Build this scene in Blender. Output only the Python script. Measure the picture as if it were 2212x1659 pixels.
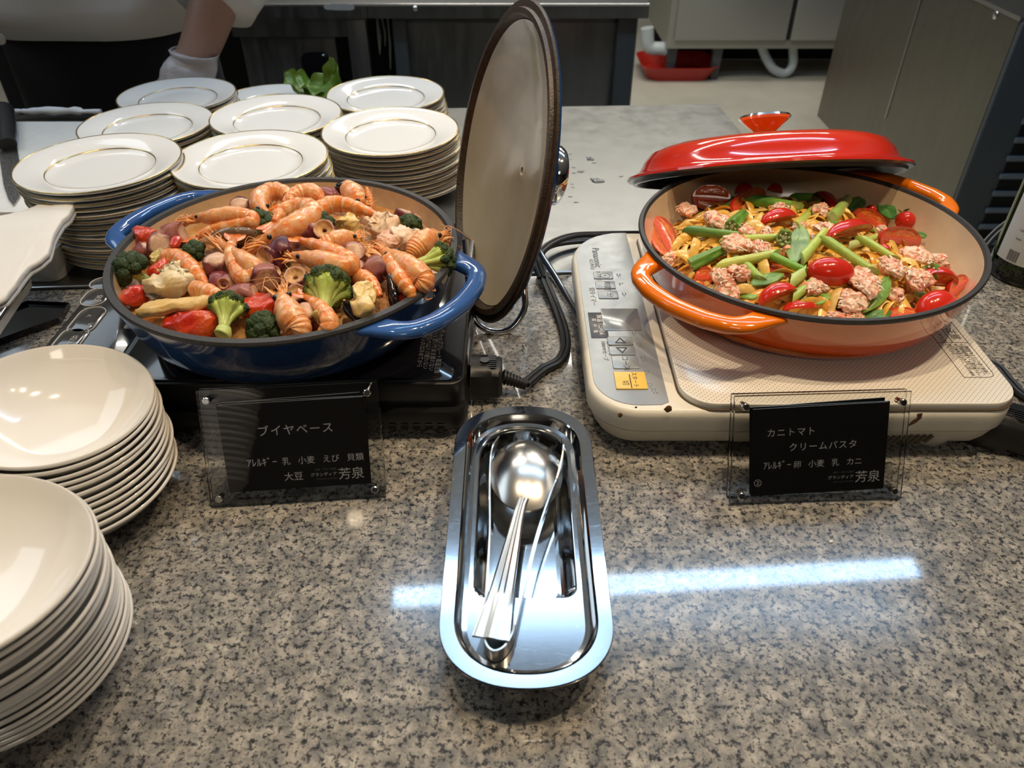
import bpy, bmesh, math, random
from mathutils import Vector, Matrix, noise
PI = math.pi
V3 = Vector
sc = bpy.context.scene
COL = sc.collection
for o in list(bpy.data.objects):
    bpy.data.objects.remove(o)
random.seed(7)

# ------------------------------------------------------------ camera
FPX, PITCH, CAMZ = 1660.0, math.radians(38), 0.43
cam = bpy.data.cameras.new('camera')
cam.sensor_width = 36
cam.lens = 36 * FPX / 2212
cam.clip_start = 0.02
cam.dof.use_dof = True
cam.dof.focus_distance = 0.66
cam.dof.aperture_fstop = 11.0
camo = bpy.data.objects.new('camera', cam)
COL.objects.link(camo)
camo.location = (0, 0, CAMZ)
camo.rotation_euler = (PI / 2 - PITCH, 0, 0)
sc.camera = camo

# ------------------------------------------------------------ world, lights, exposure
w = bpy.data.worlds.new('world')
sc.world = w
w.use_nodes = True
w.node_tree.nodes['Background'].inputs[0].default_value = (0.62, 0.66, 0.72, 1)
w.node_tree.nodes['Background'].inputs[1].default_value = 0.20
sc.view_settings.view_transform = 'Standard'
sc.view_settings.look = 'None'
sc.view_settings.exposure = 0.0
sc.view_settings.gamma = 1.0
sc.view_settings.use_curve_mapping = False
sc.cycles.max_bounces = 10
sc.cycles.transmission_bounces = 10
sc.cycles.sample_clamp_indirect = 6.0
sc.cycles.blur_glossy = 0.05


def light(name, kind, loc, target, energy, col, **kw):
    l = bpy.data.lights.new(name, kind)
    l.energy = energy
    l.color = col
    for k, v in kw.items():
        setattr(l, k, v)
    o = bpy.data.objects.new(name, l)
    COL.objects.link(o)
    o.location = loc
    o.rotation_euler = (V3(target) - V3(loc)).to_track_quat('-Z', 'Y').to_euler()
    return o


WARM = (1.0, 0.78, 0.52)
COOL = (0.48, 0.72, 1.0)
# the long cool tube whose mirror image lies on the granite
t_ = light('tube_lamp', 'AREA', (0.478, 1.56, 1.6), (0.478, 1.56, 0), 8.5, COOL, shape='RECTANGLE', size=1.71, size_y=0.075)
t_.rotation_euler = (0, 0, math.radians(4))
# warm downlights over the buffet
for i, (x, y, e) in enumerate([(0.72, 0.56, 35), (0.46, 0.44, 15), (0.08, 0.50, 33), (-0.36, 0.60, 20)]):
    light('warm_downlight', 'SPOT', (x, y, 1.55), (x * 0.9 - 0.2 if x > 0.3 else x - 0.1, 0.60, 0), e, WARM, spot_size=1.0, spot_blend=0.5, shadow_soft_size=0.022)
# the same fitting also sends light up to the ceiling
t2_ = light('tube_lamp_uplight', 'AREA', (0.478, 1.56, 1.62), (0.478, 1.56, 3), 7, COOL, shape='RECTANGLE', size=1.71, size_y=0.05)
light('hall_fill', 'AREA', (0.2, -1.6, 1.7), (0.2, -1.4, 0), 7, (1.0, 0.88, 0.72), shape='RECTANGLE', size=0.5, size_y=0.5)  # unseen warm fill, added to raise the ambient level
# kitchen ceiling lights, neutral
for (x, y, sx, sy, e) in [(-0.7, 2.5, 1.3, 0.06, 19), (0.9, 2.9, 1.3, 0.06, 17), (0.3, 3.9, 1.8, 0.5, 30)]:
    light('ceiling_strip', 'AREA', (x, y, 1.68), (x, y, 0), e, (1, 0.95, 0.86), shape='RECTANGLE', size=sx, size_y=sy)
light('cool_fill_panel', 'AREA', (-1.7, 1.5, 1.7), (-1.3, 1.4, 0), 24, (0.76, 0.89, 1.0), shape='RECTANGLE', size=2.2, size_y=1.6)  # added cool fill for the plates, not a known fitting


# ------------------------------------------------------------ geometry helpers
def at(u, v, z):
    """world point at height z that the photograph shows at pixel (u, v)"""
    a, b = (u - 1106) / FPX, (829.5 - v) / FPX
    d = V3((a, math.cos(PITCH) + b * math.sin(PITCH), -math.sin(PITCH) + b * math.cos(PITCH)))
    return V3((0, 0, CAMZ)) + d * ((z - CAMZ) / d.z)


def aty(u, v, y):
    a, b = (u - 1106) / FPX, (829.5 - v) / FPX
    d = V3((a, math.cos(PITCH) + b * math.sin(PITCH), -math.sin(PITCH) + b * math.cos(PITCH)))
    return V3((0, 0, CAMZ)) + d * (y / d.y)


def lerp(a, b, t):
    return a + (b - a) * t


def spline(pts, n):
    """Catmull-Rom through pts, n samples"""
    P = [V3(p) for p in pts]
    P = [P[0] * 2 - P[1]] + P + [P[-1] * 2 - P[-2]]
    m = len(P) - 3
    out = []
    for i in range(n):
        t = i / (n - 1) * m
        k = min(int(t), m - 1)
        t -= k
        a, b, c, d = P[k:k + 4]
        out.append(0.5 * ((2 * b) + (c - a) * t + (2 * a - 5 * b + 4 * c - d) * t * t + (3 * b - a - 3 * c + d) * t ** 3))
    return out


def prof(tab, t):
    """piecewise linear table [(t, value)...]"""
    for (a, x), (b, y) in zip(tab, tab[1:]):
        if t <= b:
            k = (t - a) / (b - a) if b > a else 0
            return lerp(x, y, min(1, max(0, k))) if not isinstance(x, tuple) else tuple(lerp(p, q, k) for p, q in zip(x, y))
    return tab[-1][1]


class MB:
    def __init__(s):
        s.v, s.f, s.c, s.m = [], [], [], []
        s.mi = 0

    def add(s, vs, fs, col=None):
        n = len(s.v)
        s.v += [tuple(p) for p in vs]
        s.f += [tuple(i + n for i in f) for f in fs]
        s.m += [s.mi] * len(fs)
        if callable(col):
            s.c += [col(V3(p)) for p in vs]
        elif isinstance(col, list):
            s.c += col
        else:
            s.c += [col or (1, 1, 1)] * len(vs)
        return s

    def loops(s, L, cap0=True, cap1=True, closed=True, col=None):
        n = len(L[0])
        vs = [p for l in L for p in l]
        fs = []
        for i in range(len(L) - 1):
            for j in range(n if closed else n - 1):
                k = (j + 1) % n
                fs.append((i * n + j, i * n + k, (i + 1) * n + k, (i + 1) * n + j))
        if cap0:
            fs.append(tuple(reversed(range(n))))
        if cap1:
            b = (len(L) - 1) * n
            fs.append(tuple(b + j for j in range(n)))
        return s.add(vs, fs, col)

    def box(s, x0, x1, y0, y1, z0, z1, bev=0.0):
        if bev:
            return s.rbox((x0 + x1) / 2, (y0 + y1) / 2, x1 - x0, y1 - y0, bev * 1.5, z0, z1, bev, 3)
        return s.loops([[(x0, y0, z), (x1, y0, z), (x1, y1, z), (x0, y1, z)] for z in (z0, z1)])

    def rbox(s, cx, cy, w_, d, r, z0, z1, bev=0.002, seg=6, botbev=True):
        prof_ = []
        if botbev:
            prof_ += [(bev, z0), (bev * 0.3, z0 + bev * 0.3), (0, z0 + bev)]
        else:
            prof_ += [(0, z0)]
        prof_ += [(0, z1 - bev), (bev * 0.3, z1 - bev * 0.3), (bev, z1)]
        return s.loops([rrect(cx, cy, w_ - 2 * i, d - 2 * i, max(r - i, 1e-4), z, seg) for i, z in prof_])

    def lathe(s, P, seg=48, cap0=False, cap1=False, axis=None, c=(0, 0, 0), col=None):
        L = []
        for (r, z) in P:
            L.append([(c[0] + r * math.cos(2 * PI * j / seg), c[1] + r * math.sin(2 * PI * j / seg), c[2] + z) for j in range(seg)])
        return s.loops(L, cap0, cap1, True, col)

    def tube(s, path, rad, seg=8, up=None, flat=1.0, cap=True, col=None, squash=None):
        """rad number or list; flat = height/width; col function of (t, angle)"""
        P = [V3(p) for p in path]
        n = len(P)
        R = [rad] * n if not hasattr(rad, '__len__') else rad
        T = [((P[min(i + 1, n - 1)] - P[max(i - 1, 0)])).normalized() for i in range(n)]
        u = V3(up) if up is not None else V3((0, 0, 1))
        if abs(T[0].dot(u)) > 0.98:
            u = V3((0, 1, 0.01))
        L, C = [], []
        nrm = (u - T[0] * T[0].dot(u)).normalized()
        for i in range(n):
            nrm = (nrm - T[i] * T[i].dot(nrm))
            if nrm.length < 1e-6:
                nrm = T[i].orthogonal()
            nrm.normalize()
            b = T[i].cross(nrm)
            fl = flat[i] if hasattr(flat, '__len__') else flat
            L.append([P[i] + b * (R[i] * math.cos(2 * PI * j / seg)) + nrm * (R[i] * fl * math.sin(2 * PI * j / seg)) for j in range(seg)])
            for j in range(seg):
                C.append(col(i / (n - 1), 2 * PI * j / seg) if callable(col) else (col or (1, 1, 1)))
        return s.loops(L, cap, cap, True, C)

    def ball(s, c, r, seg=12, rings=8, col=None, rot=None):
        r = V3((r, r, r)) if not hasattr(r, '__len__') else V3(r)
        vs = [V3((0, 0, -1))]
        for i in range(1, rings):
            a = -PI / 2 + PI * i / rings
            vs += [V3((math.cos(a) * math.cos(2 * PI * j / seg), math.cos(a) * math.sin(2 * PI * j / seg), math.sin(a))) for j in range(seg)]
        vs.append(V3((0, 0, 1)))
        out = []
        for p in vs:
            q = V3((p.x * r.x, p.y * r.y, p.z * r.z))
            if rot is not None:
                q = rot @ q
            out.append(q + V3(c))
        fs = [(0, 1 + (j + 1) % seg, 1 + j) for j in range(seg)]
        for i in range(rings - 2):
            for j in range(seg):
                k = (j + 1) % seg
                a = 1 + i * seg
                fs.append((a + j, a + k, a + seg + k, a + seg + j))
        a = 1 + (rings - 2) * seg
        fs += [(a + j, a + (j + 1) % seg, len(out) - 1) for j in range(seg)]
        return s.add(out, fs, col)

    def displace(s, amp, scale, seed=0, start=0):
        """push vertices along a noise vector"""
        for i in range(start, len(s.v)):
            p = V3(s.v[i])
            q = p * scale + V3((seed * 3.1, seed * 1.7, seed))
            s.v[i] = tuple(p + noise.noise_vector(q) * amp)
        return s

    def move(s, M, start=0):
        for i in range(start, len(s.v)):
            s.v[i] = tuple(M @ V3(s.v[i]))
        return s

    def build(s, name, mat, parent=None, smooth=True, sharp=None, M=None, loc=None):
        me = bpy.data.meshes.new(name)
        me.from_pydata(s.v, [], s.f)
        mats = mat if isinstance(mat, (list, tuple)) else [mat]
        for m_ in mats:
            me.materials.append(m_)
        me.polygons.foreach_set('use_smooth', [smooth] * len(me.polygons))
        me.polygons.foreach_set('material_index', s.m)
        ca = me.color_attributes.new('Col', 'FLOAT_COLOR', 'POINT')
        flat = []
        for c in s.c:
            flat += [c[0], c[1], c[2], 1.0]
        ca.data.foreach_set('color', flat)
        bm = bmesh.new()
        bm.from_mesh(me)
        bmesh.ops.recalc_face_normals(bm, faces=bm.faces)
        if smooth and sharp is not False:
            ang = math.radians(sharp or 42)
            for e in bm.edges:
                if len(e.link_faces) == 2 and e.calc_face_angle(0) > ang:
                    e.smooth = False
        bm.to_mesh(me)
        bm.free()
        o = bpy.data.objects.new(name, me)
        COL.objects.link(o)
        if parent is not None:
            o.parent = parent
        if M is not None:
            o.matrix_local = M
        if loc is not None:
            o.location = loc
        return o


def rrect(cx, cy, w_, d, r, z, seg=6):
    """rounded rectangle loop; r number"""
    out = []
    r = min(r, w_ / 2 - 1e-5, d / 2 - 1e-5)
    for (sx, sy, a0) in ((1, 1, 0), (-1, 1, 90), (-1, -1, 180), (1, -1, 270)):
        for k in range(seg + 1):
            a = math.radians(a0 + 90 * k / seg)
            out.append((cx + sx * (w_ / 2 - r) + r * math.cos(a), cy + sy * (d / 2 - r) + r * math.sin(a), z))
    return out


def tag(o, label, cat, group=None, kind=None):
    if label:
        o['label'] = label
    if cat:
        o['category'] = cat
    if group:
        o['group'] = group
    if kind:
        o['kind'] = kind
    return o


def thing(name, label, cat, loc=(0, 0, 0), rot=None, group=None, M=None):
    o = bpy.data.objects.new(name, None)
    o.empty_display_size = 0.02
    COL.objects.link(o)
    if M is not None:
        o.matrix_world = M
    else:
        o.location = loc
        if rot is not None:
            o.rotation_euler = rot
    return tag(o, label, cat, group)


def copy_tree(o, parent=None):
    c = o.copy()
    COL.objects.link(c)
    c.parent = parent
    for ch in list(o.children):
        copy_tree(ch, c)
    return c


def frame(p, q, roll=0.0, up=(0, 0, 1)):
    """matrix at the middle of p-q, local X along p->q, local Z near up, rolled"""
    p, q = V3(p), V3(q)
    x = (q - p).normalized()
    z = V3(up)
    z = (z - x * x.dot(z)).normalized()
    z = Matrix.Rotation(math.radians(roll), 3, x) @ z
    y = z.cross(x)
    M = Matrix((x, y, z)).transposed().to_4x4()
    M.translation = (p + q) / 2
    return M


def axis_frame(c, n, ref=(0, 0, 1)):
    """matrix at c with local Z along n"""
    z = V3(n).normalized()
    x = V3(ref).cross(z)
    if x.length < 1e-4:
        x = V3((1, 0, 0))
    x.normalize()
    y = z.cross(x)
    M = Matrix((x, y, z)).transposed().to_4x4()
    M.translation = V3(c)
    return M


# ------------------------------------------------------------ materials
def newmat(name):
    m = bpy.data.materials.new(name)
    m.use_nodes = True
    nt = m.node_tree
    return m, nt, nt.nodes['Principled BSDF']


def N(nt, kind, **kw):
    n = nt.nodes.new(kind)
    for k, v in kw.items():
        if k.startswith('i_'):
            n.inputs[k[2:].replace('_', ' ')].default_value = v
        else:
            setattr(n, k, v)
    return n


def ramp(nt, src, stops, interp='LINEAR'):
    r = nt.nodes.new('ShaderNodeValToRGB')
    r.color_ramp.interpolation = interp
    el = r.color_ramp.elements
    while len(el) < len(stops):
        el.new(0.5)
    for e, (p, c) in zip(el, stops):
        e.position = p
        e.color = (*c, 1) if len(c) == 3 else c
    nt.links.new(src, r.inputs[0])
    return r.outputs[0]


def mix(nt, fac, a, b, mode='MIX'):
    n = nt.nodes.new('ShaderNodeMix')
    n.data_type = 'RGBA'
    n.blend_type = mode
    for s, v in ((0, fac), (6, a), (7, b)):
        if isinstance(v, bpy.types.NodeSocket):
            nt.links.new(v, n.inputs[s])
        elif s == 0:
            n.inputs[0].default_value = v
        else:
            n.inputs[s].default_value = (*v, 1)
    return n.outputs[2]


def noise_(nt, scale, detail=3, rough=0.5, coord='Object', stretch=None, dist=0):
    tc = nt.nodes.new('ShaderNodeTexCoord')
    src = tc.outputs[coord]
    if stretch:
        mp = nt.nodes.new('ShaderNodeMapping')
        mp.inputs['Scale'].default_value = stretch
        nt.links.new(src, mp.inputs[0])
        src = mp.outputs[0]
    n = nt.nodes.new('ShaderNodeTexNoise')
    n.inputs['Scale'].default_value = scale
    n.inputs['Detail'].default_value = detail
    n.inputs['Roughness'].default_value = rough
    n.inputs['Distortion'].default_value = dist
    nt.links.new(src, n.inputs['Vector'])
    return n.outputs['Fac']


def bump(nt, bs, h, strength=0.2, dist=0.001):
    b = nt.nodes.new('ShaderNodeBump')
    b.inputs['Strength'].default_value = strength
    b.inputs['Distance'].default_value = dist
    nt.links.new(h, b.inputs['Height'])
    nt.links.new(b.outputs[0], bs.inputs['Normal'])


def simple(name, col, rough=0.5, metal=0.0, spec=0.5, coat=0.0, var=0.0, vscale=30, bmp=0.0, bscale=200, bdist=0.0005, sss=0.0, stretch=None, rvar=0.0, trans=0.0, ior=1.45, vcol=False, sheen=0.0):
    m, nt, b = newmat(name)
    b.inputs['Base Color'].default_value = (*col, 1)
    b.inputs['Roughness'].default_value = rough
    b.inputs['Metallic'].default_value = metal
    b.inputs['Specular IOR Level'].default_value = spec
    b.inputs['Coat Weight'].default_value = coat
    b.inputs['Coat Roughness'].default_value = 0.04
    b.inputs['Transmission Weight'].default_value = trans
    b.inputs['IOR'].default_value = ior
    b.inputs['Sheen Weight'].default_value = sheen
    if sss:
        b.inputs['Subsurface Weight'].default_value = sss
        b.inputs['Subsurface Radius'].default_value = (0.006, 0.003, 0.0015)
        b.inputs['Subsurface Scale'].default_value = 0.5
    src = None
    if vcol:
        a = nt.nodes.new('ShaderNodeVertexColor')
        a.layer_name = 'Col'
        src = a.outputs[0]
    if var:
        n = noise_(nt, vscale, 4, 0.6, stretch=stretch)
        d = ramp(nt, n, [(0.3, (1 - var,) * 3), (0.7, (1 + var * 0.4,) * 3)])
        src = mix(nt, 1.0, src if src else col, d, 'MULTIPLY')
    if src:
        nt.links.new(src, b.inputs['Base Color'])
    if rvar:
        n = noise_(nt, vscale * 1.7, 3, 0.6, stretch=stretch)
        r = ramp(nt, n, [(0.3, (max(0, rough - rvar),) * 3), (0.7, (min(1, rough + rvar),) * 3)])
        nt.links.new(r, b.inputs['Roughness'])
    if bmp:
        bump(nt, b, noise_(nt, bscale, 3, 0.6, stretch=stretch), bmp, bdist)
    return m


M = {}


def mat_granite():
    m, nt, b = newmat('speckled granite')
    n1 = noise_(nt, 70, 5, 0.65)
    base = ramp(nt, n1, [(0.30, (0.10, 0.098, 0.092)), (0.42, (0.205, 0.195, 0.176)), (0.55, (0.335, 0.310, 0.268)), (0.72, (0.47, 0.44, 0.39))])
    n2 = noise_(nt, 240, 5, 0.78)
    dark = ramp(nt, n2, [(0.515, (0, 0, 0)), (0.555, (0.85, 0.85, 0.85)), (0.64, (1, 1, 1))])
    n3 = noise_(nt, 95, 5, 0.75)
    grey = ramp(nt, n3, [(0.48, (0, 0, 0)), (0.60, (0.75,) * 3)])
    c = mix(nt, grey, base, (0.15, 0.15, 0.155))
    c = mix(nt, dark, c, (0.014, 0.016, 0.021))
    nt.links.new(c, b.inputs['Base Color'])
    b.inputs['Roughness'].default_value = 0.14
    b.inputs['Specular IOR Level'].default_value = 0.55
    r = ramp(nt, noise_(nt, 300, 3, 0.7), [(0.3, (0.16,) * 3), (0.7, (0.26,) * 3)])
    nt.links.new(r, b.inputs['Roughness'])
    b.inputs['Specular IOR Level'].default_value = 0.3
    b.inputs['Coat Weight'].default_value = 0.9
    b.inputs['Coat IOR'].default_value = 1.6
    b.inputs['Coat Roughness'].default_value = 0.05
    return m


def mat_dots():
    """white top plate printed with a fine dot grid"""
    m, nt, b = newmat('dotted white glass top')
    tc = nt.nodes.new('ShaderNodeTexCoord')
    sep = nt.nodes.new('ShaderNodeSeparateXYZ')
    nt.links.new(tc.outputs['Object'], sep.inputs[0])

    def ma(op, a, b_=None):
        n = nt.nodes.new('ShaderNodeMath')
        n.operation = op
        for i, v in enumerate((a, b_)):
            if v is None:
                continue
            if isinstance(v, bpy.types.NodeSocket):
                nt.links.new(v, n.inputs[i])
            else:
                n.inputs[i].default_value = v
        return n.outputs[0]
    P = 0.0042
    x = ma('DIVIDE', sep.outputs[0], P)
    y = ma('DIVIDE', sep.outputs[1], P)

    def cell(ox, oy):
        fx = ma('SUBTRACT', ma('FRACT', ma('ADD', x, ox)), 0.5)
        fy = ma('SUBTRACT', ma('FRACT', ma('ADD', y, oy)), 0.5)
        return ma('ADD', ma('MULTIPLY', fx, fx), ma('MULTIPLY', fy, fy))
    d = ma('MINIMUM', cell(50, 50), cell(50.5, 50.5))
    k = ma('LESS_THAN', d, 0.014)
    geo = nt.nodes.new('ShaderNodeNewGeometry')
    sn = nt.nodes.new('ShaderNodeSeparateXYZ')
    nt.links.new(geo.outputs['Normal'], sn.inputs[0])
    k = ma('MULTIPLY', k, ma('GREATER_THAN', sn.outputs[2], 0.97))
    c = mix(nt, k, (0.80, 0.76, 0.68), (0.28, 0.25, 0.22))
    nt.links.new(c, b.inputs['Base Color'])
    b.inputs['Roughness'].default_value = 0.22
    return m


def mat_volcanic():
    """orange enamel that turns red towards the bottom (object z)"""
    m, nt, b = newmat('orange to red enamel')
    tc = nt.nodes.new('ShaderNodeTexCoord')
    sep = nt.nodes.new('ShaderNodeSeparateXYZ')
    nt.links.new(tc.outputs['Object'], sep.inputs[0])
    mr = nt.nodes.new('ShaderNodeMapRange')
    mr.inputs['From Min'].default_value = 0.0
    mr.inputs['From Max'].default_value = 0.06
    nt.links.new(sep.outputs[2], mr.inputs[0])
    c = ramp(nt, mr.outputs[0], [(0.1, (0.62, 0.04, 0.008)), (0.75, (0.76, 0.16, 0.006))])
    nt.links.new(c, b.inputs['Base Color'])
    b.inputs['Roughness'].default_value = 0.1
    b.inputs['Coat Weight'].default_value = 0.6
    b.inputs['Coat Roughness'].default_value = 0.03
    return m


def mat_lid_red():
    m, nt, b = newmat('red enamel with reflected orange')
    tc = nt.nodes.new('ShaderNodeTexCoord')
    sep = nt.nodes.new('ShaderNodeSeparateXYZ')
    nt.links.new(tc.outputs['Object'], sep.inputs[0])
    mr = nt.nodes.new('ShaderNodeMapRange')
    mr.inputs['From Min'].default_value = 0.0
    mr.inputs['From Max'].default_value = 0.040
    nt.links.new(sep.outputs[2], mr.inputs[0])
    c = ramp(nt, mr.outputs[0], [(0.1, (0.56, 0.018, 0.008)), (0.7, (0.62, 0.03, 0.008)), (1.0, (0.70, 0.09, 0.008))])  # orange towards the top is reflected light painted into the enamel
    nt.links.new(c, b.inputs['Base Color'])
    b.inputs['Roughness'].default_value = 0.1
    b.inputs['Coat Weight'].default_value = 0.6
    return m


def mat_steel(name, col, rough, scratch=0.06, stretch=None, sc_=60, var=0.12):
    m, nt, b = newmat(name)
    b.inputs['Metallic'].default_value = 1.0
    n = noise_(nt, sc_, 5, 0.7, stretch=stretch)
    c = ramp(nt, n, [(0.3, tuple(x * (1 - var) for x in col)), (0.7, col)])
    nt.links.new(c, b.inputs['Base Color'])
    n2 = noise_(nt, sc_ * 3, 4, 0.75, stretch=stretch)
    r = ramp(nt, n2, [(0.35, (max(0.02, rough - scratch),) * 3), (0.7, (rough + scratch,) * 3)])
    nt.links.new(r, b.inputs['Roughness'])
    bump(nt, b, noise_(nt, 500, 2, 0.6, stretch=stretch), 0.02, 0.0001)
    return m


def mat_scratched():
    """polished steel with fine random scratches"""
    m, nt, b = newmat('scratched polished steel')
    b.inputs['Metallic'].default_value = 1.0
    b.inputs['Base Color'].default_value = (0.56, 0.57, 0.58, 1)
    h = None
    for k, (ang, sx) in enumerate([(20, 1), (75, 1), (130, 1), (165, 1)]):
        tc = nt.nodes.new('ShaderNodeTexCoord')
        mp = nt.nodes.new('ShaderNodeMapping')
        mp.inputs['Rotation'].default_value = (0, 0, math.radians(ang))
        mp.inputs['Scale'].default_value = (150, 5200, 150)
        mp.inputs['Location'].default_value = (k * 3.3, k * 1.1, 0)
        nt.links.new(tc.outputs['Object'], mp.inputs[0])
        n = nt.nodes.new('ShaderNodeTexNoise')
        n.inputs['Scale'].default_value = 1.0
        n.inputs['Detail'].default_value = 2
        nt.links.new(mp.outputs[0], n.inputs['Vector'])
        r = ramp(nt, n.outputs['Fac'], [(0.68, (0, 0, 0)), (0.74, (1, 1, 1))])
        h = r if h is None else mix(nt, 1.0, h, r, 'ADD')
    rr = mix(nt, h, (0.07, 0.07, 0.07), (0.22, 0.22, 0.22))
    nt.links.new(rr, b.inputs['Roughness'])
    return m


M['granite'] = mat_granite()
M['dots'] = mat_dots()
M['volcanic'] = mat_volcanic()
M['lidred'] = mat_lid_red()
M['steel_table'] = mat_steel('worn stainless worktop', (0.255, 0.255, 0.24), 0.34, 0.05, (1, 1, 1), 9, 0.08)
M['steel_grey'] = mat_steel('dull stainless panel', (0.24, 0.235, 0.20), 0.42, 0.06, (1, 1, 0.15), 20)
M['steel_dark'] = mat_steel('dark stainless panel', (0.22, 0.23, 0.235), 0.38, 0.08, (1, 1, 0.15), 12, 0.25)
M['steel_trim'] = simple('stainless trim', (0.55, 0.56, 0.57), 0.25, 1.0)
M['tray'] = mat_scratched()
M['polish'] = simple('polished cutlery steel', (0.58, 0.56, 0.53), 0.24, 1.0)
M['chrome'] = simple('chrome', (0.8, 0.8, 0.8), 0.07, 1.0)
M['black_glass'] = simple('black glass', (0.006, 0.006, 0.008), 0.09, coat=0.5)
M['black_plastic'] = simple('black plastic', (0.010, 0.010, 0.011), 0.32, bmp=0.08, bscale=900)
M['black_rubber'] = simple('black rubber', (0.014, 0.014, 0.015), 0.42)
M['dark_grey'] = simple('dark grey paint', (0.055, 0.062, 0.068), 0.4)
M['black_void'] = simple('black recess shade', (0.006, 0.006, 0.006), 0.8)  # near-black stands in for shade in gaps, recesses and under cabinets
M['white_plastic'] = simple('cream white plastic', (0.76, 0.72, 0.62), 0.32, var=0.06, vscale=60)
M['silver_panel'] = simple('silver printed panel', (0.33, 0.355, 0.365), 0.34, 0.35, rvar=0.06, vscale=60)
M['yellow_key'] = simple('yellow key', (0.80, 0.52, 0.10), 0.3)
M['lcd'] = simple('grey display window', (0.36, 0.38, 0.38), 0.18, 0.3)
M['ink_dark'] = simple('dark ink', (0.03, 0.03, 0.035), 0.5)
M['ink_grey'] = simple('grey ink', (0.13, 0.12, 0.11), 0.5)
M['ink_white'] = simple('white ink', (0.90, 0.88, 0.86), 0.5)
M['ink_faint'] = simple('faint grey ink', (0.16, 0.16, 0.17), 0.4)
M['stain'] = simple('brown burnt stain', (0.16, 0.07, 0.02), 0.5, var=0.4, vscale=500)
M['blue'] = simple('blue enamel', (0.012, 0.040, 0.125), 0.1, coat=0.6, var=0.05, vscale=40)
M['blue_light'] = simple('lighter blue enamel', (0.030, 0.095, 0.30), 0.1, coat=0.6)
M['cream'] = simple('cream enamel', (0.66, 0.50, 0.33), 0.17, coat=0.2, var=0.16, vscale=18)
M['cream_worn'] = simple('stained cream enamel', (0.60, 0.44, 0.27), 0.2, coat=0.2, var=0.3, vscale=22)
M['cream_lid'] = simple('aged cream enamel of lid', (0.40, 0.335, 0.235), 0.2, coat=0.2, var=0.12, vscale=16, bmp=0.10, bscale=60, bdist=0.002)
M['iron'] = simple('matt black iron rim', (0.035, 0.033, 0.033), 0.5, bmp=0.5, bscale=900, bdist=0.0006, var=0.4, vscale=500)
M['iron_brown'] = simple('burnt brown iron rim', (0.050, 0.030, 0.017), 0.35, bmp=0.6, bscale=600, bdist=0.0008, var=0.5, vscale=200)
M['orange'] = simple('orange enamel', (0.78, 0.175, 0.006), 0.1, coat=0.6)
M['porcelain'] = simple('white porcelain', (0.80, 0.81, 0.81), 0.09, coat=0.4)
M['melamine'] = simple('ivory white bowl glaze', (0.80, 0.77, 0.72), 0.1, coat=0.4)
M['gold'] = simple('gold band', (0.50, 0.36, 0.14), 0.25, 0.9, var=0.4, vscale=400)
M['cloth'] = simple('white cotton cloth', (0.78, 0.75, 0.70), 0.9, bmp=0.5, bscale=1400, bdist=0.0006, sheen=0.2)
M['towel'] = simple('white towel', (0.74, 0.76, 0.78), 0.95, bmp=0.6, bscale=900, bdist=0.001)
M['jacket'] = simple('white chef jacket cotton', (0.60, 0.565, 0.52), 0.9, bmp=0.3, bscale=1500, bdist=0.0004, var=0.06, vscale=7)
M['apron'] = simple('black apron cotton', (0.007, 0.006, 0.010), 0.9)
M['skin'] = simple('skin', (0.40, 0.235, 0.175), 0.5, sss=0.15, var=0.10, vscale=40)
M['glove'] = simple('thin translucent glove', (0.62, 0.58, 0.60), 0.35, bmp=0.5, bscale=120, bdist=0.003)
M['board'] = simple('white cutting board', (0.76, 0.76, 0.74), 0.5, var=0.05, vscale=60)
M['knife'] = mat_steel('worn knife blade', (0.40, 0.38, 0.36), 0.3, 0.1, (1, 1, 1), 160, 0.35)
M['floor'] = simple('beige kitchen floor', (0.46, 0.435, 0.36), 0.35, var=0.14, vscale=4)
M['ceiling'] = simple('ceiling paint', (0.70, 0.72, 0.74), 0.8, var=0.05, vscale=3)
M['wall'] = simple('grey kitchen wall', (0.34, 0.34, 0.33), 0.5, var=0.06, vscale=3)
M['red_tray'] = simple('red plastic tray', (0.36, 0.02, 0.012), 0.35)
M['hose'] = simple('pale hose', (0.42, 0.46, 0.47), 0.4)
M['paper'] = simple('white paper label', (0.72, 0.72, 0.71), 0.5)
M['card'] = simple('black printed card', (0.010, 0.009, 0.010), 0.45, spec=0.25)
M['card_edge'] = simple('white card edge', (0.75, 0.74, 0.72), 0.6)
M['lettuce'] = simple('green lettuce', (0.10, 0.22, 0.02), 0.35, var=0.4, vscale=60, sss=0.1, bmp=0.4, bscale=300, bdist=0.002)
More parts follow.
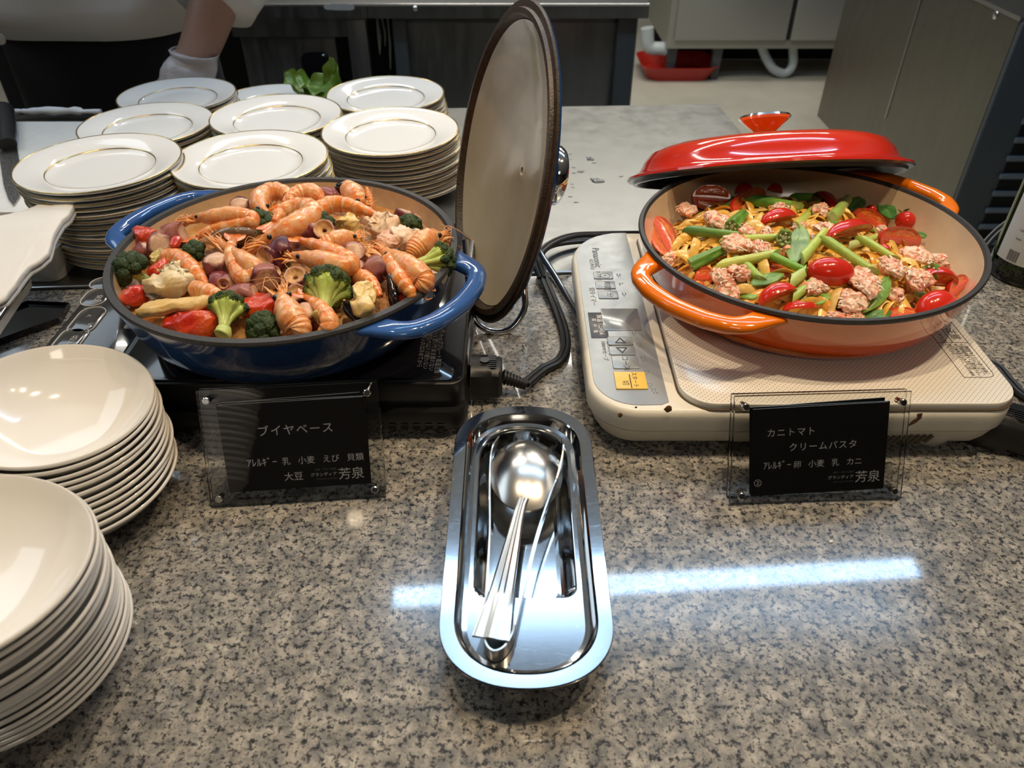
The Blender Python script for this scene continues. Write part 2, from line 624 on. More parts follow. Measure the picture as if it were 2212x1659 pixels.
# food that carries its own colours per vertex
M['food'] = simple('wet cooked food', (1, 1, 1), 0.30, vcol=True, var=0.16, vscale=330, bmp=0.35, bscale=700, bdist=0.0006, sss=0.12)
def mat_shell():
    m, nt, b = newmat('shrimp shell')
    a = nt.nodes.new('ShaderNodeVertexColor')
    a.layer_name = 'Col'
    n1 = ramp(nt, noise_(nt, 130, 6, 0.8), [(0.47, (0, 0, 0)), (0.66, (0.65,) * 3)])
    c = mix(nt, n1, a.outputs[0], (0.82, 0.52, 0.28))
    n2 = ramp(nt, noise_(nt, 120, 6, 0.8, stretch=(1, 1.3, 1), dist=0.4), [(0.46, (0, 0, 0)), (0.64, (0.85,) * 3)])
    c = mix(nt, n2, c, (0.72, 0.15, 0.010))
    n3 = ramp(nt, noise_(nt, 420, 3, 0.7), [(0.54, (0, 0, 0)), (0.64, (0.7,) * 3)])
    c = mix(nt, n3, c, (0.80, 0.34, 0.02))
    nt.links.new(c, b.inputs['Base Color'])
    b.inputs['Roughness'].default_value = 0.2
    b.inputs['Coat Weight'].default_value = 0.4
    b.inputs['Subsurface Weight'].default_value = 0.12
    b.inputs['Subsurface Radius'].default_value = (0.006, 0.003, 0.0015)
    b.inputs['Subsurface Scale'].default_value = 0.4
    bump(nt, b, noise_(nt, 420, 4, 0.7), 0.4, 0.0007)
    return m


M['shell'] = mat_shell()
M['rough_food'] = simple('flaky cooked food', (1, 1, 1), 0.38, vcol=True, var=0.12, vscale=420, bmp=0.5, bscale=620, bdist=0.0008, sss=0.25)
M['broc'] = simple('broccoli', (1, 1, 1), 0.42, vcol=True, var=0.3, vscale=700, bmp=0.8, bscale=1300, bdist=0.0008)
M['tom_skin'] = simple('tomato skin', (0.60, 0.026, 0.012), 0.16, coat=0.25, var=0.12, vscale=90, sss=0.1)
M['tom_flesh'] = simple('tomato flesh', (1, 1, 1), 0.16, vcol=True, var=0.25, vscale=420, bmp=0.6, bscale=500, bdist=0.0009, sss=0.2, coat=0.5)
M['pasta'] = simple('sauced fettuccine', (1, 1, 1), 0.25, vcol=True, var=0.22, vscale=200, bmp=0.3, bscale=400, bdist=0.0006, sss=0.15, coat=0.25)
M['eye'] = simple('black shrimp eye', (0.006, 0.006, 0.008), 0.12, coat=0.5)
M['mussel'] = simple('black mussel shell', (0.012, 0.011, 0.014), 0.16, coat=0.4, var=0.4, vscale=120)
M['clam'] = simple('brown grey clam shell', (0.17, 0.115, 0.075), 0.16, coat=0.5, var=0.3, vscale=120)


def mat_broth():
    m, nt, b = newmat('orange broth')
    n = noise_(nt, 60, 5, 0.65)
    c = ramp(nt, n, [(0.3, (0.30, 0.10, 0.025)), (0.55, (0.46, 0.22, 0.06)), (0.75, (0.58, 0.36, 0.14))])
    nt.links.new(c, b.inputs['Base Color'])
    b.inputs['Roughness'].default_value = 0.08
    b.inputs['Coat Weight'].default_value = 0.5
    bump(nt, b, noise_(nt, 120, 3, 0.6), 0.35, 0.002)
    return m


M['broth'] = mat_broth()


def mat_glass(name, col, ior, rough=0.0):
    m, nt, b = newmat(name)
    b.inputs['Base Color'].default_value = (*col, 1)
    b.inputs['Transmission Weight'].default_value = 1.0
    b.inputs['IOR'].default_value = ior
    b.inputs['Roughness'].default_value = rough
    return m


M['acrylic'] = mat_glass('clear acrylic', (0.97, 0.98, 0.97), 1.47)
M['bottle'] = mat_glass('dark green bottle glass', (0.16, 0.22, 0.02), 1.5, 0.02)
M['water'] = mat_glass('water drop', (1, 1, 1), 1.33)


def text(name, s, size, mat, parent, M_, align='LEFT', ext=0.00008, shear=0.0, space=1.0, aspect=1.0):
    cu = bpy.data.curves.new(name, 'FONT')
    cu.body = s
    cu.size = size
    cu.align_x = align
    cu.extrude = ext
    cu.shear = shear
    cu.space_character = space
    cu.resolution_u = 2
    tmp = bpy.data.objects.new(name + '_tmp', cu)
    COL.objects.link(tmp)
    dg = bpy.context.evaluated_depsgraph_get()
    dg.update()
    me = bpy.data.meshes.new_from_object(tmp.evaluated_get(dg))
    bpy.data.objects.remove(tmp)
    bpy.data.curves.remove(cu)
    me.materials.clear()
    me.materials.append(mat)
    me.name = name
    o = bpy.data.objects.new(name, me)
    COL.objects.link(o)
    o.parent = parent
    o.matrix_local = M_ @ Matrix.Diagonal((aspect, 1, 1, 1))
    return o


# ============================================================ SETTING
FZ = -0.85
def struct(o):
    o['kind'] = 'structure'
    return o


struct(MB().box(-5, 6, -2.5, 7.0, FZ - 0.05, FZ).build('floor', M['floor'], smooth=False))
struct(MB().box(-5, 6, -2.5, 7.0, 1.75, 1.8).build('ceiling', M['ceiling'], smooth=False))
struct(MB().box(-5, 6, 7.0, 7.1, FZ, 1.75).build('wall_back', M['wall'], smooth=False))
struct(MB().box(-5.1, -5, -2.5, 7.1, FZ, 1.75).build('wall_left', M['wall'], smooth=False))
struct(MB().box(6, 6.1, -2.5, 7.1, FZ, 1.75).build('wall_right', M['wall'], smooth=False))

struct(MB().box(-5, 6, -2.6, -2.5, FZ, 1.75).build('wall_front', simple('dark brown hall wall', (0.06, 0.045, 0.035), 0.6), smooth=False))

# ---- granite counter; its back edge runs slightly askew
def seam(x):
    return 0.745 + 0.059 * x


gx0, gx1 = -1.5, 1.6
g = MB()
top = [(gx0, -0.12), (gx1, -0.12), (gx1, seam(gx1)), (gx0, seam(gx0))]
g.loops([[(x, y, -0.04) for x, y in top], [(x, y, -0.0015) for x, y in top],
         [(x + (0.0015 if x < 0 else -0.0015), y + (0.0015 if y < 0 else -0.0015), 0) for x, y in top]])
o = g.build('granite_counter', M['granite'], smooth=False)
tag(o, 'beige and black speckled polished granite counter slab under everything in front', 'counter')
o = MB().box(gx0, gx1, -0.05, 0.66, FZ, -0.041).build('counter_base', M['wall'], smooth=False)
tag(o, 'grey base cabinet carrying the speckled granite counter', 'cabinet')

# ---- stainless work table behind
tb = thing('steel_worktable', 'brushed stainless steel worktable behind the granite, carrying the plate stacks', 'table', (0, 0, 0))
xr0 = at(1550, 225, 0)
far0 = at(100, 247, 0)
sl = (xr0.y - far0.y) / (xr0.x - far0.x)
XR = 0.385
def fary(x):
    return xr0.y + sl * (x - xr0.x)
pl = [(-1.5, seam(-1.5) + 0.002), (XR, seam(XR) + 0.002), (xr0.x, fary(xr0.x)), (-1.5, fary(-1.5))]
g = MB().loops([[(x, y, z) for x, y in pl] for z in (-0.035, -0.001)], col=None)
g.loops([[(x, y, z) for x, y in pl] for z in (-0.001, 0.0)])
g.build('table_top', M['steel_table'], tb, smooth=False)
# bright folded lip along the seam
g = MB()
g.tube([(-1.5, seam(-1.5) + 0.003, 0.0005), (XR, seam(XR) + 0.003, 0.0005)], 0.0022, 8)
g.build('edge_lip', M['steel_trim'], tb)
for (x, y) in ((XR - 0.05, 0.85), (XR - 0.07, 1.25), (-1.2, 0.80), (-1.2, 1.15)):
    MB().box(x - 0.02, x + 0.02, y - 0.02, y + 0.02, FZ, -0.036).build('leg', M['steel_trim'], tb, smooth=False)
# water drops lying on the table
for i, (u, v, r) in enumerate([(1284, 387, 9), (1292, 392, 13), (1272, 340, 6), (1276, 345, 8), (1240, 362, 4), (1240, 374, 4), (1341, 381, 4), (1236, 398, 3),
                              (1283, 352, 4), (1233, 345, 3), (1231, 333, 3), (1255, 371, 7), (1341, 253, 3), (1232, 425, 4), (1237, 405, 3), (1245, 437, 4)]):
    p = at(u, v, 0.0)
    r *= 0.00042
    w_ = MB().ball((0, 0, 0), (r * 1.7, r * 1.1, r * 0.28), 14, 8).displace(r * 0.35, 160, i).build('water_drop', M['water'], loc=(p.x, p.y, 0.0002))
    tag(w_, {0: 'long water drop left of the largest one on the steel table', 1: 'largest clear water drop on the steel table right of the blue lid', 12: 'lone tiny water drop near the far edge of the steel table', 6: 'lone tiny water drop right of the others on the steel table'}.get(i, 'small clear water drop right of the blue lid on the steel table'), 'water drop', 'water drops on the steel table')


# ---- dark kitchen counter at the back left
Y0 = 2.25
def bx(name, u0, v0, u1, v1, y, depth, mat, par, bev=0.0):
    a, b_ = aty(u0, v0, y), aty(u1, v1, y)
    return MB().box(min(a.x, b_.x), max(a.x, b_.x), y, y + depth, min(a.z, b_.z), max(a.z, b_.z), bev).build(name, mat, par, smooth=bool(bev))


ct = thing('kitchen_counter', 'long dark stainless kitchen counter across the back left', 'counter')
a = aty(-300, 10, Y0)
b_ = aty(1405, 10, Y0)
ztop = aty(1000, 8, Y0).z
zf = aty(1000, 40, Y0).z
MB().box(a.x, b_.x, Y0, Y0 + 0.75, ztop - 0.006, ztop, 0.002).build('counter_top', M['steel_trim'], ct)
MB().box(a.x, aty(792, 10, Y0).x - 0.001, Y0 + 0.001, Y0 + 0.03, zf, ztop - 0.0065).build('fascia', M['steel_dark'], ct, smooth=False)
MB().box(aty(792, 10, Y0).x + 0.001, b_.x - 0.002, Y0 + 0.001, Y0 + 0.03, zf, ztop - 0.0065).build('fascia', M['steel_dark'], ct, smooth=False)
for (u0, u1, nm, mt, dy) in [(878, 1332, 'panel', 'steel_dark', 0.05), (520, 725, 'panel', 'steel_dark', 0.06), (1332, 1372, 'post', 'dark_grey', 0.02),
                             (752, 795, 'post', 'steel_dark', 0.02), (850, 880, 'post', 'dark_grey', 0.03)]:
    x0, x1 = aty(u0, 90, Y0 + dy).x, aty(u1, 90, Y0 + dy).x
    MB().box(x0, x1, Y0 + dy, Y0 + dy + 0.03, FZ + 0.02, zf - 0.001, 0.003).build(nm, M[mt], ct)
x0, x1 = aty(500, 70, Y0 + 0.03).x, aty(752, 70, Y0 + 0.03).x
MB().box(x0, x1, Y0 + 0.035, Y0 + 0.055, zf - 0.055, zf - 0.001).build('rail', M['steel_dark'], ct, smooth=False)
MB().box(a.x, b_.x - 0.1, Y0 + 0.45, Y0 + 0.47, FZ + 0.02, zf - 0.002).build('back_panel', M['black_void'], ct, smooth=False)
x1 = b_.x
MB().box(x1 - 0.05, x1 - 0.02, Y0 + 0.06, Y0 + 0.7, FZ + 0.02, zf - 0.002).build('side_panel', M['steel_dark'], ct, smooth=False)
p = aty(897, 18, Y0 - 0.001)
MB().ball((p.x, Y0 - 0.001, p.z), 0.008, 12, 8).build('screw', M['steel_trim'], ct)
# torn grey tape left on the fascia
p0, p1 = aty(700, 7, Y0), aty(766, 23, Y0)
g = MB()
rr_ = random.Random(3)
Lp = []
for k in range(28):
    t = 2 * PI * k / 28
    x = (p0.x + p1.x) / 2 + (p1.x - p0.x) / 2 * math.cos(t) * (1 + 0.07 * rr_.random())
    z = (p0.z + p1.z) / 2 + (p0.z - p1.z) / 2 * (abs(math.sin(t)) ** 0.6) * math.copysign(1, math.sin(t)) * (0.8 + 0.3 * rr_.random())
    Lp.append((x, z))
g.loops([[(x, Y0 - dy, z) for x, z in Lp] for dy in (0.0, -0.0006 + 0.0012)])
g.build('tape_scrap', simple('grey tape', (0.36, 0.38, 0.39), 0.6), ct, smooth=False)
# dark hanging towels / utensils behind the posts
for i, (u, v0, v1, wd) in enumerate([(815, 35, 118, 7), (838, 40, 150, 5), (826, 40, 100, 4)]):
    p0, p1 = aty(u, v0, Y0 + 0.2), aty(u + 6, v1, Y0 + 0.2)
    g = MB().tube([p0, p0 * 0.5 + p1 * 0.5 + V3((0.004, 0, 0)), p1], [0.004, wd * 0.0012, 0.002], 10)
    tag(g.build('hanging_utensil', M['steel_trim']), ['longest blurred steel utensil hanging under the back counter', 'steel utensil nearest the dark post under the back counter', 'short steel utensil between two others under the back counter'][[1, 0, 2][i]], 'utensil', 'utensils under the back counter')
# black rounded control box on the panel
x0, x1 = aty(646, 120, Y0 + 0.03).x, aty(706, 120, Y0 + 0.03).x
z1 = aty(670, 116, Y0 + 0.03).z
g = MB().loops([rrect(0, 0, x1 - x0 - i, 0.22 - i, 0.02, z, 5) for i, z in ((0, 0), (0, 0.02), (0.006, 0.024))])
bxo = thing('wall_box', 'black rounded rectangular box on the dark cabinet behind the lettuce', 'box')
bo = g.build('housing', M['black_glass'], bxo)
bo.matrix_local = Matrix.Translation(((x0 + x1) / 2, Y0 + 0.059, z1 - 0.11)) @ Matrix.Rotation(PI / 2, 4, 'X')

# ---- stainless cabinet at the back right
Y1 = at(1440, 180, FZ).y
cb = thing('back_cabinet', 'grey stainless cabinet on black legs at the back wall, two doors', 'cabinet')
pL, pR = aty(1441, 107, Y1), aty(1900, 107, Y1)
zb = pL.z
MB().box(pL.x, pR.x + 0.3, Y1 + 0.02, Y1 + 0.8, zb, 0.02).build('body', simple('grey green stainless', (0.34, 0.335, 0.29), 0.42, 0.6), cb, smooth=False)
dm = simple('stainless door skin', (0.33, 0.335, 0.32), 0.4, 0.7)
for (u0, u1) in ((1456, 1697), (1707, 1990)):
    x0, x1 = aty(u0, 90, Y1).x, aty(u1, 90, Y1).x
    MB().box(x0, x1, Y1, Y1 + 0.019, zb + 0.045, 0.0, 0.003).build('door', dm, cb)
x0 = aty(1702, 90, Y1).x
MB().box(x0 - 0.013, x0 + 0.009, Y1 + 0.012, Y1 + 0.0195, zb + 0.045, 0.0).build('gap_strip', M['black_void'], cb, smooth=False)
for u in (1453, 1551):
    p = aty(u, 150, Y1)
    g = MB().loops([rrect(p.x, Y1 + 0.08, s_, s_, 0.006, z) for s_, z in ((0.04, FZ), (0.055, zb - 0.001))])
    g.build('leg', M['dark_grey'], cb)
MB().box(pL.x, pR.x, Y1 + 0.45, Y1 + 0.47, FZ + 0.005, zb - 0.001).build('back_plate', M['black_void'], cb, smooth=False)  # black sheet stands in for the shade under the cabinet
# red tray on the floor below
p = at(1464, 172, FZ)
q0, q1 = at(1386, 160, FZ), at(1546, 158, FZ)
rt = thing('floor_tray', 'red plastic tray on the floor below the back cabinet', 'tray', (p.x, Y1 + 0.13, FZ))
wd = q1.x - q0.x
MB().loops([rrect(0, 0.05, wd * a_, 0.36 * a_, 0.07, z, 5) for a_, z in ((0.80, 0.0), (0.98, 0.07), (1.0, 0.075), (0.96, 0.075), (0.78, 0.012))]).build('basin', M['red_tray'], rt)
# hose and pipes
P = [aty(u, v, Y1 + 0.1) for u, v in ((1645, 100), (1655, 125), (1672, 150), (1696, 158), (1712, 140), (1713, 100))]
tag(MB().tube(spline(P, 30), 0.024, 12).build('drain_hose', M['hose']), 'pale drain hose looping down under the back cabinet', 'hose')
P = [aty(u, v, Y1 + 0.1) for u, v in ((1398, 60), (1402, 100), (1430, 105), (1440, 108))]
tag(MB().tube(spline(P, 20), 0.035, 12).build('wall_pipe', M['hose']), 'thick grey pipe bending beside the left leg of the back cabinet', 'pipe')
P = [aty(u, v, Y1 + 0.3) for u, v in ((1545, 148), (1600, 157), (1660, 160), (1785, 160))]
tag(MB().tube(spline(P, 20), 0.012, 8).build('gas_pipe', M['steel_dark']), 'thin grey pipe lying low behind the cabinet legs', 'pipe')
p = aty(1545, 130, Y1 + 0.2)
vb = MB().lathe([(0.0, -0.02), (0.018, -0.02), (0.02, 0.0), (0.018, 0.03), (0, 0.03)], 14).build('gas_valve', M['orange'], loc=p)
tag(vb, 'small orange valve under the back cabinet', 'valve')

# ---- undercounter refrigerator at the right, its side panel faces left
pn = at(1765, 250, -0.76)
FX = pn.x
def ony(u, v):
    """point of plane X = FX seen at the pixel"""
    a, b2 = (u - 1106) / FPX, (829.5 - v) / FPX
    d = V3((a, math.cos(PITCH) + b2 * math.sin(PITCH), -math.sin(PITCH) + b2 * math.cos(PITCH)))
    return V3((0, 0, CAMZ)) + d * (FX / d.x)


q = ony(2206, 36)
yn, zt = q.y, q.z
yf = pn.y
fr = thing('undercounter_fridge', 'big grey steel appliance at the right with louvred front', 'appliance', (FX, yn, FZ))
hz = zt - FZ
MB().box(0.0, 1.2, 0.0, yf - yn, 0.09, hz - 0.012).build('body', M['steel_grey'], fr, smooth=False)
MB().box(-0.004, 1.2, -0.006, yf - yn, hz - 0.011, hz).build('top', M['steel_trim'], fr, smooth=False)
s_ = ony(1990, 0)
MB().box(-0.0035, -0.0002, s_.y - yn - 0.003, s_.y - yn + 0.003, 0.30, hz - 0.012).build('panel_seam', M['steel_trim'], fr, smooth=False)
s_ = ony(2151, 32)
MB().ball((-0.002, s_.y - yn, s_.z - FZ), (0.003, 0.012, 0.012), 12, 8).build('screw', M['chrome'], fr)
MB().box(0.0, 1.2, -0.02, -0.001, 0.06, hz - 0.012, 0.003).build('front_frame', M['dark_grey'], fr)
k0 = aty(2135, 300, yn - 0.03)
lx = 0.11
MB().box(lx, 1.1, -0.0215, -0.0202, 0.09, hz - 0.09).build('grille_recess', M['black_void'], fr, smooth=False)
for i in range(11):
    z = 0.11 + i * (hz - 0.22) / 10
    MB().box(lx - 0.01, 1.1, -0.034, -0.022, z - 0.006, z + 0.010, 0.003).build('louvre', simple('slate grey slat', (0.13, 0.15, 0.17), 0.35) if i == 0 else bpy.data.materials['slate grey slat'], fr)
for (x, y) in ((0.06, 0.06), (0.06, yf - yn - 0.08), (1.1, 0.06)):
    MB().lathe([(0, 0), (0.02, 0), (0.02, 0.088), (0, 0.088)], 12, c=(x, y, 0)).build('foot', M['black_rubber'], fr)


# ============================================================ PANS
def pan(name, label, cx, cy, zb, h, R, ang, mats, tilt=None, rw=0.0080):
    t = thing(name, label, 'pan', (cx, cy, zb))
    if tilt:
        t.rotation_euler = tilt
    ext, inn, rimm, hm = mats
    out = [(0.0, 0.0), (R * 0.77, 0.0), (R * 0.80, 0.001), (R * 0.845, 0.005), (R * 0.90, h * 0.24), (R * 0.945, h * 0.50), (R * 0.98, h * 0.80), (R - 0.0005, h - 0.004)]
    MB().lathe(out, 120).build('body', ext, t)
    ins = [(R - rw, h - 0.0025), (R * 0.935, h * 0.72), (R * 0.89, h * 0.48), (R * 0.83, h * 0.26), (R * 0.76, 0.009), (R * 0.70, 0.006), (0.0, 0.006)]
    MB().lathe(ins, 120).build('interior', inn, t)
    MB().lathe([(R - 0.0005, h - 0.004), (R + 0.0002, h - 0.002), (R - 0.0008, h), (R - rw + 0.0018, h + 0.0003), (R - rw, h - 0.0025)], 120).build('rim', rimm, t)
    for a0 in (ang, ang + 180):
        L = []
        nA = 96
        for i in range(nA + 1):
            off = -30.0 + 60.0 * i / nA
            ao = abs(off)
            ro = R + prof([(0, 0.0350), (10, 0.0335), (16, 0.0300), (19.5, 0.0255), (22, 0.0200), (24, 0.0135), (26.5, 0.0060), (30, -0.0022)], ao)
            s_ = min(1.0, max(0.0, (ao - 13.5) / 5.5))
            ri = lerp(ro - 0.0165, R - 0.0042, 1 - math.sqrt(1 - s_ * s_))
            ri = min(ri, ro - 0.0012)
            rc, hw = (ro + ri) / 2, (ro - ri) / 2
            ht = prof([(0, 0.0062), (14, 0.0060), (20, 0.0052), (26, 0.0036), (30, 0.0020)], ao)
            zc_ = h - 0.0085 + prof([(0, -0.0005), (20, 0.0), (30, 0.001)], ao)
            a_ = math.radians(a0 + off)
            ring = []
            for j in range(20):
                ph = 2 * PI * j / 20
                cx_, sx_ = math.cos(ph), math.sin(ph)
                x_ = rc + hw * math.copysign(abs(cx_) ** 0.75, cx_)
                ring.append((x_ * math.cos(a_), x_ * math.sin(a_), zc_ + ht * math.copysign(abs(sx_) ** 0.8, sx_)))
            L.append(ring)
        MB().loops(L).build('handle', hm, t, sharp=60)
    return t


BC = V3((-0.197, 0.605, 0.05))
OC = V3((0.2685, 0.636, 0.05))
BR, ORR, PH = 0.1497, 0.1508, 0.060
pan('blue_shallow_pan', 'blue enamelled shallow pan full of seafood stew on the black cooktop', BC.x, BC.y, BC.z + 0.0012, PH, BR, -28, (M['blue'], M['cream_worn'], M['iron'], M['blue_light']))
pan('orange_shallow_pan', 'orange enamelled shallow pan full of crab pasta on the white cooktop', OC.x, OC.y, OC.z + 0.0030, PH - 0.002, ORR, -141, (M['volcanic'], M['cream'], M['iron'], M['orange']), (0, math.radians(-1.1), 0), rw=0.0056)


# ============================================================ LIDS
def lid(name, label, c, n, R, H, mats, knob_mat, rim_w, rise=0.035, capz=0.80):
    """local Z is the outward axis of the dome, rim plane at z=0"""
    t = thing(name, label, 'lid', M=axis_frame(c, n))
    ext, inn, rimm = mats
    steep = H > 0.03
    e = [(R, 0.001), (R - 0.001, 0.0035), (R - 0.008, 0.0055), (R - rim_w + 0.004, 0.0075), (R - rim_w, 0.010), (R - rim_w - 0.004, H * 0.5), (R - rim_w - 0.012, H * 0.78),
         (R - rim_w - 0.026, H * 0.93), (R - rim_w - 0.045, H * 0.985), (R * 0.4, H), (0.0, H)]
    if not steep:
        e = [(R, 0.001), (R - 0.001, 0.0030), (R - 0.010, 0.0050), (R * 0.80, H * 0.42), (R * 0.60, H * 0.70), (R * 0.35, H * 0.92), (0.0, H)]
        i_shape = [(R - rim_w - 0.001, 0.0020), (R * 0.80, H * 0.30), (R * 0.60, H * 0.56), (R * 0.35, H * 0.76), (0.012, H * 0.82), (0.008, H * 0.80), (0.004, H * 0.80), (0.003, H * 0.86), (0, H * 0.86)]
    MB().lathe(e, 120).build('dome', ext, t)
    i_ = [(R - rim_w - 0.001, 0.0035), (R - rim_w - 0.007, H * 0.42), (R - rim_w - 0.016, H * 0.70), (R - rim_w - 0.034, H * 0.82), (R * 0.4, H * 0.86), (0.012, H * 0.86), (0.008, H * 0.84), (0.004, H * 0.84), (0.003, H * 0.88), (0, H * 0.88)]
    if not steep:
        i_ = i_shape
    MB().lathe(i_, 120).build('inner_face', inn, t)
    MB().lathe([(R, 0.001), (R - 0.0015, -0.0006), (R - rim_w * 0.45, -0.001), (R - rim_w * 0.52, -0.004), (R - rim_w * 0.8, -0.004), (R - rim_w - 0.001, 0.0035)], 120).build('rim', rimm, t)
    k = MB().lathe([(0.0, H), (0.013, H), (0.0115, H + 0.006), (0.0125, H + 0.012), (0.018, H + rise * capz * 0.75), (0.0245, H + rise * capz), (0.0250, H + rise * (capz + 0.05)), (0, H + rise * (capz + 0.05))], 40).build('knob', knob_mat, t)
    MB().lathe([(0.0, H + rise * (capz + 0.05)), (0.0255, H + rise * (capz + 0.03)), (0.0278, H + rise * (capz + 0.12)), (0.0278, H + rise * 0.92), (0.0262, H + rise), (0.018, H + rise * 1.05), (0.0, H + rise * 1.06)], 40).build('knob_cap', M['chrome'], k)
    return t


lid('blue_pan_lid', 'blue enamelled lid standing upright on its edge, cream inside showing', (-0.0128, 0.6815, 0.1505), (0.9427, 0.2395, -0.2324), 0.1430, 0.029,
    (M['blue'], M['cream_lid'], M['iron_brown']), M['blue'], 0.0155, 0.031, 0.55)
lid('red_pan_lid', 'red enamelled lid with orange knob tilted on the back of the orange pan', (0.2794, 0.8150, 0.0865), (-0.0341, 0.4686, 0.8828), 0.1500, 0.036,
    (M['lidred'], simple('black enamel inside', (0.02, 0.02, 0.021), 0.25), simple('grey black enamel rim', (0.05, 0.055, 0.06), 0.25)), M['orange'], 0.014, 0.028)

# wire stand holding the blue lid
ws = thing('lid_stand', 'bent chrome wire stand holding up the blue lid', 'stand', (0, 0, 0))
def wire(name, pts, r=0.0032, n=60, mt='chrome', par=None, seg=10):
    return MB().tube(spline(pts, n), r, seg).build(name, M[mt], par)
a = at(1012, 600, 0.055); b2 = at(1016, 670, 0.02); c2 = at(1050, 712, 0.004); d2 = at(1100, 712, 0.004); e2 = at(1132, 670, 0.02); f2 = at(1133, 620, 0.04)
wire('cradle_loop', [a + V3((-0.003, 0.02, 0.03)), a, b2, c2, d2, e2, f2, f2 + V3((0.0, 0.04, 0.05))], 0.0033, 70, par=ws)
g0, g1, g2 = at(1158, 530, 0.05), at(1200, 600, 0.03), at(1262, 705, 0.004)
wire('side_rail', [g0 + V3((-0.01, 0.02, 0.03)), g0, g1, g2], 0.0035, 40, par=ws)
wire('base_wire', [g2, g2 + V3((-0.004, 0.02, 0)), at(1160, 575, 0.0035), at(1010, 640, 0.0035), c2 + V3((0, 0.03, 0))], 0.0030, 50, par=ws)


# ============================================================ BLACK COOKTOP
bx0, bx1, by0, by1 = -0.402, -0.0385, 0.487, 0.775
kt = thing('black_cooktop', 'black portable induction cooktop under the blue pan', 'cooktop', (0, 0, 0))
MB().rbox((bx0 + bx1) / 2, (by0 + by1) / 2, bx1 - bx0, by1 - by0, 0.012, 0.020, 0.0495, 0.003, 5).build('housing', M['black_plastic'], kt)
MB().loops([rrect((bx0 + bx1) / 2, (by0 + by1) / 2 - 0.004, bx1 - bx0 + w_, by1 - by0 + w_ + 0.006, 0.014, z, 5) for w_, z in ((-0.02, 0.004), (0.002, 0.008), (0.004, 0.020), (0.0, 0.0255))]).build('base', M['black_plastic'], kt)
MB().rbox((bx0 + 0.075 + bx1) / 2 + 0.001, (by0 + by1) / 2, bx1 - bx0 - 0.080, by1 - by0 - 0.006, 0.010, 0.0493, 0.0510, 0.0006, 4).build('glass_plate', M['black_glass'], kt)
MB().rbox(bx0 + 0.038, (by0 + by1) / 2, 0.070, by1 - by0 - 0.008, 0.008, 0.0493, 0.0502, 0.0004, 4).build('control_panel', simple('glossy dark control film', (0.02, 0.02, 0.021), 0.16, coat=0.4), kt)
ringm = simple('pale grey key outline', (0.42, 0.41, 0.39), 0.3)
keym = simple('dark key', (0.035, 0.035, 0.036), 0.12, coat=0.5)
for i, (u, v, L_) in enumerate([(208, 642, 0.030), (188, 692, 0.042), (152, 734, 0.036), (222, 612, 0.02)]):
    p = at(u, v, 0.0503)
    k = MB().loops([rrect(p.x, p.y, 0.022 - i2, L_ - i2, 0.010, z, 5) for i2, z in ((0, 0.0500), (0, 0.0507), (0.004, 0.0512))]).build('key', keym, kt)
    L_pts = rrect(p.x, p.y, 0.0235, L_ + 0.0015, 0.011, 0.0506, 5)
    MB().tube([V3(q_) for q_ in L_pts] + [V3(L_pts[0])], 0.0006, 6, cap=False).build('key_outline', ringm, k)
for u, v, s in ((206, 645, '保温'), (188, 682, '∧'), (190, 700, '∨'), (150, 735, '切/入')):
    p = at(u, v, 0.0514)
    text('key_mark', s, 0.0065, ringm, kt, Matrix.Translation(p) @ Matrix.Rotation(-PI / 2, 4, 'Z'), 'CENTER', 0.0001)
MB().rbox(bx0 + 0.066, 0.60, 0.016, 0.07, 0.003, 0.0500, 0.0508, 0.0003, 3).build('display_window', simple('brown grey display', (0.16, 0.145, 0.13), 0.3), kt)
for x in (-0.38, -0.06):
    for y in (by0 + 0.02, by1 - 0.03):
        MB().lathe([(0, 0), (0.009, 0), (0.010, 0.005), (0, 0.005)], 16, c=(x, y, 0)).build('foot', M['black_rubber'], kt)
# caution print at the right of the glass
for i, s in enumerate(['注意 トッププレート高温注意', 'なべを置いたまま離れない', '専用なべ以外は使わない', 'お手入れは冷めてから']):
    p = at(952 - i * 13, 705 + i * 4, 0.0512)
    text('caution_print', s, 0.0052, M['ink_faint'], kt, Matrix.Translation(p) @ Matrix.Rotation(-PI / 2, 4, 'Z'), 'LEFT', 0.00004)
for i in range(9):
    x = bx1 - 0.02 - i * 0.010
    MB().box(x - 0.003, x + 0.003, by0 - 0.0105, by0 - 0.0085, 0.010, 0.0105 + 0.004).build('vent_slot', M['black_void'], kt, smooth=False)

# power plug of the black cooktop and its cord
pg = at(1040, 808, 0.022)
pgt = thing('power_plug', 'black moulded plug on the right side of the black cooktop', 'plug', (pg.x, pg.y, 0))
x0 = bx1 + 0.003 - pg.x
g = MB().loops([[(x0 + t * 0.0, y, z) for y, z in ((-0.016, 0.006), (0.016, 0.006), (0.017, 0.012), (0.016, 0.031), (0.010, 0.036), (-0.010, 0.036), (-0.016, 0.031), (-0.017, 0.012))] for t in (0,)] +
               [[(x, y * k, 0.021 + (z - 0.021) * k) for y, z in ((-0.016, 0.006), (0.016, 0.006), (0.017, 0.012), (0.016, 0.031), (0.010, 0.036), (-0.010, 0.036), (-0.016, 0.031), (-0.017, 0.012))] for x, k in ((x0 + 0.014, 1.0), (x0 + 0.018, 0.86), (x0 + 0.024, 0.92), (x0 + 0.027, 0.80))])
g.build('plug_body', M['black_rubber'], pgt)
for i in range(9):
    MB().box(x0 + 0.008, x0 + 0.022, -0.009 + i * 0.0022, -0.0080 + i * 0.0022, 0.034 - 0.001, 0.0372 - abs(i - 4) * 0.0004).build('grip_rib', M['black_plastic'], pgt, smooth=False)
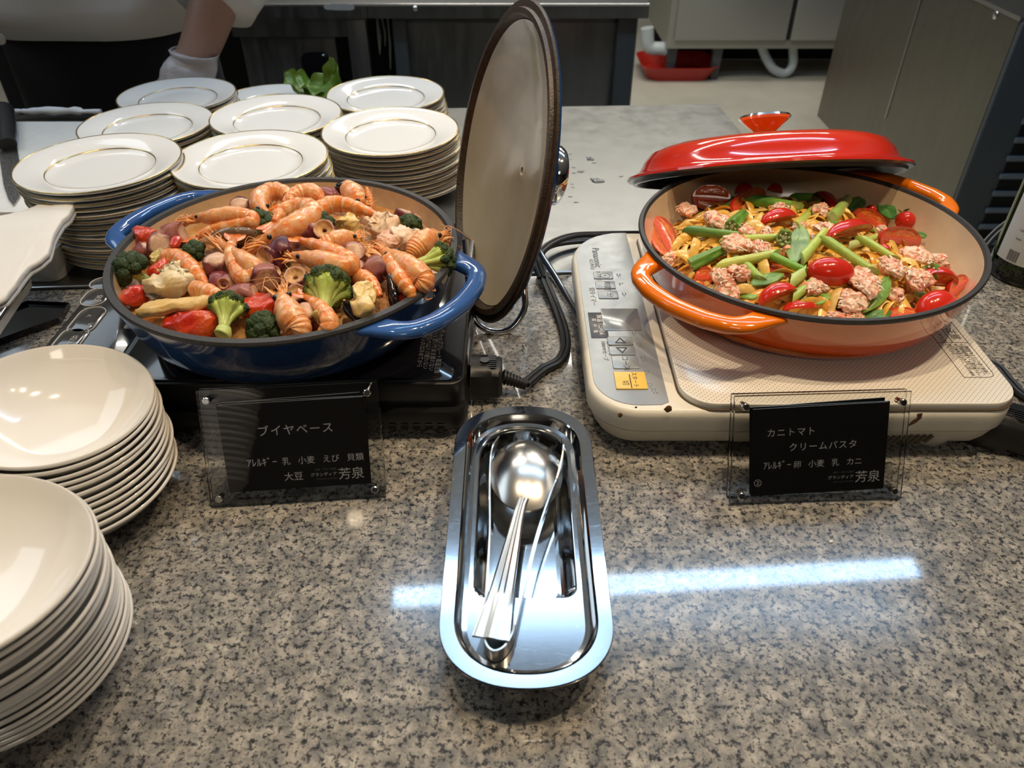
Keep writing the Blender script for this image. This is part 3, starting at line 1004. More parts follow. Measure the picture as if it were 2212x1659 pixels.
MB().lathe([(0, 0), (0.0035, 0), (0.004, 0.0012), (0, 0.0012)], 16, c=(x0 + 0.012, 0, 0.0365)).build('screw_boss', M['black_plastic'], pgt)
neck = MB()
for i in range(15):
    xx = x0 + 0.027 + i * 0.0014
    neck.tube([(xx, 0, 0.019 - i * 0.0006), (xx + 0.0010, 0, 0.019 - i * 0.0006 - 0.0004)], 0.0068 - i * 0.00014 if i % 2 == 0 else 0.0048, 14)
neck.build('strain_relief', M['black_rubber'], pgt)
st = V3((pg.x + x0 + 0.047, pg.y, 0.011))
CP = [st, at(1172, 798, 0.006), at(1208, 778, 0.005), at(1222, 745, 0.005), at(1215, 700, 0.005), at(1192, 640, 0.006), at(1172, 590, 0.010), at(1165, 555, 0.018), at(1190, 530, 0.010), at(1260, 520, 0.006), at(1330, 522, 0.006), at(1400, 520, 0.006)]
def cord(name, label, pts, n=90, r=0.0026, gap=0.0024):
    S = spline(pts, n)
    g_ = MB()
    for sgn in (-1, 1):
        Q = []
        for i in range(n):
            T = (S[min(i + 1, n - 1)] - S[max(i - 1, 0)]).normalized()
            b3 = T.cross(V3((0, 0, 1))).normalized()
            Q.append(S[i] + b3 * gap * sgn)
        g_.tube(Q, r, 8)
    return tag(g_.build(name, M['black_rubber']), label, 'cord')
c1_ = cord('power_cord', 'black twin power cord running from the plug and looping behind the blue lid', CP)
c2_ = cord('power_cord', 'second black cord arching over the steel table behind the white cooktop', [at(1170, 600, 0.010), at(1160, 562, 0.020), at(1185, 530, 0.026), at(1235, 510, 0.024), at(1300, 506, 0.015), at(1400, 505, 0.008)], 60)
c3_ = cord('power_cord', 'black cord lying on the granite at the far right beside the white cooktop', [at(2150, 930, 0.014) + V3((0.046, -0.014, 0)), at(2150, 930, 0.008) + V3((0.066, -0.016, 0)), at(2150, 930, 0.004) + V3((0.082, 0.002, 0)), at(2225, 862, 0.004), at(2180, 822, 0.004), at(2150, 790, 0.004), V3((0.428, 0.60, 0.004)), V3((0.424, 0.70, 0.004)), V3((0.435, 0.775, 0.004)), V3((0.44, 0.790, -0.02))], 70)
c4_ = cord('power_cord', 'black cord going up behind the green bottle at the right edge', [at(2105, 560, 0.012), at(2140, 515, 0.02), at(2180, 480, 0.03), at(2240, 440, 0.04)], 30)


# ============================================================ WHITE COOKTOP
wx0, wx1, wy0, wy1 = 0.0615, 0.4000, 0.4560, 0.7600
wc = thing('white_cooktop', 'cream white portable induction cooktop under the orange pan', 'cooktop', (0, 0, 0))
cxx, cyy = (wx0 + wx1) / 2, (wy0 + wy1) / 2
def body_loop(ins, z, rl=0.060, rr2=0.030, rfl=0.040, n=10):
    out = []
    x0_, x1_, y0_, y1_ = wx0 + ins, wx1 - ins, wy0 + ins, wy1 - ins
    for (cx_, cy_, r, a0) in ((x1_, y1_, rr2, 0), (x0_, y1_, rl, 90), (x0_, y0_, rfl, 180), (x1_, y0_, rr2, 270)):
        r = max(r - ins, 0.002)
        sx = 1 if cx_ == x1_ else -1
        sy = 1 if cy_ == y1_ else -1
        for k in range(n + 1):
            a_ = math.radians(a0 + 90 * k / n)
            out.append((cx_ - sx * r + r * math.cos(a_), cy_ - sy * r + r * math.sin(a_), z))
    return out
MB().loops([body_loop(i, z) for i, z in ((0.004, 0.0245), (0.0005, 0.0265), (0.0, 0.030), (0.0, 0.040), (0.001, 0.0435), (0.003, 0.0455), (0.006, 0.0462))]).build('upper_housing', M['white_plastic'], wc)
MB().loops([body_loop(i, z) for i, z in ((0.020, 0.004), (0.010, 0.007), (0.006, 0.014), (0.003, 0.022), (0.002, 0.0242))]).build('lower_housing', M['white_plastic'], wc)
# silver control film
px0, px1 = wx0 + 0.005, 0.1235
pl_ = []
for (x, y) in [(px1, wy0 + 0.012), (px1, wy1 - 0.004)]:
    pl_.append((x, y))
for k in range(9):
    a_ = math.radians(90 + 90 * k / 8)
    pl_.append((px0 + 0.052 + 0.052 * math.cos(a_), wy1 - 0.004 - 0.052 + 0.052 * math.sin(a_)))
for k in range(9):
    a_ = math.radians(180 + 90 * k / 8)
    pl_.append((px0 + 0.034 + 0.034 * math.cos(a_), wy0 + 0.008 + 0.034 + 0.034 * math.sin(a_)))
pl_.append((px1 - 0.006, wy0 + 0.0085))
MB().loops([[(x, y, z) for x, y in pl_] for z in (0.0460, 0.0468)]).build('control_panel', M['silver_panel'], wc, smooth=False)
tp0, tp1 = 0.1330, wx1 - 0.0015
MB().rbox((tp0 + tp1) / 2, cyy, tp1 - tp0, wy1 - wy0 - 0.006, 0.026, 0.0455, 0.0522, 0.0012, 8).build('top_plate', M['dots'], wc)
MB().loops([rrect((tp0 + tp1) / 2, cyy, tp1 - tp0 + 0.0026, wy1 - wy0 - 0.006 + 0.0026, 0.027, z, 8) for z in (0.0455, 0.0464)]).build('seam_line', simple('dark brown gap', (0.10, 0.07, 0.04), 0.7), wc)  # dark brown line around the top plate
ZP = 0.04695
def tx(s, u, v, size, mt='ink_dark', al='CENTER', par=None, z=ZP, **k):
    p_ = at(u, v, z) - V3((size * 0.36, 0, 0))
    return text(k.pop('name', 'print'), s, size, M[mt], par or wc, Matrix.Translation(p_) @ Matrix.Rotation(-PI / 2, 4, 'Z'), al, 0.00004, **k)
tx('Panasonic', 1290, 556, 0.0105)
tx('KZ-PH33', 1279, 571, 0.0055, 'ink_grey')
tx('切タイマー', 1281, 640, 0.0066, 'ink_grey')
for u, v, s1, s2 in ((1303, 595, '⊕', 'カンタン'), (1308, 616, '時間', None), (1314, 637, '分', None)):
    k_ = MB().rbox(at(u, v, ZP).x + 0.0, at(u, v, ZP).y, 0.019, 0.014, 0.0015, 0.0466, 0.0477, 0.0004, 3).build('key', M['silver_panel'], wc)
    tx(s1, u + 4, v, 0.0072, par=wc, z=0.0478)
    if s2:
        tx(s2, u - 9, v, 0.0046, par=wc, z=0.0478)
p_ = at(1338, 690, ZP)
MB().rbox(p_.x + 0.0015, p_.y, 0.034, 0.036, 0.001, 0.0466, 0.0473, 0.0002, 2).build('display_window', M['lcd'], wc)
p_ = at(1292, 702, ZP)
MB().rbox(p_.x, p_.y, 0.0155, 0.041, 0.0006, 0.0466, 0.0472, 0.0002, 2).build('level_strip', simple('dark grey level print', (0.06, 0.062, 0.066), 0.35), wc)
tx('保温 123456', 1298, 701, 0.0062, 'ink_white', z=0.0474)
tx('弱    中    強', 1285, 703, 0.0044, 'ink_white', z=0.0474)
for u, v, s1 in ((1340, 737, '◁'), (1344, 758, '▷')):
    q_ = at(u, v, ZP)
    MB().rbox(q_.x, q_.y, 0.022, 0.0125, 0.0015, 0.0466, 0.0477, 0.0004, 3).build('key', M['silver_panel'], wc)
    text('print', s1, 0.011, M['ink_dark'], wc, Matrix.Translation(q_ + V3((-0.0042, 0, 0.001))) @ Matrix.Rotation(-PI / 2, 4, 'Z'), 'CENTER', 0.00004)
q_ = at(1351, 783, ZP)
MB().rbox(q_.x, q_.y, 0.022, 0.018, 0.0015, 0.0466, 0.0477, 0.0004, 3).build('key', M['silver_panel'], wc)
tx('コース', 1352, 784, 0.0066, z=0.0478)
tx('└ 加熱長押し ┘', 1317, 752, 0.0042, 'ink_grey')
tx('1000Wセーブ', 1306, 757, 0.0048, 'ink_grey')
q_ = at(1362, 823, ZP)
yk = MB().rbox(q_.x, q_.y, 0.0255, 0.0225, 0.001, 0.0466, 0.0480, 0.0004, 3).build('start_key', M['yellow_key'], wc)
tx('スタート', 1372, 820, 0.0052, z=0.0481)
tx('切', 1352, 827, 0.0062, z=0.0481)
q_ = at(1362, 823, 0.0481)
MB().box(q_.x - 0.0004, q_.x + 0.0004, q_.y - 0.009, q_.y + 0.009, 0.0480, 0.0482).build('print_line', M['ink_dark'], wc, smooth=False)
# braille dots
br = MB()
rb = random.Random(5)
for (u, v, n_) in ((1333, 592, 5), (1339, 612, 3), (1345, 633, 5), (1366, 716, 5), (1376, 742, 6), (1385, 770, 7), (1393, 800, 5), (1400, 828, 5), (1408, 840, 6)):
    q_ = at(u, v, ZP)
    for i in range(n_):
        br.ball((q_.x + (i % 2) * 0.0026 + 0.001 * (i // 4), q_.y - (i // 2) * 0.0024, 0.0468), 0.0007, 6, 5)
tag(br.build('braille_dots', M['silver_panel'], wc), None, None, kind='stuff')
# caution box at the right
CX = [at(u, v, 0.0524) for u, v in ((2075, 700), (2160, 800), (2085, 818), (2030, 745))]
def inkline(a_, b_3, w_=0.0005):
    d_ = (b_3 - a_).normalized().cross(V3((0, 0, 1))) * w_ / 2
    return MB().loops([[a_ - d_ + V3((0, 0, z)), b_3 - d_ + V3((0, 0, z)), b_3 + d_ + V3((0, 0, z)), a_ + d_ + V3((0, 0, z))] for z in (-0.0001, 0.0001)])
yA, yB = at(2100, 815, 0.0524).y, at(2040, 685, 0.0524).y
xa, xb = at(2085, 818, 0.0524).x, wx1 - 0.009
ymid = at(2040, 740, 0.0524).y
zc = V3((0, 0, 0.0524))
bl_ = MB()
for a_, b3 in (((xa, yA), (xb - 0.006, yA)), ((xa, yA), (xa, yB)), ((xb, yA + 0.006), (xb, yB)), ((xa, ymid), (xb, ymid)), ((xb - 0.013, ymid), (xb - 0.013, yB)), ((xb - 0.006, yA), (xb - 0.0015, yA + 0.002)), ((xb - 0.0015, yA + 0.002), (xb, yA + 0.006))):
    m_ = inkline(V3((*a_, 0.0524)), V3((*b3, 0.0524)))
    bl_.add(m_.v, m_.f)
bl_.build('print_frame', M['ink_grey'], wc, smooth=False)
def tq(s, x, y, size):
    text('print', s, size, M['ink_grey'], wc, Matrix.Translation((x, y, 0.0524)) @ Matrix.Rotation(-PI / 2, 4, 'Z'), 'LEFT', 0.00004)
tq('注意', xb - 0.0100, ymid + 0.0225, 0.0090)
tq('こげつき', xb - 0.0215, ymid + 0.021, 0.0052)
W_ = xb - xa
for i, s in enumerate(['・調理直後は なべの熱で高温に', 'なるため さわらないでください。', '・取扱説明書をよく読み正しく', '使ってください。本体を倒さない。', '・US専用なべ以外のなべは', '使わないでください。火災の原因', 'になります。']):
    tq(s, xb - 0.0055 - i * (W_ - 0.008) / 7, ymid - 0.002, 0.0030)
# stains, vents, foot, rear bulge
for (u, v, r, sx) in ((1443, 884, 0.003, 1), (1340, 897, 0.002, 1), (1374, 880, 0.001, 1)):
    q_ = aty(u, v, wy0 - 0.0002)
    MB().ball((q_.x, wy0 + 0.0001, q_.z), (r * sx, 0.0004, r * 1.1), 10, 6).displace(r * 0.4, 300, u).build('rust_stain', M['stain'], wc)
q_ = aty(1998, 868, wy0)
MB().tube([(q_.x, wy0 + 0.0001, 0.0445), (q_.x + 0.001, wy0, 0.040), (q_.x - 0.002, wy0, 0.036), (q_.x - 0.005, wy0, 0.032)], [0.0022, 0.0018, 0.0022, 0.0008], 8, flat=0.2, up=(0, 1, 0)).build('burnt_drip', M['stain'], wc)
for i in range(8):
    x = aty(1915 + i * 14, 905, wy0 + 0.006).x
    MB().tube([(x, wy0 + 0.0035, 0.012), (x + 0.004, wy0 + 0.0028, 0.019)], 0.0016, 8).build('vent_slot', simple('vent shadow', (0.12, 0.10, 0.07), 0.8) if i == 0 else bpy.data.materials['vent shadow'], wc)
q_ = aty(2075, 915, wy0 + 0.02)
MB().lathe([(0, 0.0), (0.018, 0.0), (0.024, 0.012), (0.026, 0.022), (0, 0.022)], 24, c=(0.348, wy0 + 0.030, 0.0)).build('foot', M['white_plastic'], wc)
MB().lathe([(0, 0.0), (0.010, 0.0), (0.011, 0.005), (0, 0.005)], 20, c=(0.115, wy0 + 0.035, 0.0)).build('foot', M['white_plastic'], wc)
for x, y in ((0.12, wy1 - 0.06), (0.36, wy1 - 0.05)):
    MB().lathe([(0, 0.0), (0.010, 0.0), (0.011, 0.005), (0, 0.005)], 20, c=(x, y, 0.0)).build('foot', M['white_plastic'], wc)
# plug at the right
for c_ in (c1_, c2_, c3_, c4_):
    for k_ in ('category', 'label'):
        del c_[k_]
pr = at(2150, 930, 0.018)
pp = thing('power_plug', 'black plug lying on the granite right of the white cooktop', 'plug', (pr.x + 0.008, pr.y + 0.008, 0), rot=(0, 0, math.radians(-28)))
sec = ((-0.017, 0.003), (0.017, 0.003), (0.0185, 0.010), (0.0165, 0.028), (0.010, 0.034), (-0.010, 0.034), (-0.0165, 0.028), (-0.0185, 0.010))
MB().loops([[(x, y * k, 0.018 + (z - 0.018) * k) for y, z in sec] for x, k in ((-0.028, 0.9), (-0.025, 1.0), (0.004, 1.0), (0.010, 0.86), (0.028, 0.9), (0.034, 0.75))]).build('plug_body', M['black_rubber'], pp)
for i in range(9):
    MB().box(-0.004, 0.018, -0.0095 + i * 0.0024, -0.0083 + i * 0.0024, 0.031, 0.0352 - abs(i - 4) * 0.0003).build('grip_rib', M['black_plastic'], pp, smooth=False)

bpy.context.view_layer.update()
for c_, p_ in ((c1_, pgt), (c2_, pgt), (c3_, pp), (c4_, fr)):
    c_.parent = p_
    c_.matrix_parent_inverse = p_.matrix_world.inverted()


# ============================================================ SIGN HOLDERS
def sign(label, bl, br_, tl, build_text, card_label):
    """bl, br_ bottom corners on the counter; leans back by LE"""
    bl, br_ = V3(bl), V3(br_)
    x = (br_ - bl).normalized()
    W2 = (br_ - bl).length
    up = V3((-x.y, x.x, 0))  # backwards
    le = math.radians(25)
    y = (V3((0, 0, 1)) * math.cos(le) + up * math.sin(le)).normalized()
    z = x.cross(y)
    Mt = Matrix((x, y, z)).transposed().to_4x4()
    Mt.translation = bl + (br_ - bl) / 2 + V3((0, 0, 0.0012))
    t = thing('sign_holder', label, 'sign holder', M=Mt)
    H2 = tl
    for zz in (0.0, -0.0072):
        MB().loops([[(sx * (W2 / 2 - i), 0.0 if sy < 0 else H2, zz0) if i == 0 else (sx * (W2 / 2 - i), i if sy < 0 else H2 - i, zz0) for sx, sy in ((-1, -1), (1, -1), (1, 1), (-1, 1))]
                    for i, zz0 in ((0.0004, zz - 0.0030), (0, zz - 0.0026), (0, zz - 0.0004), (0.0004, zz))]).build('acrylic_sheet', M['acrylic'], t, smooth=False)
    for sx in (-1, 1):
        for yy in (0.0075, H2 - 0.0075):
            MB().lathe([(0, 0.0), (0.0028, 0.0), (0.0028, 0.0030), (0.0022, 0.0036), (0, 0.0036)], 16, c=(sx * (W2 / 2 - 0.0075), yy, 0.0001)).build('screw', M['chrome'], t)
            MB().lathe([(0, 0), (0.0022, 0), (0.0022, 0.0040), (0, 0.0040)], 12, c=(sx * (W2 / 2 - 0.0075), yy, -0.0071)).build('spacer', M['chrome'], t)
    # back foot
    MB().loops([[(-0.012, 0.004, zz), (0.012, 0.004, zz), (0.012, 0.006, zz), (-0.012, 0.006, zz)] for zz in (-0.030, -0.0103)]).build('back_foot', M['acrylic'], t, smooth=False)
    # the cards: a thing of their own, held by the sheets
    cd = thing('menu_card', card_label, 'card', M=Mt @ Matrix.Translation((0, 0, -0.0036)))
    return t, cd, W2, H2


def cardstack(cd, c0, c1, ang, n=3):
    """c0 lower left, c1 upper right in the holder plane"""
    for k in range(n):
        a_ = math.radians(ang + (1.2, -0.6, 0)[k % 3])
        dz = -0.0006 * (n - 1 - k)
        mx, my = (c0[0] + c1[0]) / 2 + (-0.0015, 0.0012, 0)[k % 3], (c0[1] + c1[1]) / 2 + (0.0022, 0.001, 0)[k % 3]
        wv, hv = c1[0] - c0[0], c1[1] - c0[1]
        Lm = Matrix.Translation((mx, my, dz)) @ Matrix.Rotation(a_, 4, 'Z')
        MB().box(-wv / 2, wv / 2, -hv / 2, hv / 2, -0.0002, 0.0002).build('card_sheet' if k < n - 1 else 'front_card', M['card'], cd, smooth=False, M=Lm)
        MB().box(-wv / 2, wv / 2, hv / 2, hv / 2 + 0.00025, -0.00022, 0.00022).build('card_edge', M['card_edge'], cd, smooth=False, M=Lm)
    return Matrix.Translation(((c0[0] + c1[0]) / 2, (c0[1] + c1[1]) / 2, 0.0003)) @ Matrix.Rotation(math.radians(ang), 4, 'Z')


def prt(cd, B, s, x, y, size, al='CENTER', mt='ink_white', **k):
    text('print', s, size, M[mt], cd, B @ Matrix.Translation((x, y, 0)), al, 0.00003, **k)


def logo(cd, B, x, y):
    prt(cd, B, '芳泉', x, y, 0.0100, 'LEFT', space=0.95)
    prt(cd, B, 'グランディア', x - 0.0008, y + 0.0030, 0.0033, 'RIGHT')
    prt(cd, B, '越前・あわら温泉', x - 0.0008, y + 0.0074, 0.0020, 'RIGHT', 'ink_faint')
    prt(cd, B, 'GRANDIA HOUSEN', x - 0.0008, y + 0.0000, 0.0018, 'RIGHT', 'ink_faint')


t, cd, W2, H2 = sign('clear acrylic sign holder standing in front of the blue pan', at(456, 1099, 0), at(834, 1076, 0), 0.0905, None,
                     'black menu card with white Japanese writing in the holder before the blue pan')
B = cardstack(cd, (-W2 / 2 + 0.0145, 0.0105), (W2 / 2 - 0.0115, 0.0785), 0.4)
prt(cd, B, 'ブイヤベース', 0.001, 0.0090, 0.0088, space=1.15)
prt(cd, B, 'ｱﾚﾙｷﾞｰ', -0.0375, -0.0145, 0.0075, 'LEFT')
prt(cd, B, '乳   小麦   えび   貝類', -0.0115, -0.0145, 0.0064, 'LEFT')
prt(cd, B, '大豆', -0.004, -0.0270, 0.0072)
logo(cd, B, 0.0290, -0.0285)
t, cd, W2, H2 = sign('clear acrylic sign holder standing against the white cooktop', at(1576, 1092, 0), at(1946, 1080, 0), 0.0840, None,
                     'black menu card with white Japanese writing in the holder before the white cooktop')
B = cardstack(cd, (-W2 / 2 + 0.0155, 0.0065), (W2 / 2 - 0.0150, 0.0745), 1.6)
prt(cd, B, 'カニトマト', -0.0400, 0.0125, 0.0070, 'LEFT', space=1.15)
prt(cd, B, 'クリームパスタ', -0.0230, 0.0005, 0.0070, 'LEFT', space=1.15)
prt(cd, B, 'ｱﾚﾙｷﾞｰ', -0.0420, -0.0130, 0.0072, 'LEFT')
prt(cd, B, '卵   小麦   乳   カニ', -0.0190, -0.0130, 0.0062, 'LEFT')
prt(cd, B, '②', -0.0490, -0.0262, 0.0068, 'LEFT')
logo(cd, B, 0.0285, -0.0270)


# ============================================================ UTENSIL TRAY, SPOON, TONGS
RZ = 0.030
f_, n_ = at(1130, 877, RZ), at(1130, 1487, RZ)
tl_, tr_ = at(985, 960, RZ), at(1285, 960, RZ)
bl2, br2 = at(943, 1380, RZ), at(1319, 1380, RZ)
TW = ((tr_.x - tl_.x) + (br2.x - bl2.x)) / 2
TX = (tl_.x + tr_.x + bl2.x + br2.x) / 4
TL = f_.y - n_.y
TY = (f_.y + n_.y) / 2
tr = thing('utensil_tray', 'long stainless steel serving tray with rounded ends on the granite', 'tray', (TX, TY, 0))
def stad(w_, l_, z, n=40, p=2.25, e=0.042, near_w=None):
    """rounded-end outline: superelliptic caps; e = cap depth"""
    out = []
    e = min(e, l_ / 2 - 0.001)
    for (sg, a0) in ((1, 0), (-1, 180)):
        for k in range(n + 1):
            a_ = math.radians(a0 + 180 * k / n)
            ca, sa = math.cos(a_), math.sin(a_)
            x = w_ / 2 * math.copysign(abs(ca) ** (2 / p), ca)
            y = e * abs(sa) ** (2 / p)
            out.append((x, sg * (l_ / 2 - e) + sg * y, z))
    return out
W0, L0 = TW, TL
lo = [(W0, L0, RZ - 0.0022, 0.045), (W0 + 0.0006, L0 + 0.0006, RZ - 0.0008, 0.045), (W0 - 0.0004, L0 - 0.0004, RZ, 0.045), (W0 - 0.017, L0 - 0.017, RZ - 0.0004, 0.040), (W0 - 0.0185, L0 - 0.0185, RZ + 0.0004, 0.039),
      (W0 - 0.0205, L0 - 0.0205, RZ - 0.0006, 0.038), (W0 - 0.0235, L0 - 0.0235, RZ - 0.005, 0.037), (W0 - 0.0260, L0 - 0.0260, RZ - 0.0072, 0.036), (W0 - 0.032, L0 - 0.032, RZ - 0.0080, 0.033)]
g = MB().loops([stad(a_, b3, z, e=e) for a_, b3, z, e in lo], cap0=False, cap1=False)
# shelf level with a deep basin let into its far three quarters
zs = RZ - 0.0080
n0 = len(stad(1, 1, 0))
inner = stad(W0 - 0.032, L0 - 0.032, zs, e=0.033)
yb = at(1130, 1292, zs).y - TY          # near edge of the basin
bxh = (W0 - 0.037) / 2
yt = (L0 - 0.032) / 2 - 0.002
def basin(ins, z, r):
    """D-shaped: far end follows the rounded tray end, near end straight"""
    w2, e_ = bxh - ins, 0.036 - ins * 0.6
    yfar = yt - ins
    ynear = yb + ins
    out = []
    for k in range(41):
        a_ = PI * k / 40
        ca, sa = math.cos(a_), math.sin(a_)
        out.append((w2 * math.copysign(abs(ca) ** (2 / 2.25), ca), yfar - e_ + e_ * abs(sa) ** (2 / 2.25), z))
    for (sx, a0) in ((-1, 180), (1, 270)):
        for k in range(13):
            a_ = math.radians(a0 + 90 * k / 12)
            out.append((sx * (w2 - r) + r * math.cos(a_), ynear + r + r * math.sin(a_), z))
    return out
BL = [basin(i, z, r) for i, z, r in ((0, zs, 0.010), (0.0006, zs - 0.0003, 0.010), (0.0015, zs - 0.0015, 0.010), (0.0040, zs - 0.008, 0.010), (0.0062, zs - 0.0150, 0.010), (0.0075, zs - 0.0180, 0.010), (0.0095, zs - 0.0195, 0.009), (0.012, 0.0022, 0.008))]
g.loops(BL, cap0=False, cap1=True)
bm = bmesh.new()
vin = [bm.verts.new(p) for p in inner]
vb_ = [bm.verts.new(p) for p in BL[0]]
e1 = [bm.edges.new((vin[i], vin[(i + 1) % len(vin)])) for i in range(len(vin))]
e2_ = [bm.edges.new((vb_[i], vb_[(i + 1) % len(vb_)])) for i in range(len(vb_))]
bmesh.ops.triangle_fill(bm, edges=e1 + e2_, use_beauty=True)
bm.verts.index_update()
g.add([v.co.copy() for v in bm.verts], [tuple(v.index for v in f.verts) for f in bm.faces])
bm.free()
# merge seams
tm = g.build('tray_body', M['tray'], tr, sharp=9)
bm = bmesh.new(); bm.from_mesh(tm.data)
bmesh.ops.remove_doubles(bm, verts=bm.verts, dist=0.00002)
bmesh.ops.recalc_face_normals(bm, faces=bm.faces)
for e_ in bm.edges:
    e_.smooth = not (len(e_.link_faces) == 2 and e_.calc_face_angle(0) > math.radians(11))
for f_2 in bm.faces:
    if f_2.normal.z > 0.9999:
        for e_ in f_2.edges:
            if len(e_.link_faces) == 2 and min(q_.normal.z for q_ in e_.link_faces) < 0.9999:
                e_.smooth = False
bm.to_mesh(tm.data); bm.free()

# serving spoon, bowl face down, handle resting on the near shelf
sp = thing('serving_spoon', 'round stainless serving spoon lying face down in the steel tray', 'spoon', (0, 0, 0))
bc = at(1137, 1005, 0.030)
bc.z = 0.0
zc0 = 0.0215
g = MB()
rx = 1.08 * (at(1212, 1010, 0.030).x - at(1065, 1010, 0.030).x) / 2
ry = (at(1140, 938, 0.028).y - at(1140, 1092, 0.028).y) / 2
L = []
for i in range(11):
    t_2 = i / 10
    r = math.sin(t_2 * PI / 2)
    hh = (1 - r ** 2.2) * 0.0110
    if i == 0:
        r = 0.02
    L.append([(bc.x + rx * r * math.cos(2 * PI * j / 48), bc.y + ry * r * math.sin(2 * PI * j / 48), zc0 + hh) for j in range(48)])
g.loops(L, cap0=True, cap1=False)
L2 = [[(x, y, z - 0.0016) for x, y, z in l] for l in reversed(L)]
g.loops(L2, cap0=False, cap1=True)
g.loops([L[-1], L2[0]], cap0=False, cap1=False)
g.build('spoon_bowl', M['polish'], sp)
hp = [V3((bc.x - 0.002, bc.y - ry + 0.010, zc0 + 0.0035)), at(1122, 1105, 0.0262), at(1105, 1180, 0.030), at(1085, 1270, 0.0335), at(1060, 1380, 0.0345)]
S = spline(hp, 30)
rad = [prof([(0, 0.0042), (0.12, 0.0036), (0.35, 0.0042), (0.75, 0.0075), (1, 0.0112)], i / 29) for i in range(30)]
def hprof(i):
    return rad[i]
g = MB()
L = []
for i in range(30):
    T = (S[min(i + 1, 29)] - S[max(i - 1, 0)]).normalized()
    sd = T.cross(V3((0, 0, 1))).normalized()
    nn = sd.cross(T)
    r = rad[i]
    k = 0.75
    cs = [(-1, -0.6), (-1, 0.25), (-0.82, 0.6), (-0.62, 0.42), (-0.30, 0.42), (-0.18, 0.75), (0.18, 0.75), (0.30, 0.42), (0.62, 0.42), (0.82, 0.6), (1, 0.25), (1, -0.6)]
    L.append([S[i] + sd * (a_ * r) + nn * (b3 * 0.0017) for a_, b3 in cs])
g.loops(L)
g.build('handle', M['polish'], sp, sharp=30)

# tongs: two thin strips joined by a bow at the near end
tg = thing('serving_tongs', 'long thin stainless tongs lying on edge around the spoon in the tray', 'tongs')
A_ = [at(1078, 945, 0.026), at(1062, 985, 0.024), at(1058, 1045, 0.024), at(1058, 1160, 0.024), at(1050, 1290, 0.028), at(1046, 1370, 0.029)]
C_ = [at(1214, 948, 0.034), at(1216, 985, 0.033), at(1206, 1030, 0.030), at(1190, 1070, 0.0295), at(1160, 1160, 0.0285), at(1135, 1260, 0.0285), at(1112, 1360, 0.029)]
bow = [at(1046, 1370, 0.029), at(1050, 1400, 0.0285), at(1066, 1416, 0.0285), at(1088, 1408, 0.0285), at(1106, 1380, 0.0285), at(1112, 1355, 0.029)]
def strip(name, pts, n, hw):
    S_ = spline(pts, n)
    L_ = []
    for i in range(n):
        T = (S_[min(i + 1, n - 1)] - S_[max(i - 1, 0)]).normalized()
        sd_ = T.cross(V3((0, 0, 1))).normalized()
        h_ = prof(hw, i / (n - 1))
        L_.append([S_[i] + sd_ * 0.0006 + V3((0, 0, h_)), S_[i] - sd_ * 0.0006 + V3((0, 0, h_)), S_[i] - sd_ * 0.0006 - V3((0, 0, h_)), S_[i] + sd_ * 0.0006 - V3((0, 0, h_))])
    return MB().loops(L_).build(name, M['polish'], tg, sharp=40)
strip('arm', A_, 44, [(0, 0.0015), (0.15, 0.006), (0.25, 0.004), (0.35, 0.0035), (1, 0.0052)])
strip('arm', C_, 44, [(0, 0.0015), (0.15, 0.009), (0.28, 0.007), (0.4, 0.0035), (1, 0.0052)])
strip('bow_spring', bow, 30, [(0, 0.0052), (0.5, 0.0056), (1, 0.0052)])


# ============================================================ PLATES
PR = 0.0885
def make_plate(label):
    t = thing('plate', label, 'plate', (0, 0, 0))
    P = [(0.0, 0.0042), (PR * 0.50, 0.0042), (PR * 0.58, 0.0046), (PR * 0.63, 0.0064), (PR * 0.67, 0.0090), (PR * 0.72, 0.0106), (PR * 0.85, 0.0130), (PR * 0.985, 0.0158), (PR, 0.0157),
         (PR * 0.998, 0.0136), (PR * 0.97, 0.0122), (PR * 0.85, 0.0100), (PR * 0.70, 0.0070), (PR * 0.62, 0.0034), (PR * 0.585, 0.0016), (PR * 0.57, 0.0), (PR * 0.545, 0.0), (PR * 0.53, 0.0016), (0.0, 0.0022)]
    MB().lathe(P, 96).build('plate_body', M['porcelain'], t, sharp=70)
    MB().lathe([(PR * 0.984, 0.0159), (PR * 0.992, 0.0163), (PR + 0.0004, 0.0160), (PR + 0.0005, 0.0153), (PR * 0.997, 0.0149)], 96).build('gold_rim', M['gold'], t)
    MB().lathe([(PR * 0.652, 0.0081), (PR * 0.655, 0.0085), (PR * 0.663, 0.0089), (PR * 0.664, 0.0086)], 96).build('gold_ring', M['gold'], t)
    return t


ORD = ['topmost', 'second', 'third', 'fourth', 'fifth', 'sixth', 'seventh', 'eighth', 'ninth', 'tenth', 'eleventh', 'twelfth', 'thirteenth', 'fourteenth', 'fifteenth', 'sixteenth', 'seventeenth']
plate0 = None
STK = [  # top centre, base centre, count, where, inner rings kept
    ((-0.466, 0.838, 0.0945), (-0.436, 0.822), 'leftmost stack beside the board'),
    ((-0.503, 1.054, 0.062), (-0.498, 1.050), 'second-row stack near the towel'),
    ((-0.523, 1.224, 0.048), (-0.520, 1.222), 'back stack before the gloved hand'),
    ((-0.303, 0.862, 0.0895), (-0.296, 0.862), 'stack right behind the blue pan'),
    ((-0.324, 1.060, 0.0715), (-0.322, 1.060), 'middle stack before the lettuce'),
    ((-0.158, 0.990, 0.0760), (-0.150, 0.990), 'tall stack beside the blue lid'),
    ((-0.192, 1.190, 0.0600), (-0.186, 1.190), 'back stack right of the lettuce')]
rp = random.Random(11)
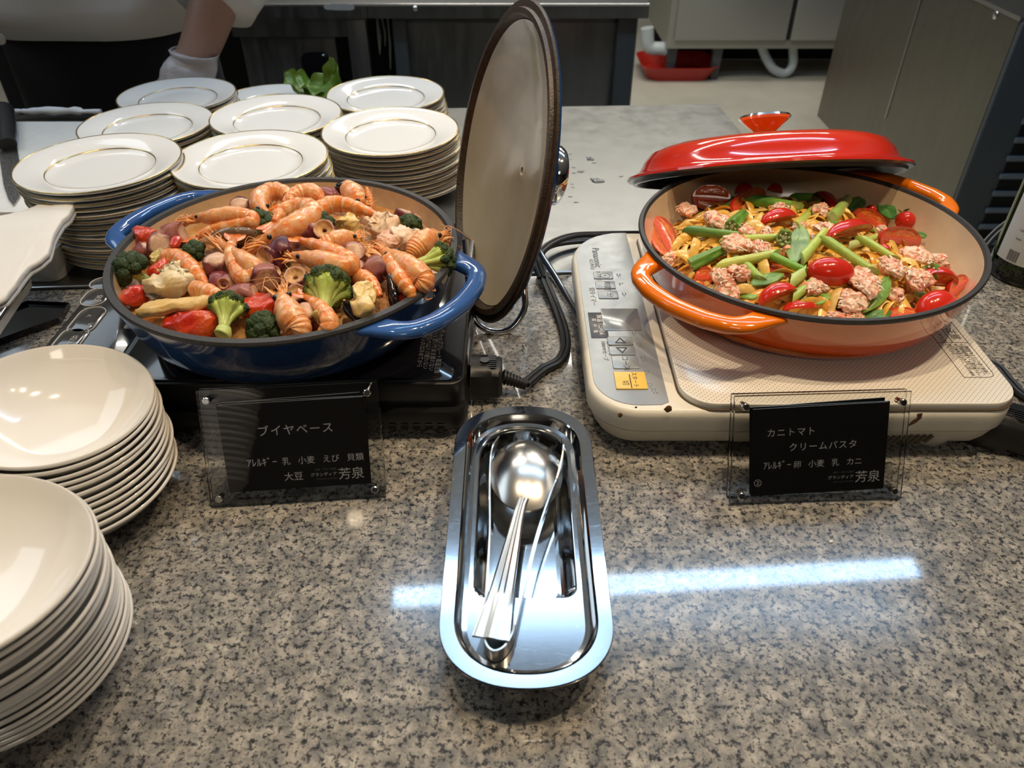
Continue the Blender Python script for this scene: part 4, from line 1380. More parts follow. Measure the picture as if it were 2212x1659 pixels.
for (tc, bc_, where) in STK:
    pitch = 0.0062
    n = max(2, int(round((tc[2] - 0.0158) / pitch)) + 1)
    for k in range(n):  # k = 0 topmost
        f = k / (n - 1)
        x = lerp(tc[0], bc_[0], f) + rp.uniform(-0.0012, 0.0012) * (k > 0)
        y = lerp(tc[1], bc_[1], f) + rp.uniform(-0.0012, 0.0012) * (k > 0)
        z = lerp(tc[2] - 0.0158, 0.0006, f)
        lab = 'gold-rimmed plate, %s %s the %s' % (ORD[k], 'of' if k == 0 else 'from the top in', where)
        if k == n - 1:
            lab = 'lowest gold-rimmed plate of the %s' % where
        if plate0 is None:
            plate0 = make_plate(lab)
            o = plate0
        else:
            o = copy_tree(plate0)
            o['label'] = lab
        o['group'] = 'gold-rimmed white plates in stacks'
        o.location = (x, y, z)
        o.rotation_euler = (rp.uniform(-0.004, 0.004), rp.uniform(-0.004, 0.004), rp.uniform(0, 6))
# plate carrying the lettuce
lp = at(570, 214, 0.035)
o = copy_tree(plate0)
o['label'] = 'white plate carrying the green lettuce between the two back stacks'
o.location = (lp.x + 0.015, lp.y - 0.005, 0.018)
o = copy_tree(plate0)
o['label'] = 'white plate lying beneath the lettuce plate at the back'
o.location = (lp.x + 0.015, lp.y - 0.005, 0.009)


def leaf(label, c, L_, W_, rot, curl, seed):
    g_ = MB()
    n, m = 18, 12
    rows = []
    for i in range(n + 1):
        t_ = i / n
        wd_ = W_ * (math.sin(PI * min(1, t_ * 0.9 + 0.08)) ** 0.7)
        row = []
        for j in range(m + 1):
            s_2 = j / m * 2 - 1
            ruff = 0.16 * W_ * abs(s_2) ** 2 * math.sin(t_ * 15 + seed) * (0.5 + t_)
            nz = noise.noise(V3((t_ * 3 + seed, s_2 * 2, seed))) * 0.25 * W_
            row.append(V3((s_2 * wd_ * (1 - 0.1 * abs(s_2)), (t_ - 0.3) * L_, ruff + nz + curl * L_ * t_ * t_ + 0.2 * W_ * s_2 * s_2)))
        rows.append(row)
    top_ = [p for r in rows for p in r]
    bot = [p - V3((0, 0, 0.0006)) for p in top_]
    fs = []
    K = m + 1
    for i in range(n):
        for j in range(m):
            a_ = i * K + j
            fs.append((a_, a_ + 1, a_ + K + 1, a_ + K))
            b_4 = a_ + len(top_)
            fs.append((b_4, b_4 + K, b_4 + K + 1, b_4 + 1))
    g_.add(top_ + bot, fs)
    o_ = g_.build('lettuce_leaf', M['lettuce'], sharp=False)
    o_.matrix_world = Matrix.Translation(c) @ rot
    return tag(o_, label, 'lettuce leaf', 'lettuce leaves')


R3 = lambda a, b_, c: (Matrix.Rotation(math.radians(c), 4, 'Z') @ Matrix.Rotation(math.radians(b_), 4, 'Y') @ Matrix.Rotation(math.radians(a), 4, 'X'))
leaf('low dark green lettuce leaf at the left, drooping over the plate', at(652, 200, 0.038), 0.055, 0.028, R3(25, 10, 70), 0.2, 1)
leaf('glossy middle lettuce leaf bulging towards the plate stacks', at(695, 204, 0.042), 0.060, 0.036, R3(25, -5, -20), 0.1, 2)
leaf('tall curled lettuce leaf standing up at the right', at(722, 188, 0.048), 0.062, 0.022, R3(70, 10, -35), 0.3, 4)
leaf('flat lettuce leaf tucked at the back of the bunch', at(685, 198, 0.042), 0.055, 0.030, R3(15, 0, 80), 0.2, 7)

# ============================================================ BOWLS
BRD = 0.07
def make_bowl(label):
    t = MB()
    P = [(0.0, 0.004), (0.026, 0.0042), (0.036, 0.0060), (0.048, 0.0120), (0.058, 0.0200), (0.065, 0.0275), (BRD - 0.0012, 0.0335), (BRD, 0.0346), (BRD + 0.0012, 0.0338), (BRD + 0.0010, 0.0322), (BRD - 0.0010, 0.0300),
         (0.0625, 0.0225), (0.053, 0.0130), (0.043, 0.0055), (0.033, 0.0018), (0.030, 0.0), (0.027, 0.0), (0.026, 0.0015), (0.0, 0.002)]
    t.lathe(P, 96)
    o_ = t.build('bowl', M['melamine'], sharp=70)
    return tag(o_, label, 'bowl', 'ivory white bowls in two stacks')


bowl0 = None
def bowlstack(top, ntop, Rt, base, Rb, n, where):
    global bowl0
    top, base = V3(top), V3(base)
    for k in range(n):
        f = k / (n - 1)
        lab = 'ivory white bowl, %s %s the %s' % (ORD[k], 'of' if k == 0 else 'from the top in', where)
        if k == n - 1:
            lab = 'ivory white bowl at the very bottom of the %s' % where
        if bowl0 is None:
            bowl0 = make_bowl(lab)
            o_ = bowl0
        else:
            o_ = bowl0.copy()
            COL.objects.link(o_)
            o_['label'] = lab
        nn = V3(ntop).lerp(V3((0, 0, 1)), f ** 0.6).normalized()
        c = top.lerp(base, f) + (V3((rp.uniform(-1, 1), rp.uniform(-1, 1), 0)) * 0.0014 if 0 < k < n - 1 else V3())
        s_3 = lerp(Rt, Rb, f) / BRD
        o_.matrix_world = axis_frame(c, nn) @ Matrix.Diagonal((s_3, s_3, s_3, 1)) @ Matrix.Translation((0, 0, -0.0346))


bowlstack((-0.3326, 0.4289, 0.0803), (0.129, -0.007, 0.99), 0.068, (-0.318, 0.4015, 0.0347), 0.069, 12, 'stack beside the black cooktop')
bowlstack((-0.289, 0.246, 0.122), (0.069, 0.089, 0.9936), 0.071, (-0.2955, 0.260, 0.0347), 0.068, 15, 'nearest stack at the lower left')

# ============================================================ BOTTLE
bo = thing('wine_bottle', 'dark green glass bottle with a white back label at the right edge', 'bottle', (0.567, 0.748, 0.0008))
BRr = 0.0365
MB().lathe([(0, 0.012), (0.02, 0.008), (BRr - 0.006, 0.0015), (BRr - 0.003, 0), (BRr - 0.0008, 0.002), (BRr, 0.006), (BRr, 0.185), (BRr - 0.003, 0.200), (0.022, 0.222), (0.0145, 0.240), (0.0140, 0.295), (0.0155, 0.296), (0.0155, 0.303), (0.0125, 0.303),
            (0.0120, 0.24), (0.02, 0.22), (BRr - 0.006, 0.198), (BRr - 0.003, 0.18), (BRr - 0.003, 0.010), (BRr - 0.008, 0.0055), (0.02, 0.012), (0, 0.016)], 64).build('glass', M['bottle'], bo)
MB().lathe([(0, 0.0165), (0.02, 0.0125), (BRr - 0.008, 0.006), (BRr - 0.0034, 0.0105), (BRr - 0.0034, 0.165), (0, 0.165)], 48).build('wine', mat_glass('olive wine', (0.22, 0.27, 0.03), 1.34), bo)
g = MB()
a0_, a1_ = math.radians(178), math.radians(262)
Lr = []
for k in range(25):
    a_ = lerp(a0_, a1_, k / 24)
    Lr.append([(r * math.cos(a_), r * math.sin(a_), z) for r, z in ((BRr + 0.0002, 0.024), (BRr + 0.0005, 0.024), (BRr + 0.0005, 0.150), (BRr + 0.0002, 0.150))])
g.loops(Lr)
lb = g.build('paper_label', M['paper'], bo, sharp=30)
def onlabel(s, ang, z, size, rotz=0):
    a_ = math.radians(ang)
    n_ = V3((math.cos(a_), math.sin(a_), 0))
    t_ = V3((-math.sin(a_), math.cos(a_), 0))
    Mx = Matrix((t_, V3((0, 0, 1)), n_)).transposed().to_4x4()
    Mx.translation = n_ * (BRr + 0.0007) + V3((0, 0, z))
    text('print', s, size, M['ink_dark'], lb, Mx @ Matrix.Rotation(math.radians(rotz), 4, 'Z'), 'CENTER', 0.00003)
for i, (s, z, sz) in enumerate((('酒精分', 0.118, 0.004), ('750ml', 0.108, 0.004), ('果実酒', 0.098, 0.004), ('20歳未満', 0.088, 0.003), ('ml', 0.070, 0.004), ('1234', 0.060, 0.003), ('0500', 0.050, 0.003))):
    onlabel(s, 206, z, sz, 0)
for i in range(12):
    a_ = math.radians(200 + i * 1.5)
    n_ = V3((math.cos(a_), math.sin(a_), 0))
    c_ = n_ * (BRr + 0.0007)
    MB().box(-0.00018 - 0.0001 * (i % 3), 0.00018, -0.00004, 0.00004, -0.006, 0.006).build('barcode_bar', M['ink_dark'], lb, smooth=False, M=Matrix.Translation(c_ + V3((0, 0, 0.032))) @ Matrix.Rotation(a_ + PI / 2, 4, 'Z'))

# ============================================================ LEFT CLUTTER
# white cutting board with a knife on it
b0, b1 = at(-40, 330, 0.018), at(78, 457, 0.018)
cbx1 = at(76, 456, 0.018).x
cby0 = at(40, 458, 0.018).y
o = MB().rbox((cbx1 - 0.30 + cbx1) / 2, cby0 + 0.16, 0.30, 0.32, 0.008, 0.0005, 0.018, 0.0015, 4).build('cutting_board', M['board'])
tag(o, 'white plastic cutting board under the knife at the left edge', 'cutting board')
kn = thing('chef_knife', 'stained kitchen knife with black handle lying on the white cutting board', 'knife')
bl3 = [at(u, v, 0.0200) for u, v in ((-5, 312), (36, 308), (42, 350), (46, 400), (43, 425), (30, 444), (18, 430), (8, 400), (2, 360))]
MB().loops([[V3((p.x, p.y, z)) for p in bl3] for z in (0.0190, 0.0206)]).build('blade', M['knife'], kn, smooth=False)
hp = [at(u, v, 0.028) for u, v in ((16, 312), (16, 285), (14, 255), (10, 236), (-6, 226))]
MB().tube(spline(hp, 20), [0.0125, 0.0118, 0.0115, 0.0115] + [0.0125] * 12 + [0.012, 0.010, 0.008, 0.003], 16, flat=0.72).build('handle', M['black_rubber'], kn)
# folded white towel at the back edge
g = MB()
pts = [at(u, v, 0.012) for u, v in ((10, 247), (60, 245), (120, 244), (170, 245), (212, 246))]
S = spline(pts, 40)
g.tube(S, [0.006 + 0.003 * noise.noise(V3((i * 0.2, 0, 0))) + (0.002 if 6 < i < 30 else -0.001) for i in range(40)], 16, flat=0.7)
g.displace(0.002, 60, 3)
for i, v in enumerate(g.v):
    g.v[i] = (v[0], v[1] + 0.01, max(v[2], 0.0008))
tag(g.build('folded_towel', M['towel']), 'folded white towel lying along the back edge of the steel table', 'towel')
# white plastic tub
tc = at(82, 566, 0.022)
o = MB().loops([rrect(tc.x - 0.012, tc.y + 0.02, w_, d_, r_, z, 6) for w_, d_, r_, z in ((0.062, 0.05, 0.012, 0.0006), (0.066, 0.054, 0.013, 0.012), (0.070, 0.058, 0.014, 0.036), (0.066, 0.054, 0.012, 0.036), (0.062, 0.050, 0.010, 0.006))]).build('plastic_tub', M['board'])
tag(o, 'small white plastic tub half hidden behind the folded cloth', 'tub')
# dark steel serving dish under the cloth
ds = thing('serving_dish', 'deep dark-edged steel serving dish at the left edge under the white cloth', 'dish')
q1, q2, q3 = at(62, 580, 0.062), at(66, 612, 0.058), at(0, 706, 0.055)
wdir = (q3 - q2)
g = MB()
def quadsolid(g_, P, th, nrm):
    nrm = V3(nrm).normalized() * th
    g_.loops([[V3(p) for p in P], [V3(p) + nrm for p in P]])
A1, A2 = at(64, 588, 0.068), at(-40, 738, 0.068)
out_ = V3((-0.35, 0.0, 0))
top_loop = [A1, A2, A2 + out_ * 0.7, A1 + out_ * 0.7 + V3((0, 0.05, 0))]
bot_loop = [p + V3((-0.004, 0.001, -0.016)) for p in top_loop]
g.loops([bot_loop, top_loop, [p + V3((-0.003, 0.001, 0)) for p in top_loop], [p + V3((-0.006, 0.001, -0.012)) for p in top_loop]], cap0=True, cap1=True)
g.build('dish_wall', M['steel_trim'], ds, smooth=False)
MB().box(A1.x - 0.24, A1.x - 0.10, A1.y - 0.16, A1.y - 0.02, 0.0005, 0.0515).build('dish_stand', M['black_plastic'], ds, smooth=False)
S = spline([A1 + V3((-0.03, 0.03, 0)), A1, lerp(A1, A2, 0.5), A2], 30)
g = MB().tube(S, 0.0035, 10)
g.build('rolled_rim', M['chrome'], ds)
# white cloth draped over the dish
ol = [(-60, 478), (20, 463), (70, 449), (112, 437), (135, 432), (152, 431), (164, 441), (163, 452), (152, 468), (138, 484), (121, 512), (112, 535), (106, 552), (90, 566), (66, 580), (50, 597), (34, 620), (10, 646), (-40, 672)]
P = [at(u, v, 0.078) for u, v in ol]
cx_ = sum((p.x for p in P)) / len(P)
cy_ = sum((p.y for p in P)) / len(P)
Pd = []
for i in range(len(P)):
    a_, b_5 = P[i], P[(i + 1) % len(P)]
    for k in range(4):
        Pd.append(a_.lerp(b_5, k / 4))
Ls = []
cc = V3((cx_, cy_, 0.078))
for s_4, z_ in ((0.9, -0.010), (0.972, -0.0098), (0.985, -0.008), (0.975, -0.0062), (0.955, -0.0052), (0.985, -0.0045), (1.0, -0.0030), (1.0, -0.0012), (0.985, 0.0005), (0.95, 0.0010), (0.8, 0.0014), (0.6, 0.0016), (0.4, 0.0018), (0.2, 0.0018), (0.02, 0.0018)):
    row = []
    for p in Pd:
        q = cc + (p - cc) * s_4
        q.z = 0.080 + z_ + 0.005 * noise.noise(q * 14) + 0.0012 * noise.noise(q * 60)
        row.append(q)
    Ls.append(row)
g = MB().loops(Ls)
tag(g.build('folded_cloth', M['cloth'], sharp=False), 'folded white cloth napkin jutting from the left over the steel dish', 'cloth')
# black tray lying on the granite behind the bowls
p4 = [at(u, v, 0.006) for u, v in ((-80, 700), (60, 652), (150, 656), (128, 690), (60, 713), (0, 735), (-80, 770))]
cc = sum(p4, V3()) / len(p4)
g = MB().loops([[cc + (p - cc) * s_ + V3((0, 0, z - 0.006)) for p in p4] for s_, z in ((0.97, 0.0006), (1.0, 0.002), (1.0, 0.0075), (0.985, 0.0078), (0.96, 0.004))])
tag(g.build('black_tray', M['black_glass'], smooth=False), 'flat glossy black tray on the granite left of the black cooktop', 'tray')
# crumbs on counter and board
for i, (u, v, mt, s_, lab) in enumerate([(1795, 1170, 'board', 0.0016, 'tiny pale crumb on the granite below the right sign'), ]):
    o = MB().ball((0, 0, 0), (s_, s_ * 0.7, s_ * 0.6), 8, 6).displace(s_ * 0.5, 500, i).build('crumb', M[mt], loc=at(u, v, s_ * 0.5))
    tag(o, lab, 'crumb')

# ============================================================ CHEF
body = thing('chef', 'chef in a white jacket and black apron standing behind the steel table, arm reaching down', 'person', (-0.77, 1.56, FZ))
def loc(p):
    return V3(p) - V3((-0.77, 1.56, FZ))
cw = aty(462, 12, 1.42)
wr = aty(420, 140, 1.375)
el = V3((-0.475, 1.50, 0.22))
sh = V3((-0.53, 1.58, 0.50))
# continuous body grown with a skin modifier
sk_v, sk_e, sk_r = [], [], []
def J(p, r, par=None):
    sk_v.append(tuple(loc(p)))
    sk_r.append(r)
    if par is not None:
        sk_e.append((par, len(sk_v) - 1))
    return len(sk_v) - 1
cx0, cy0 = -0.77, 1.58
pel = J((cx0, cy0, 0.02), (0.15, 0.11))
wst = J((cx0, cy0, 0.18), (0.15, 0.11), pel)
cst = J((cx0, cy0, 0.38), (0.17, 0.12), wst)
nk0 = J((cx0, cy0, 0.56), (0.07, 0.07), cst)
nk1 = J((cx0, cy0 - 0.02, 0.63), (0.055, 0.055), nk0)
hd0 = J((cx0, cy0 - 0.04, 0.70), (0.075, 0.085), nk1)
hd1 = J((cx0, cy0 - 0.04, 0.80), (0.078, 0.092), hd0)
hd2 = J((cx0, cy0 - 0.03, 0.86), (0.05, 0.06), hd1)
for sx in (-1, 1):
    hp_ = J((cx0 + sx * 0.09, cy0, -0.06), (0.095, 0.095), pel)
    kn_ = J((cx0 + sx * 0.10, cy0 - 0.02, -0.38), (0.06, 0.06), hp_)
    an_ = J((cx0 + sx * 0.10, cy0 + 0.02, -0.77), (0.04, 0.04), kn_)
    ft_ = J((cx0 + sx * 0.11, cy0 - 0.13, -0.815), (0.035, 0.03), an_)
shR = J(sh + V3((-0.03, 0, 0)), (0.06, 0.06), nk0)
elR = J(el, (0.048, 0.048), shR)
fmR = J(cw.lerp(el, 0.3), (0.043, 0.043), elR)
mdR = J(lerp(cw, wr, 0.4) + V3((0, 0, 0)), (0.038, 0.038), fmR)
wrR = J(wr, (0.028, 0.033), mdR)
pm = wr + V3((-0.028, -0.02, -0.040))
plm = J(pm, (0.030, 0.020), wrR)
for i, (dx, dz, ln) in enumerate(((-0.030, -0.006, 0.9), (-0.016, -0.012, 1.0), (-0.002, -0.014, 0.95), (0.012, -0.012, 0.75))):
    f1_ = J(pm + V3((dx * 0.7 - 0.012, -0.018, -0.020 + dz * 0.3)), (0.0095, 0.0095), plm)
    f2_ = J(pm + V3((dx - 0.022, -0.030, -0.036 * ln)), (0.0085, 0.0085), f1_)
    f3_ = J(pm + V3((dx - 0.030, -0.030, -0.054 * ln)), (0.0075, 0.0075), f2_)
th1 = J(pm + V3((-0.034, 0.006, 0.008)), (0.011, 0.011), plm)
th2 = J(pm + V3((-0.050, -0.010, -0.016)), (0.009, 0.009), th1)
shL = J((cx0 - 0.21, cy0, 0.50), (0.06, 0.06), nk0)
elL = J((cx0 - 0.26, cy0 - 0.02, 0.22), (0.048, 0.048), shL)
wrL = J((cx0 - 0.22, cy0 - 0.20, 0.10), (0.030, 0.030), elL)
hdL = J((cx0 - 0.18, cy0 - 0.27, 0.07), (0.032, 0.022), wrL)
me = bpy.data.meshes.new('body')
me.from_pydata(sk_v, sk_e, [])
bo2 = bpy.data.objects.new('body', me)
COL.objects.link(bo2)
md = bo2.modifiers.new('skin', 'SKIN')
md.use_smooth_shade = True
for d_, r in zip(me.skin_vertices[0].data, sk_r):
    d_.radius = r
me.skin_vertices[0].data[pel].use_root = True
ms = bo2.modifiers.new('sub', 'SUBSURF')
ms.levels = ms.render_levels = 2
dg = bpy.context.evaluated_depsgraph_get()
dg.update()
nm_ = bpy.data.meshes.new_from_object(bo2.evaluated_get(dg))
bpy.data.objects.remove(bo2)
nm_.materials.clear()
nm_.materials.append(M['skin'])
bo2 = bpy.data.objects.new('body', nm_)
COL.objects.link(bo2)
bo2.parent = body


def ell(z, a_, b_6, cx_2=cx0, cy_2=cy0, n=48, wob=0.0, ph=0.0):
    return [loc((cx_2 + a_ * math.cos(2 * PI * j / n), cy_2 + b_6 * math.sin(2 * PI * j / n) - 0.0, z + wob * math.sin(3 * 2 * PI * j / n + ph))) for j in range(n)]


def fold(L, amp, k):
    return [[p + V3((noise.noise(V3((p.x * k, p.y * k, p.z * k * 0.5))), noise.noise(V3((p.x * k + 5, p.y * k, p.z * k * 0.5))), 0)) * amp for p in l] for l in L]


jl = [ell(0.088, 0.185, 0.185, wob=0.006), ell(0.080, 0.190, 0.190, wob=0.006), ell(0.13, 0.196, 0.188), ell(0.22, 0.198, 0.175), ell(0.34, 0.205, 0.165), ell(0.46, 0.20, 0.145), ell(0.53, 0.15, 0.11), ell(0.565, 0.09, 0.085), ell(0.60, 0.068, 0.068)]
MB().loops(fold(jl, 0.010, 7), cap0=True, cap1=False).build('jacket', M['jacket'], body, sharp=False)
al = [ell(-0.62, 0.19, 0.16, wob=0.01), ell(-0.45, 0.195, 0.165), ell(-0.2, 0.192, 0.172), ell(-0.02, 0.185, 0.176), ell(0.06, 0.182, 0.180), ell(0.10, 0.180, 0.178)]
MB().loops(fold(al, 0.010, 9)).build('apron', M['apron'], body, sharp=False)
for sg, s0, e0, c0_ in ((1, sh, el, cw), (-1, V3((cx0 - 0.21, cy0, 0.50)), V3((cx0 - 0.26, cy0 - 0.02, 0.22)), V3((cx0 - 0.245, cy0 - 0.1, 0.17)))):
    S = spline([s0 + V3((-0.06 * sg, 0, 0.03)), s0, lerp(s0, e0, 0.55), e0, c0_ + V3((0, 0, 0.004))], 26)
    g = MB().tube([loc(p) for p in S], [0.085, 0.085] + [0.078] * 14 + [0.072] * 8 + [0.071, 0.068], 20, cap=True)
    g.displace(0.010, 14, 2)
    g.build('sleeve', M['jacket'], body, sharp=False)
# glove over the hand
g = MB()
gl = spline([wr + V3((0.004, 0.002, 0.018)), wr, wr.lerp(pm, 0.5), pm, pm + V3((-0.016, -0.018, -0.020))], 20)
g.tube([loc(p) for p in gl], [0.041, 0.039, 0.037, 0.036, 0.036, 0.037, 0.038, 0.040, 0.041, 0.042, 0.042, 0.042, 0.041, 0.040, 0.038, 0.036, 0.033, 0.030, 0.026, 0.020], 22, flat=0.85)
for i, (dx, dz, ln) in enumerate(((-0.030, -0.006, 0.9), (-0.016, -0.012, 1.0), (-0.002, -0.014, 0.95), (0.012, -0.012, 0.75))):
    g.tube([loc(p) for p in spline([pm + V3((dx * 0.5, -0.008, -0.01)), pm + V3((dx * 0.7 - 0.012, -0.018, -0.020 + dz * 0.3)), pm + V3((dx - 0.022, -0.030, -0.036 * ln)), pm + V3((dx - 0.030, -0.030, -0.057 * ln))], 9)], [0.0125, 0.012, 0.0115, 0.011, 0.011, 0.0105, 0.010, 0.009, 0.005], 10)
g.tube([loc(p) for p in spline([pm, pm + V3((-0.034, 0.006, 0.008)), pm + V3((-0.052, -0.010, -0.020))], 8)], [0.014, 0.014, 0.0135, 0.013, 0.012, 0.0115, 0.010, 0.005], 10)
g.displace(0.003, 60, 4)
gv = g.build('glove', M['glove'], body, sharp=False)
MB().tube([loc(p) for p in [gl[0] + V3((0.0385 * math.cos(a_), 0.034 * math.sin(a_), 0.001 - 0.006 * math.cos(a_))) for a_ in [2 * PI * k / 30 for k in range(31)]]], 0.0014, 6, cap=False).build('glove_cuff', M['glove'], body)
# face, hair and hat (above the picture)
hc = V3((cx0, cy0 - 0.04, 0.76))
g = MB().ball(loc(hc + V3((0, -0.098, 0.0))), (0.012, 0.018, 0.022), 10, 8)
g.build('nose', M['skin'], body)
for sx in (-1, 1):
    MB().ball(loc(hc + V3((sx * 0.032, -0.082, 0.022))), 0.0115, 12, 8).build('eye', M['eye'], body)
    MB().ball(loc(hc + V3((sx * 0.084, 0.0, 0.0))), (0.010, 0.022, 0.032), 10, 8).build('ear', M['skin'], body)
MB().ball(loc(hc + V3((0, -0.086, -0.046))), (0.024, 0.010, 0.006), 12, 8).build('mouth', simple('lips', (0.34, 0.12, 0.09), 0.5), body)
MB().ball(loc(hc + V3((0, 0.022, 0.040))), (0.092, 0.098, 0.085), 20, 14).build('hair', M['black_rubber'], body)
# jacket button and small stains
for (u, v) in ((5, 82),):
    p = aty(u, v, 1.40)
    MB().lathe([(0, 0), (0.009, 0), (0.009, 0.003), (0, 0.0035)], 16).build('button', M['jacket'], body, M=Matrix.Translation(loc((p.x, 1.394, p.z))) @ Matrix.Rotation(PI / 2, 4, 'X'))


# ============================================================ FOOD HELPERS
rf = random.Random(21)


def nz(p, s, sd=0.0):
    return noise.noise(V3((p[0] * s + sd, p[1] * s, p[2] * s)))


def cmix(a, b, t):
    t = max(0, min(1, t))
    return tuple(lerp(x, y, t) for x, y in zip(a, b))


OR, PK, CRM = (0.74, 0.20, 0.020), (0.72, 0.33, 0.15), (0.78, 0.50, 0.28)
DOR = (0.60, 0.09, 0.012)


def local(g, c):
    """shift a mesh builder's world coordinates to the origin c"""
    for i, v in enumerate(g.v):
        g.v[i] = (v[0] - c.x, v[1] - c.y, v[2] - c.z)
    return g


def shrimp(label, pts, r=0.0095, head=True, eye=True, tail=True, headlen=0.42, feel=3, down=(0, 0, -1), sd=0, pale=0.0):
    """pts: (u, v, z) from the snout to the tail"""
    r *= 0.90
    W = [at(u, v, z) for u, v, z in pts]
    n = 84
    S = spline(W, n)
    c = sum(S, V3()) / n
    t = thing('shrimp', label, 'shrimp', c, group='cooked shrimps in the stew')
    hl = headlen if head else 0.0
    k0 = int(n * hl)
    if head:
        k1 = k0 + 3
        rad, cols = [], []
        for i in range(k1):
            s = i / (k1 - 1)
            rad.append(rad_at(r, s))
        def hc_(s, a):
            b_ = 0.5 + 0.5 * math.sin(a)
            base = cmix(PK, CRM, 0.5 + 0.9 * noise.noise(V3((s * 9 + sd, a * 1.4, sd))))
            edge = cmix(DOR, OR, 0.6)
            return cmix(base, edge, max(1 - s * 2.2, 0.55 * (1 - b_) + 0.45 * noise.noise(V3((s * 5, a, sd + 4)))))
        g = MB().tube(S[:k1], rad, 18, flat=1.12, up=(0.05, 0.05, 1), col=hc_)
        for sgn in (-1, 1):   # jagged snout plates and short mouth legs
            for q in range(7):
                i0 = int(k1 * 0.26) + q
                d = (S[0] - S[4]).normalized()
                sd_ = d.cross(V3((0, 0, 1))).normalized()
                a_ = S[i0] + sd_ * sgn * r * 0.35 - V3((0, 0, r * 0.4))
                e_ = S[0] + d * r * rf.uniform(-1.6, 0.9) + sd_ * sgn * r * rf.uniform(0.1, 1.2) - V3((0, 0, r * rf.uniform(-0.4, 1.1)))
                g.tube(spline([a_, (a_ + e_) / 2 + V3((0, 0, r * 0.2)), e_], 7), [r * 0.16, r * 0.15, r * 0.14, r * 0.12, r * 0.09, r * 0.06, r * 0.02], 6, col=cmix((0.76, 0.30, 0.03), (0.80, 0.55, 0.28), rf.random()))
        local(g, c)
        g.displace(r * 0.10, 240, sd)
        g.build('head', M['shell'], t, sharp=False)
    # abdomen
    nb = n - k0
    rad, cols = [], []
    for i in range(nb):
        s = i / (nb - 1)
        base = prof([(0, 0.98), (0.25, 1.0), (0.6, 0.82), (0.85, 0.55), (1, 0.36)], s)
        seg = (s * 6.2) % 1
        rad.append(r * base * (0.93 + 0.11 * (1 - abs(seg - 0.35) * 1.4)))
    def bc_2(s, a):
        seg = (s * 6.2) % 1
        b_ = 0.5 + 0.5 * math.sin(a)
        co = cmix(OR, CRM, pale + (0.85 if seg < 0.35 else 0.1) + 0.35 * noise.noise(V3((s * 14, a * 2, sd))))
        if seg > 0.90:
            co = cmix(co, DOR, 0.7)
        co = cmix(co, CRM, (1 - b_) * 0.35)
        return cmix(co, DOR, max(0, s - 0.80) * 4)
    g = MB().tube(S[k0:], rad, 18, flat=1.1, up=(0.05, 0.05, 1), col=bc_2)
    local(g, c)
    g.displace(r * 0.06, 200, sd + 2)
    g.build('body', M['shell'], t, sharp=False)
    if tail:
        d = (S[-1] - S[-5]).normalized()
        sd_ = d.cross(V3((0.1, 0.2, 1))).normalized()
        g = MB()
        for a_ in (-38, -16, 8, 32):
            dd = (d * math.cos(math.radians(a_)) + sd_ * math.sin(math.radians(a_))).normalized()
            P_ = [S[-1] - d * r * 0.4, S[-1] + dd * r * 0.9, S[-1] + dd * r * 1.9 + V3((0, 0, rf.uniform(-0.2, 0.3) * r))]
            g.tube(spline(P_, 9), [r * x for x in (0.16, 0.24, 0.32, 0.40, 0.45, 0.44, 0.38, 0.26, 0.06)], 8, flat=0.22, up=sd_.cross(dd), col=lambda s, a: cmix(OR, DOR, s * 1.2))
        local(g, c)
        g.build('tail_fan', M['shell'], t, sharp=40)
    if head and eye:
        ie = int(k1 * 0.40)
        d = (S[ie + 1] - S[ie - 1]).normalized()
        sd_ = d.cross(V3((0, 0, 1))).normalized()
        for sgn in (-1, 1):
            p = S[ie] + sd_ * sgn * rad_at(r, 0.40) * 0.90 + V3((0, 0, r * 0.30)) - c
            MB().ball(p, r * 0.25, 12, 8).build('eye', M['eye'], t)
    if head:
        for q in range(feel):
            d = (S[0] - S[5]).normalized()
            L_ = r * rf.uniform(2.0, 4.5)
            sd_ = d.cross(V3((0, 0, 1))).normalized()
            b_ = S[int(k1 * 0.25)]
            P_ = [b_, b_ + d * L_ * 0.35 + sd_ * rf.uniform(-0.3, 0.3) * L_ + V3((0, 0, r * 0.5)), b_ + d * L_ * rf.uniform(-0.3, 0.7) + sd_ * rf.uniform(-0.9, 0.9) * L_ + V3((0, 0, r * rf.uniform(-0.2, 1.0)))]
            g = MB().tube(spline(P_, 14), [0.00042 - 0.00002 * i for i in range(14)], 5, col=(0.78, 0.36, 0.14))
            local(g, c)
            g.build('feeler', M['shell'], t, sharp=False)
    g = MB()   # little legs below the body
    for q in range(7):
        i_ = int(lerp(k0 * 0.8 + 3, n - 12, q / 6))
        d = (S[i_ + 1] - S[i_ - 1]).normalized()
        sd_ = d.cross(V3((0, 0, 1))).normalized() * (1 if q % 2 else -1)
        P_ = [S[i_] - V3((0, 0, r * 0.6)), S[i_] + sd_ * r * 0.9 - V3((0, 0, r * 0.9)), S[i_] + sd_ * r * 0.8 - d * r * 0.7 - V3((0, 0, r * 1.3))]
        g.tube(spline(P_, 7), [r * x for x in (0.12, 0.12, 0.11, 0.09, 0.07, 0.05, 0.02)], 5, col=(0.75, 0.30, 0.10))
    local(g, c)
    g.build('legs', M['shell'], t, sharp=False)
    return t


def rad_at(r, s):
    return r * prof([(0, 0.04), (0.18, 0.16), (0.38, 0.52), (0.62, 0.98), (0.85, 1.12), (1, 1.02)], s)


PURP, DPUR, LPK = (0.24, 0.055, 0.060), (0.075, 0.016, 0.030), (0.52, 0.24, 0.17)


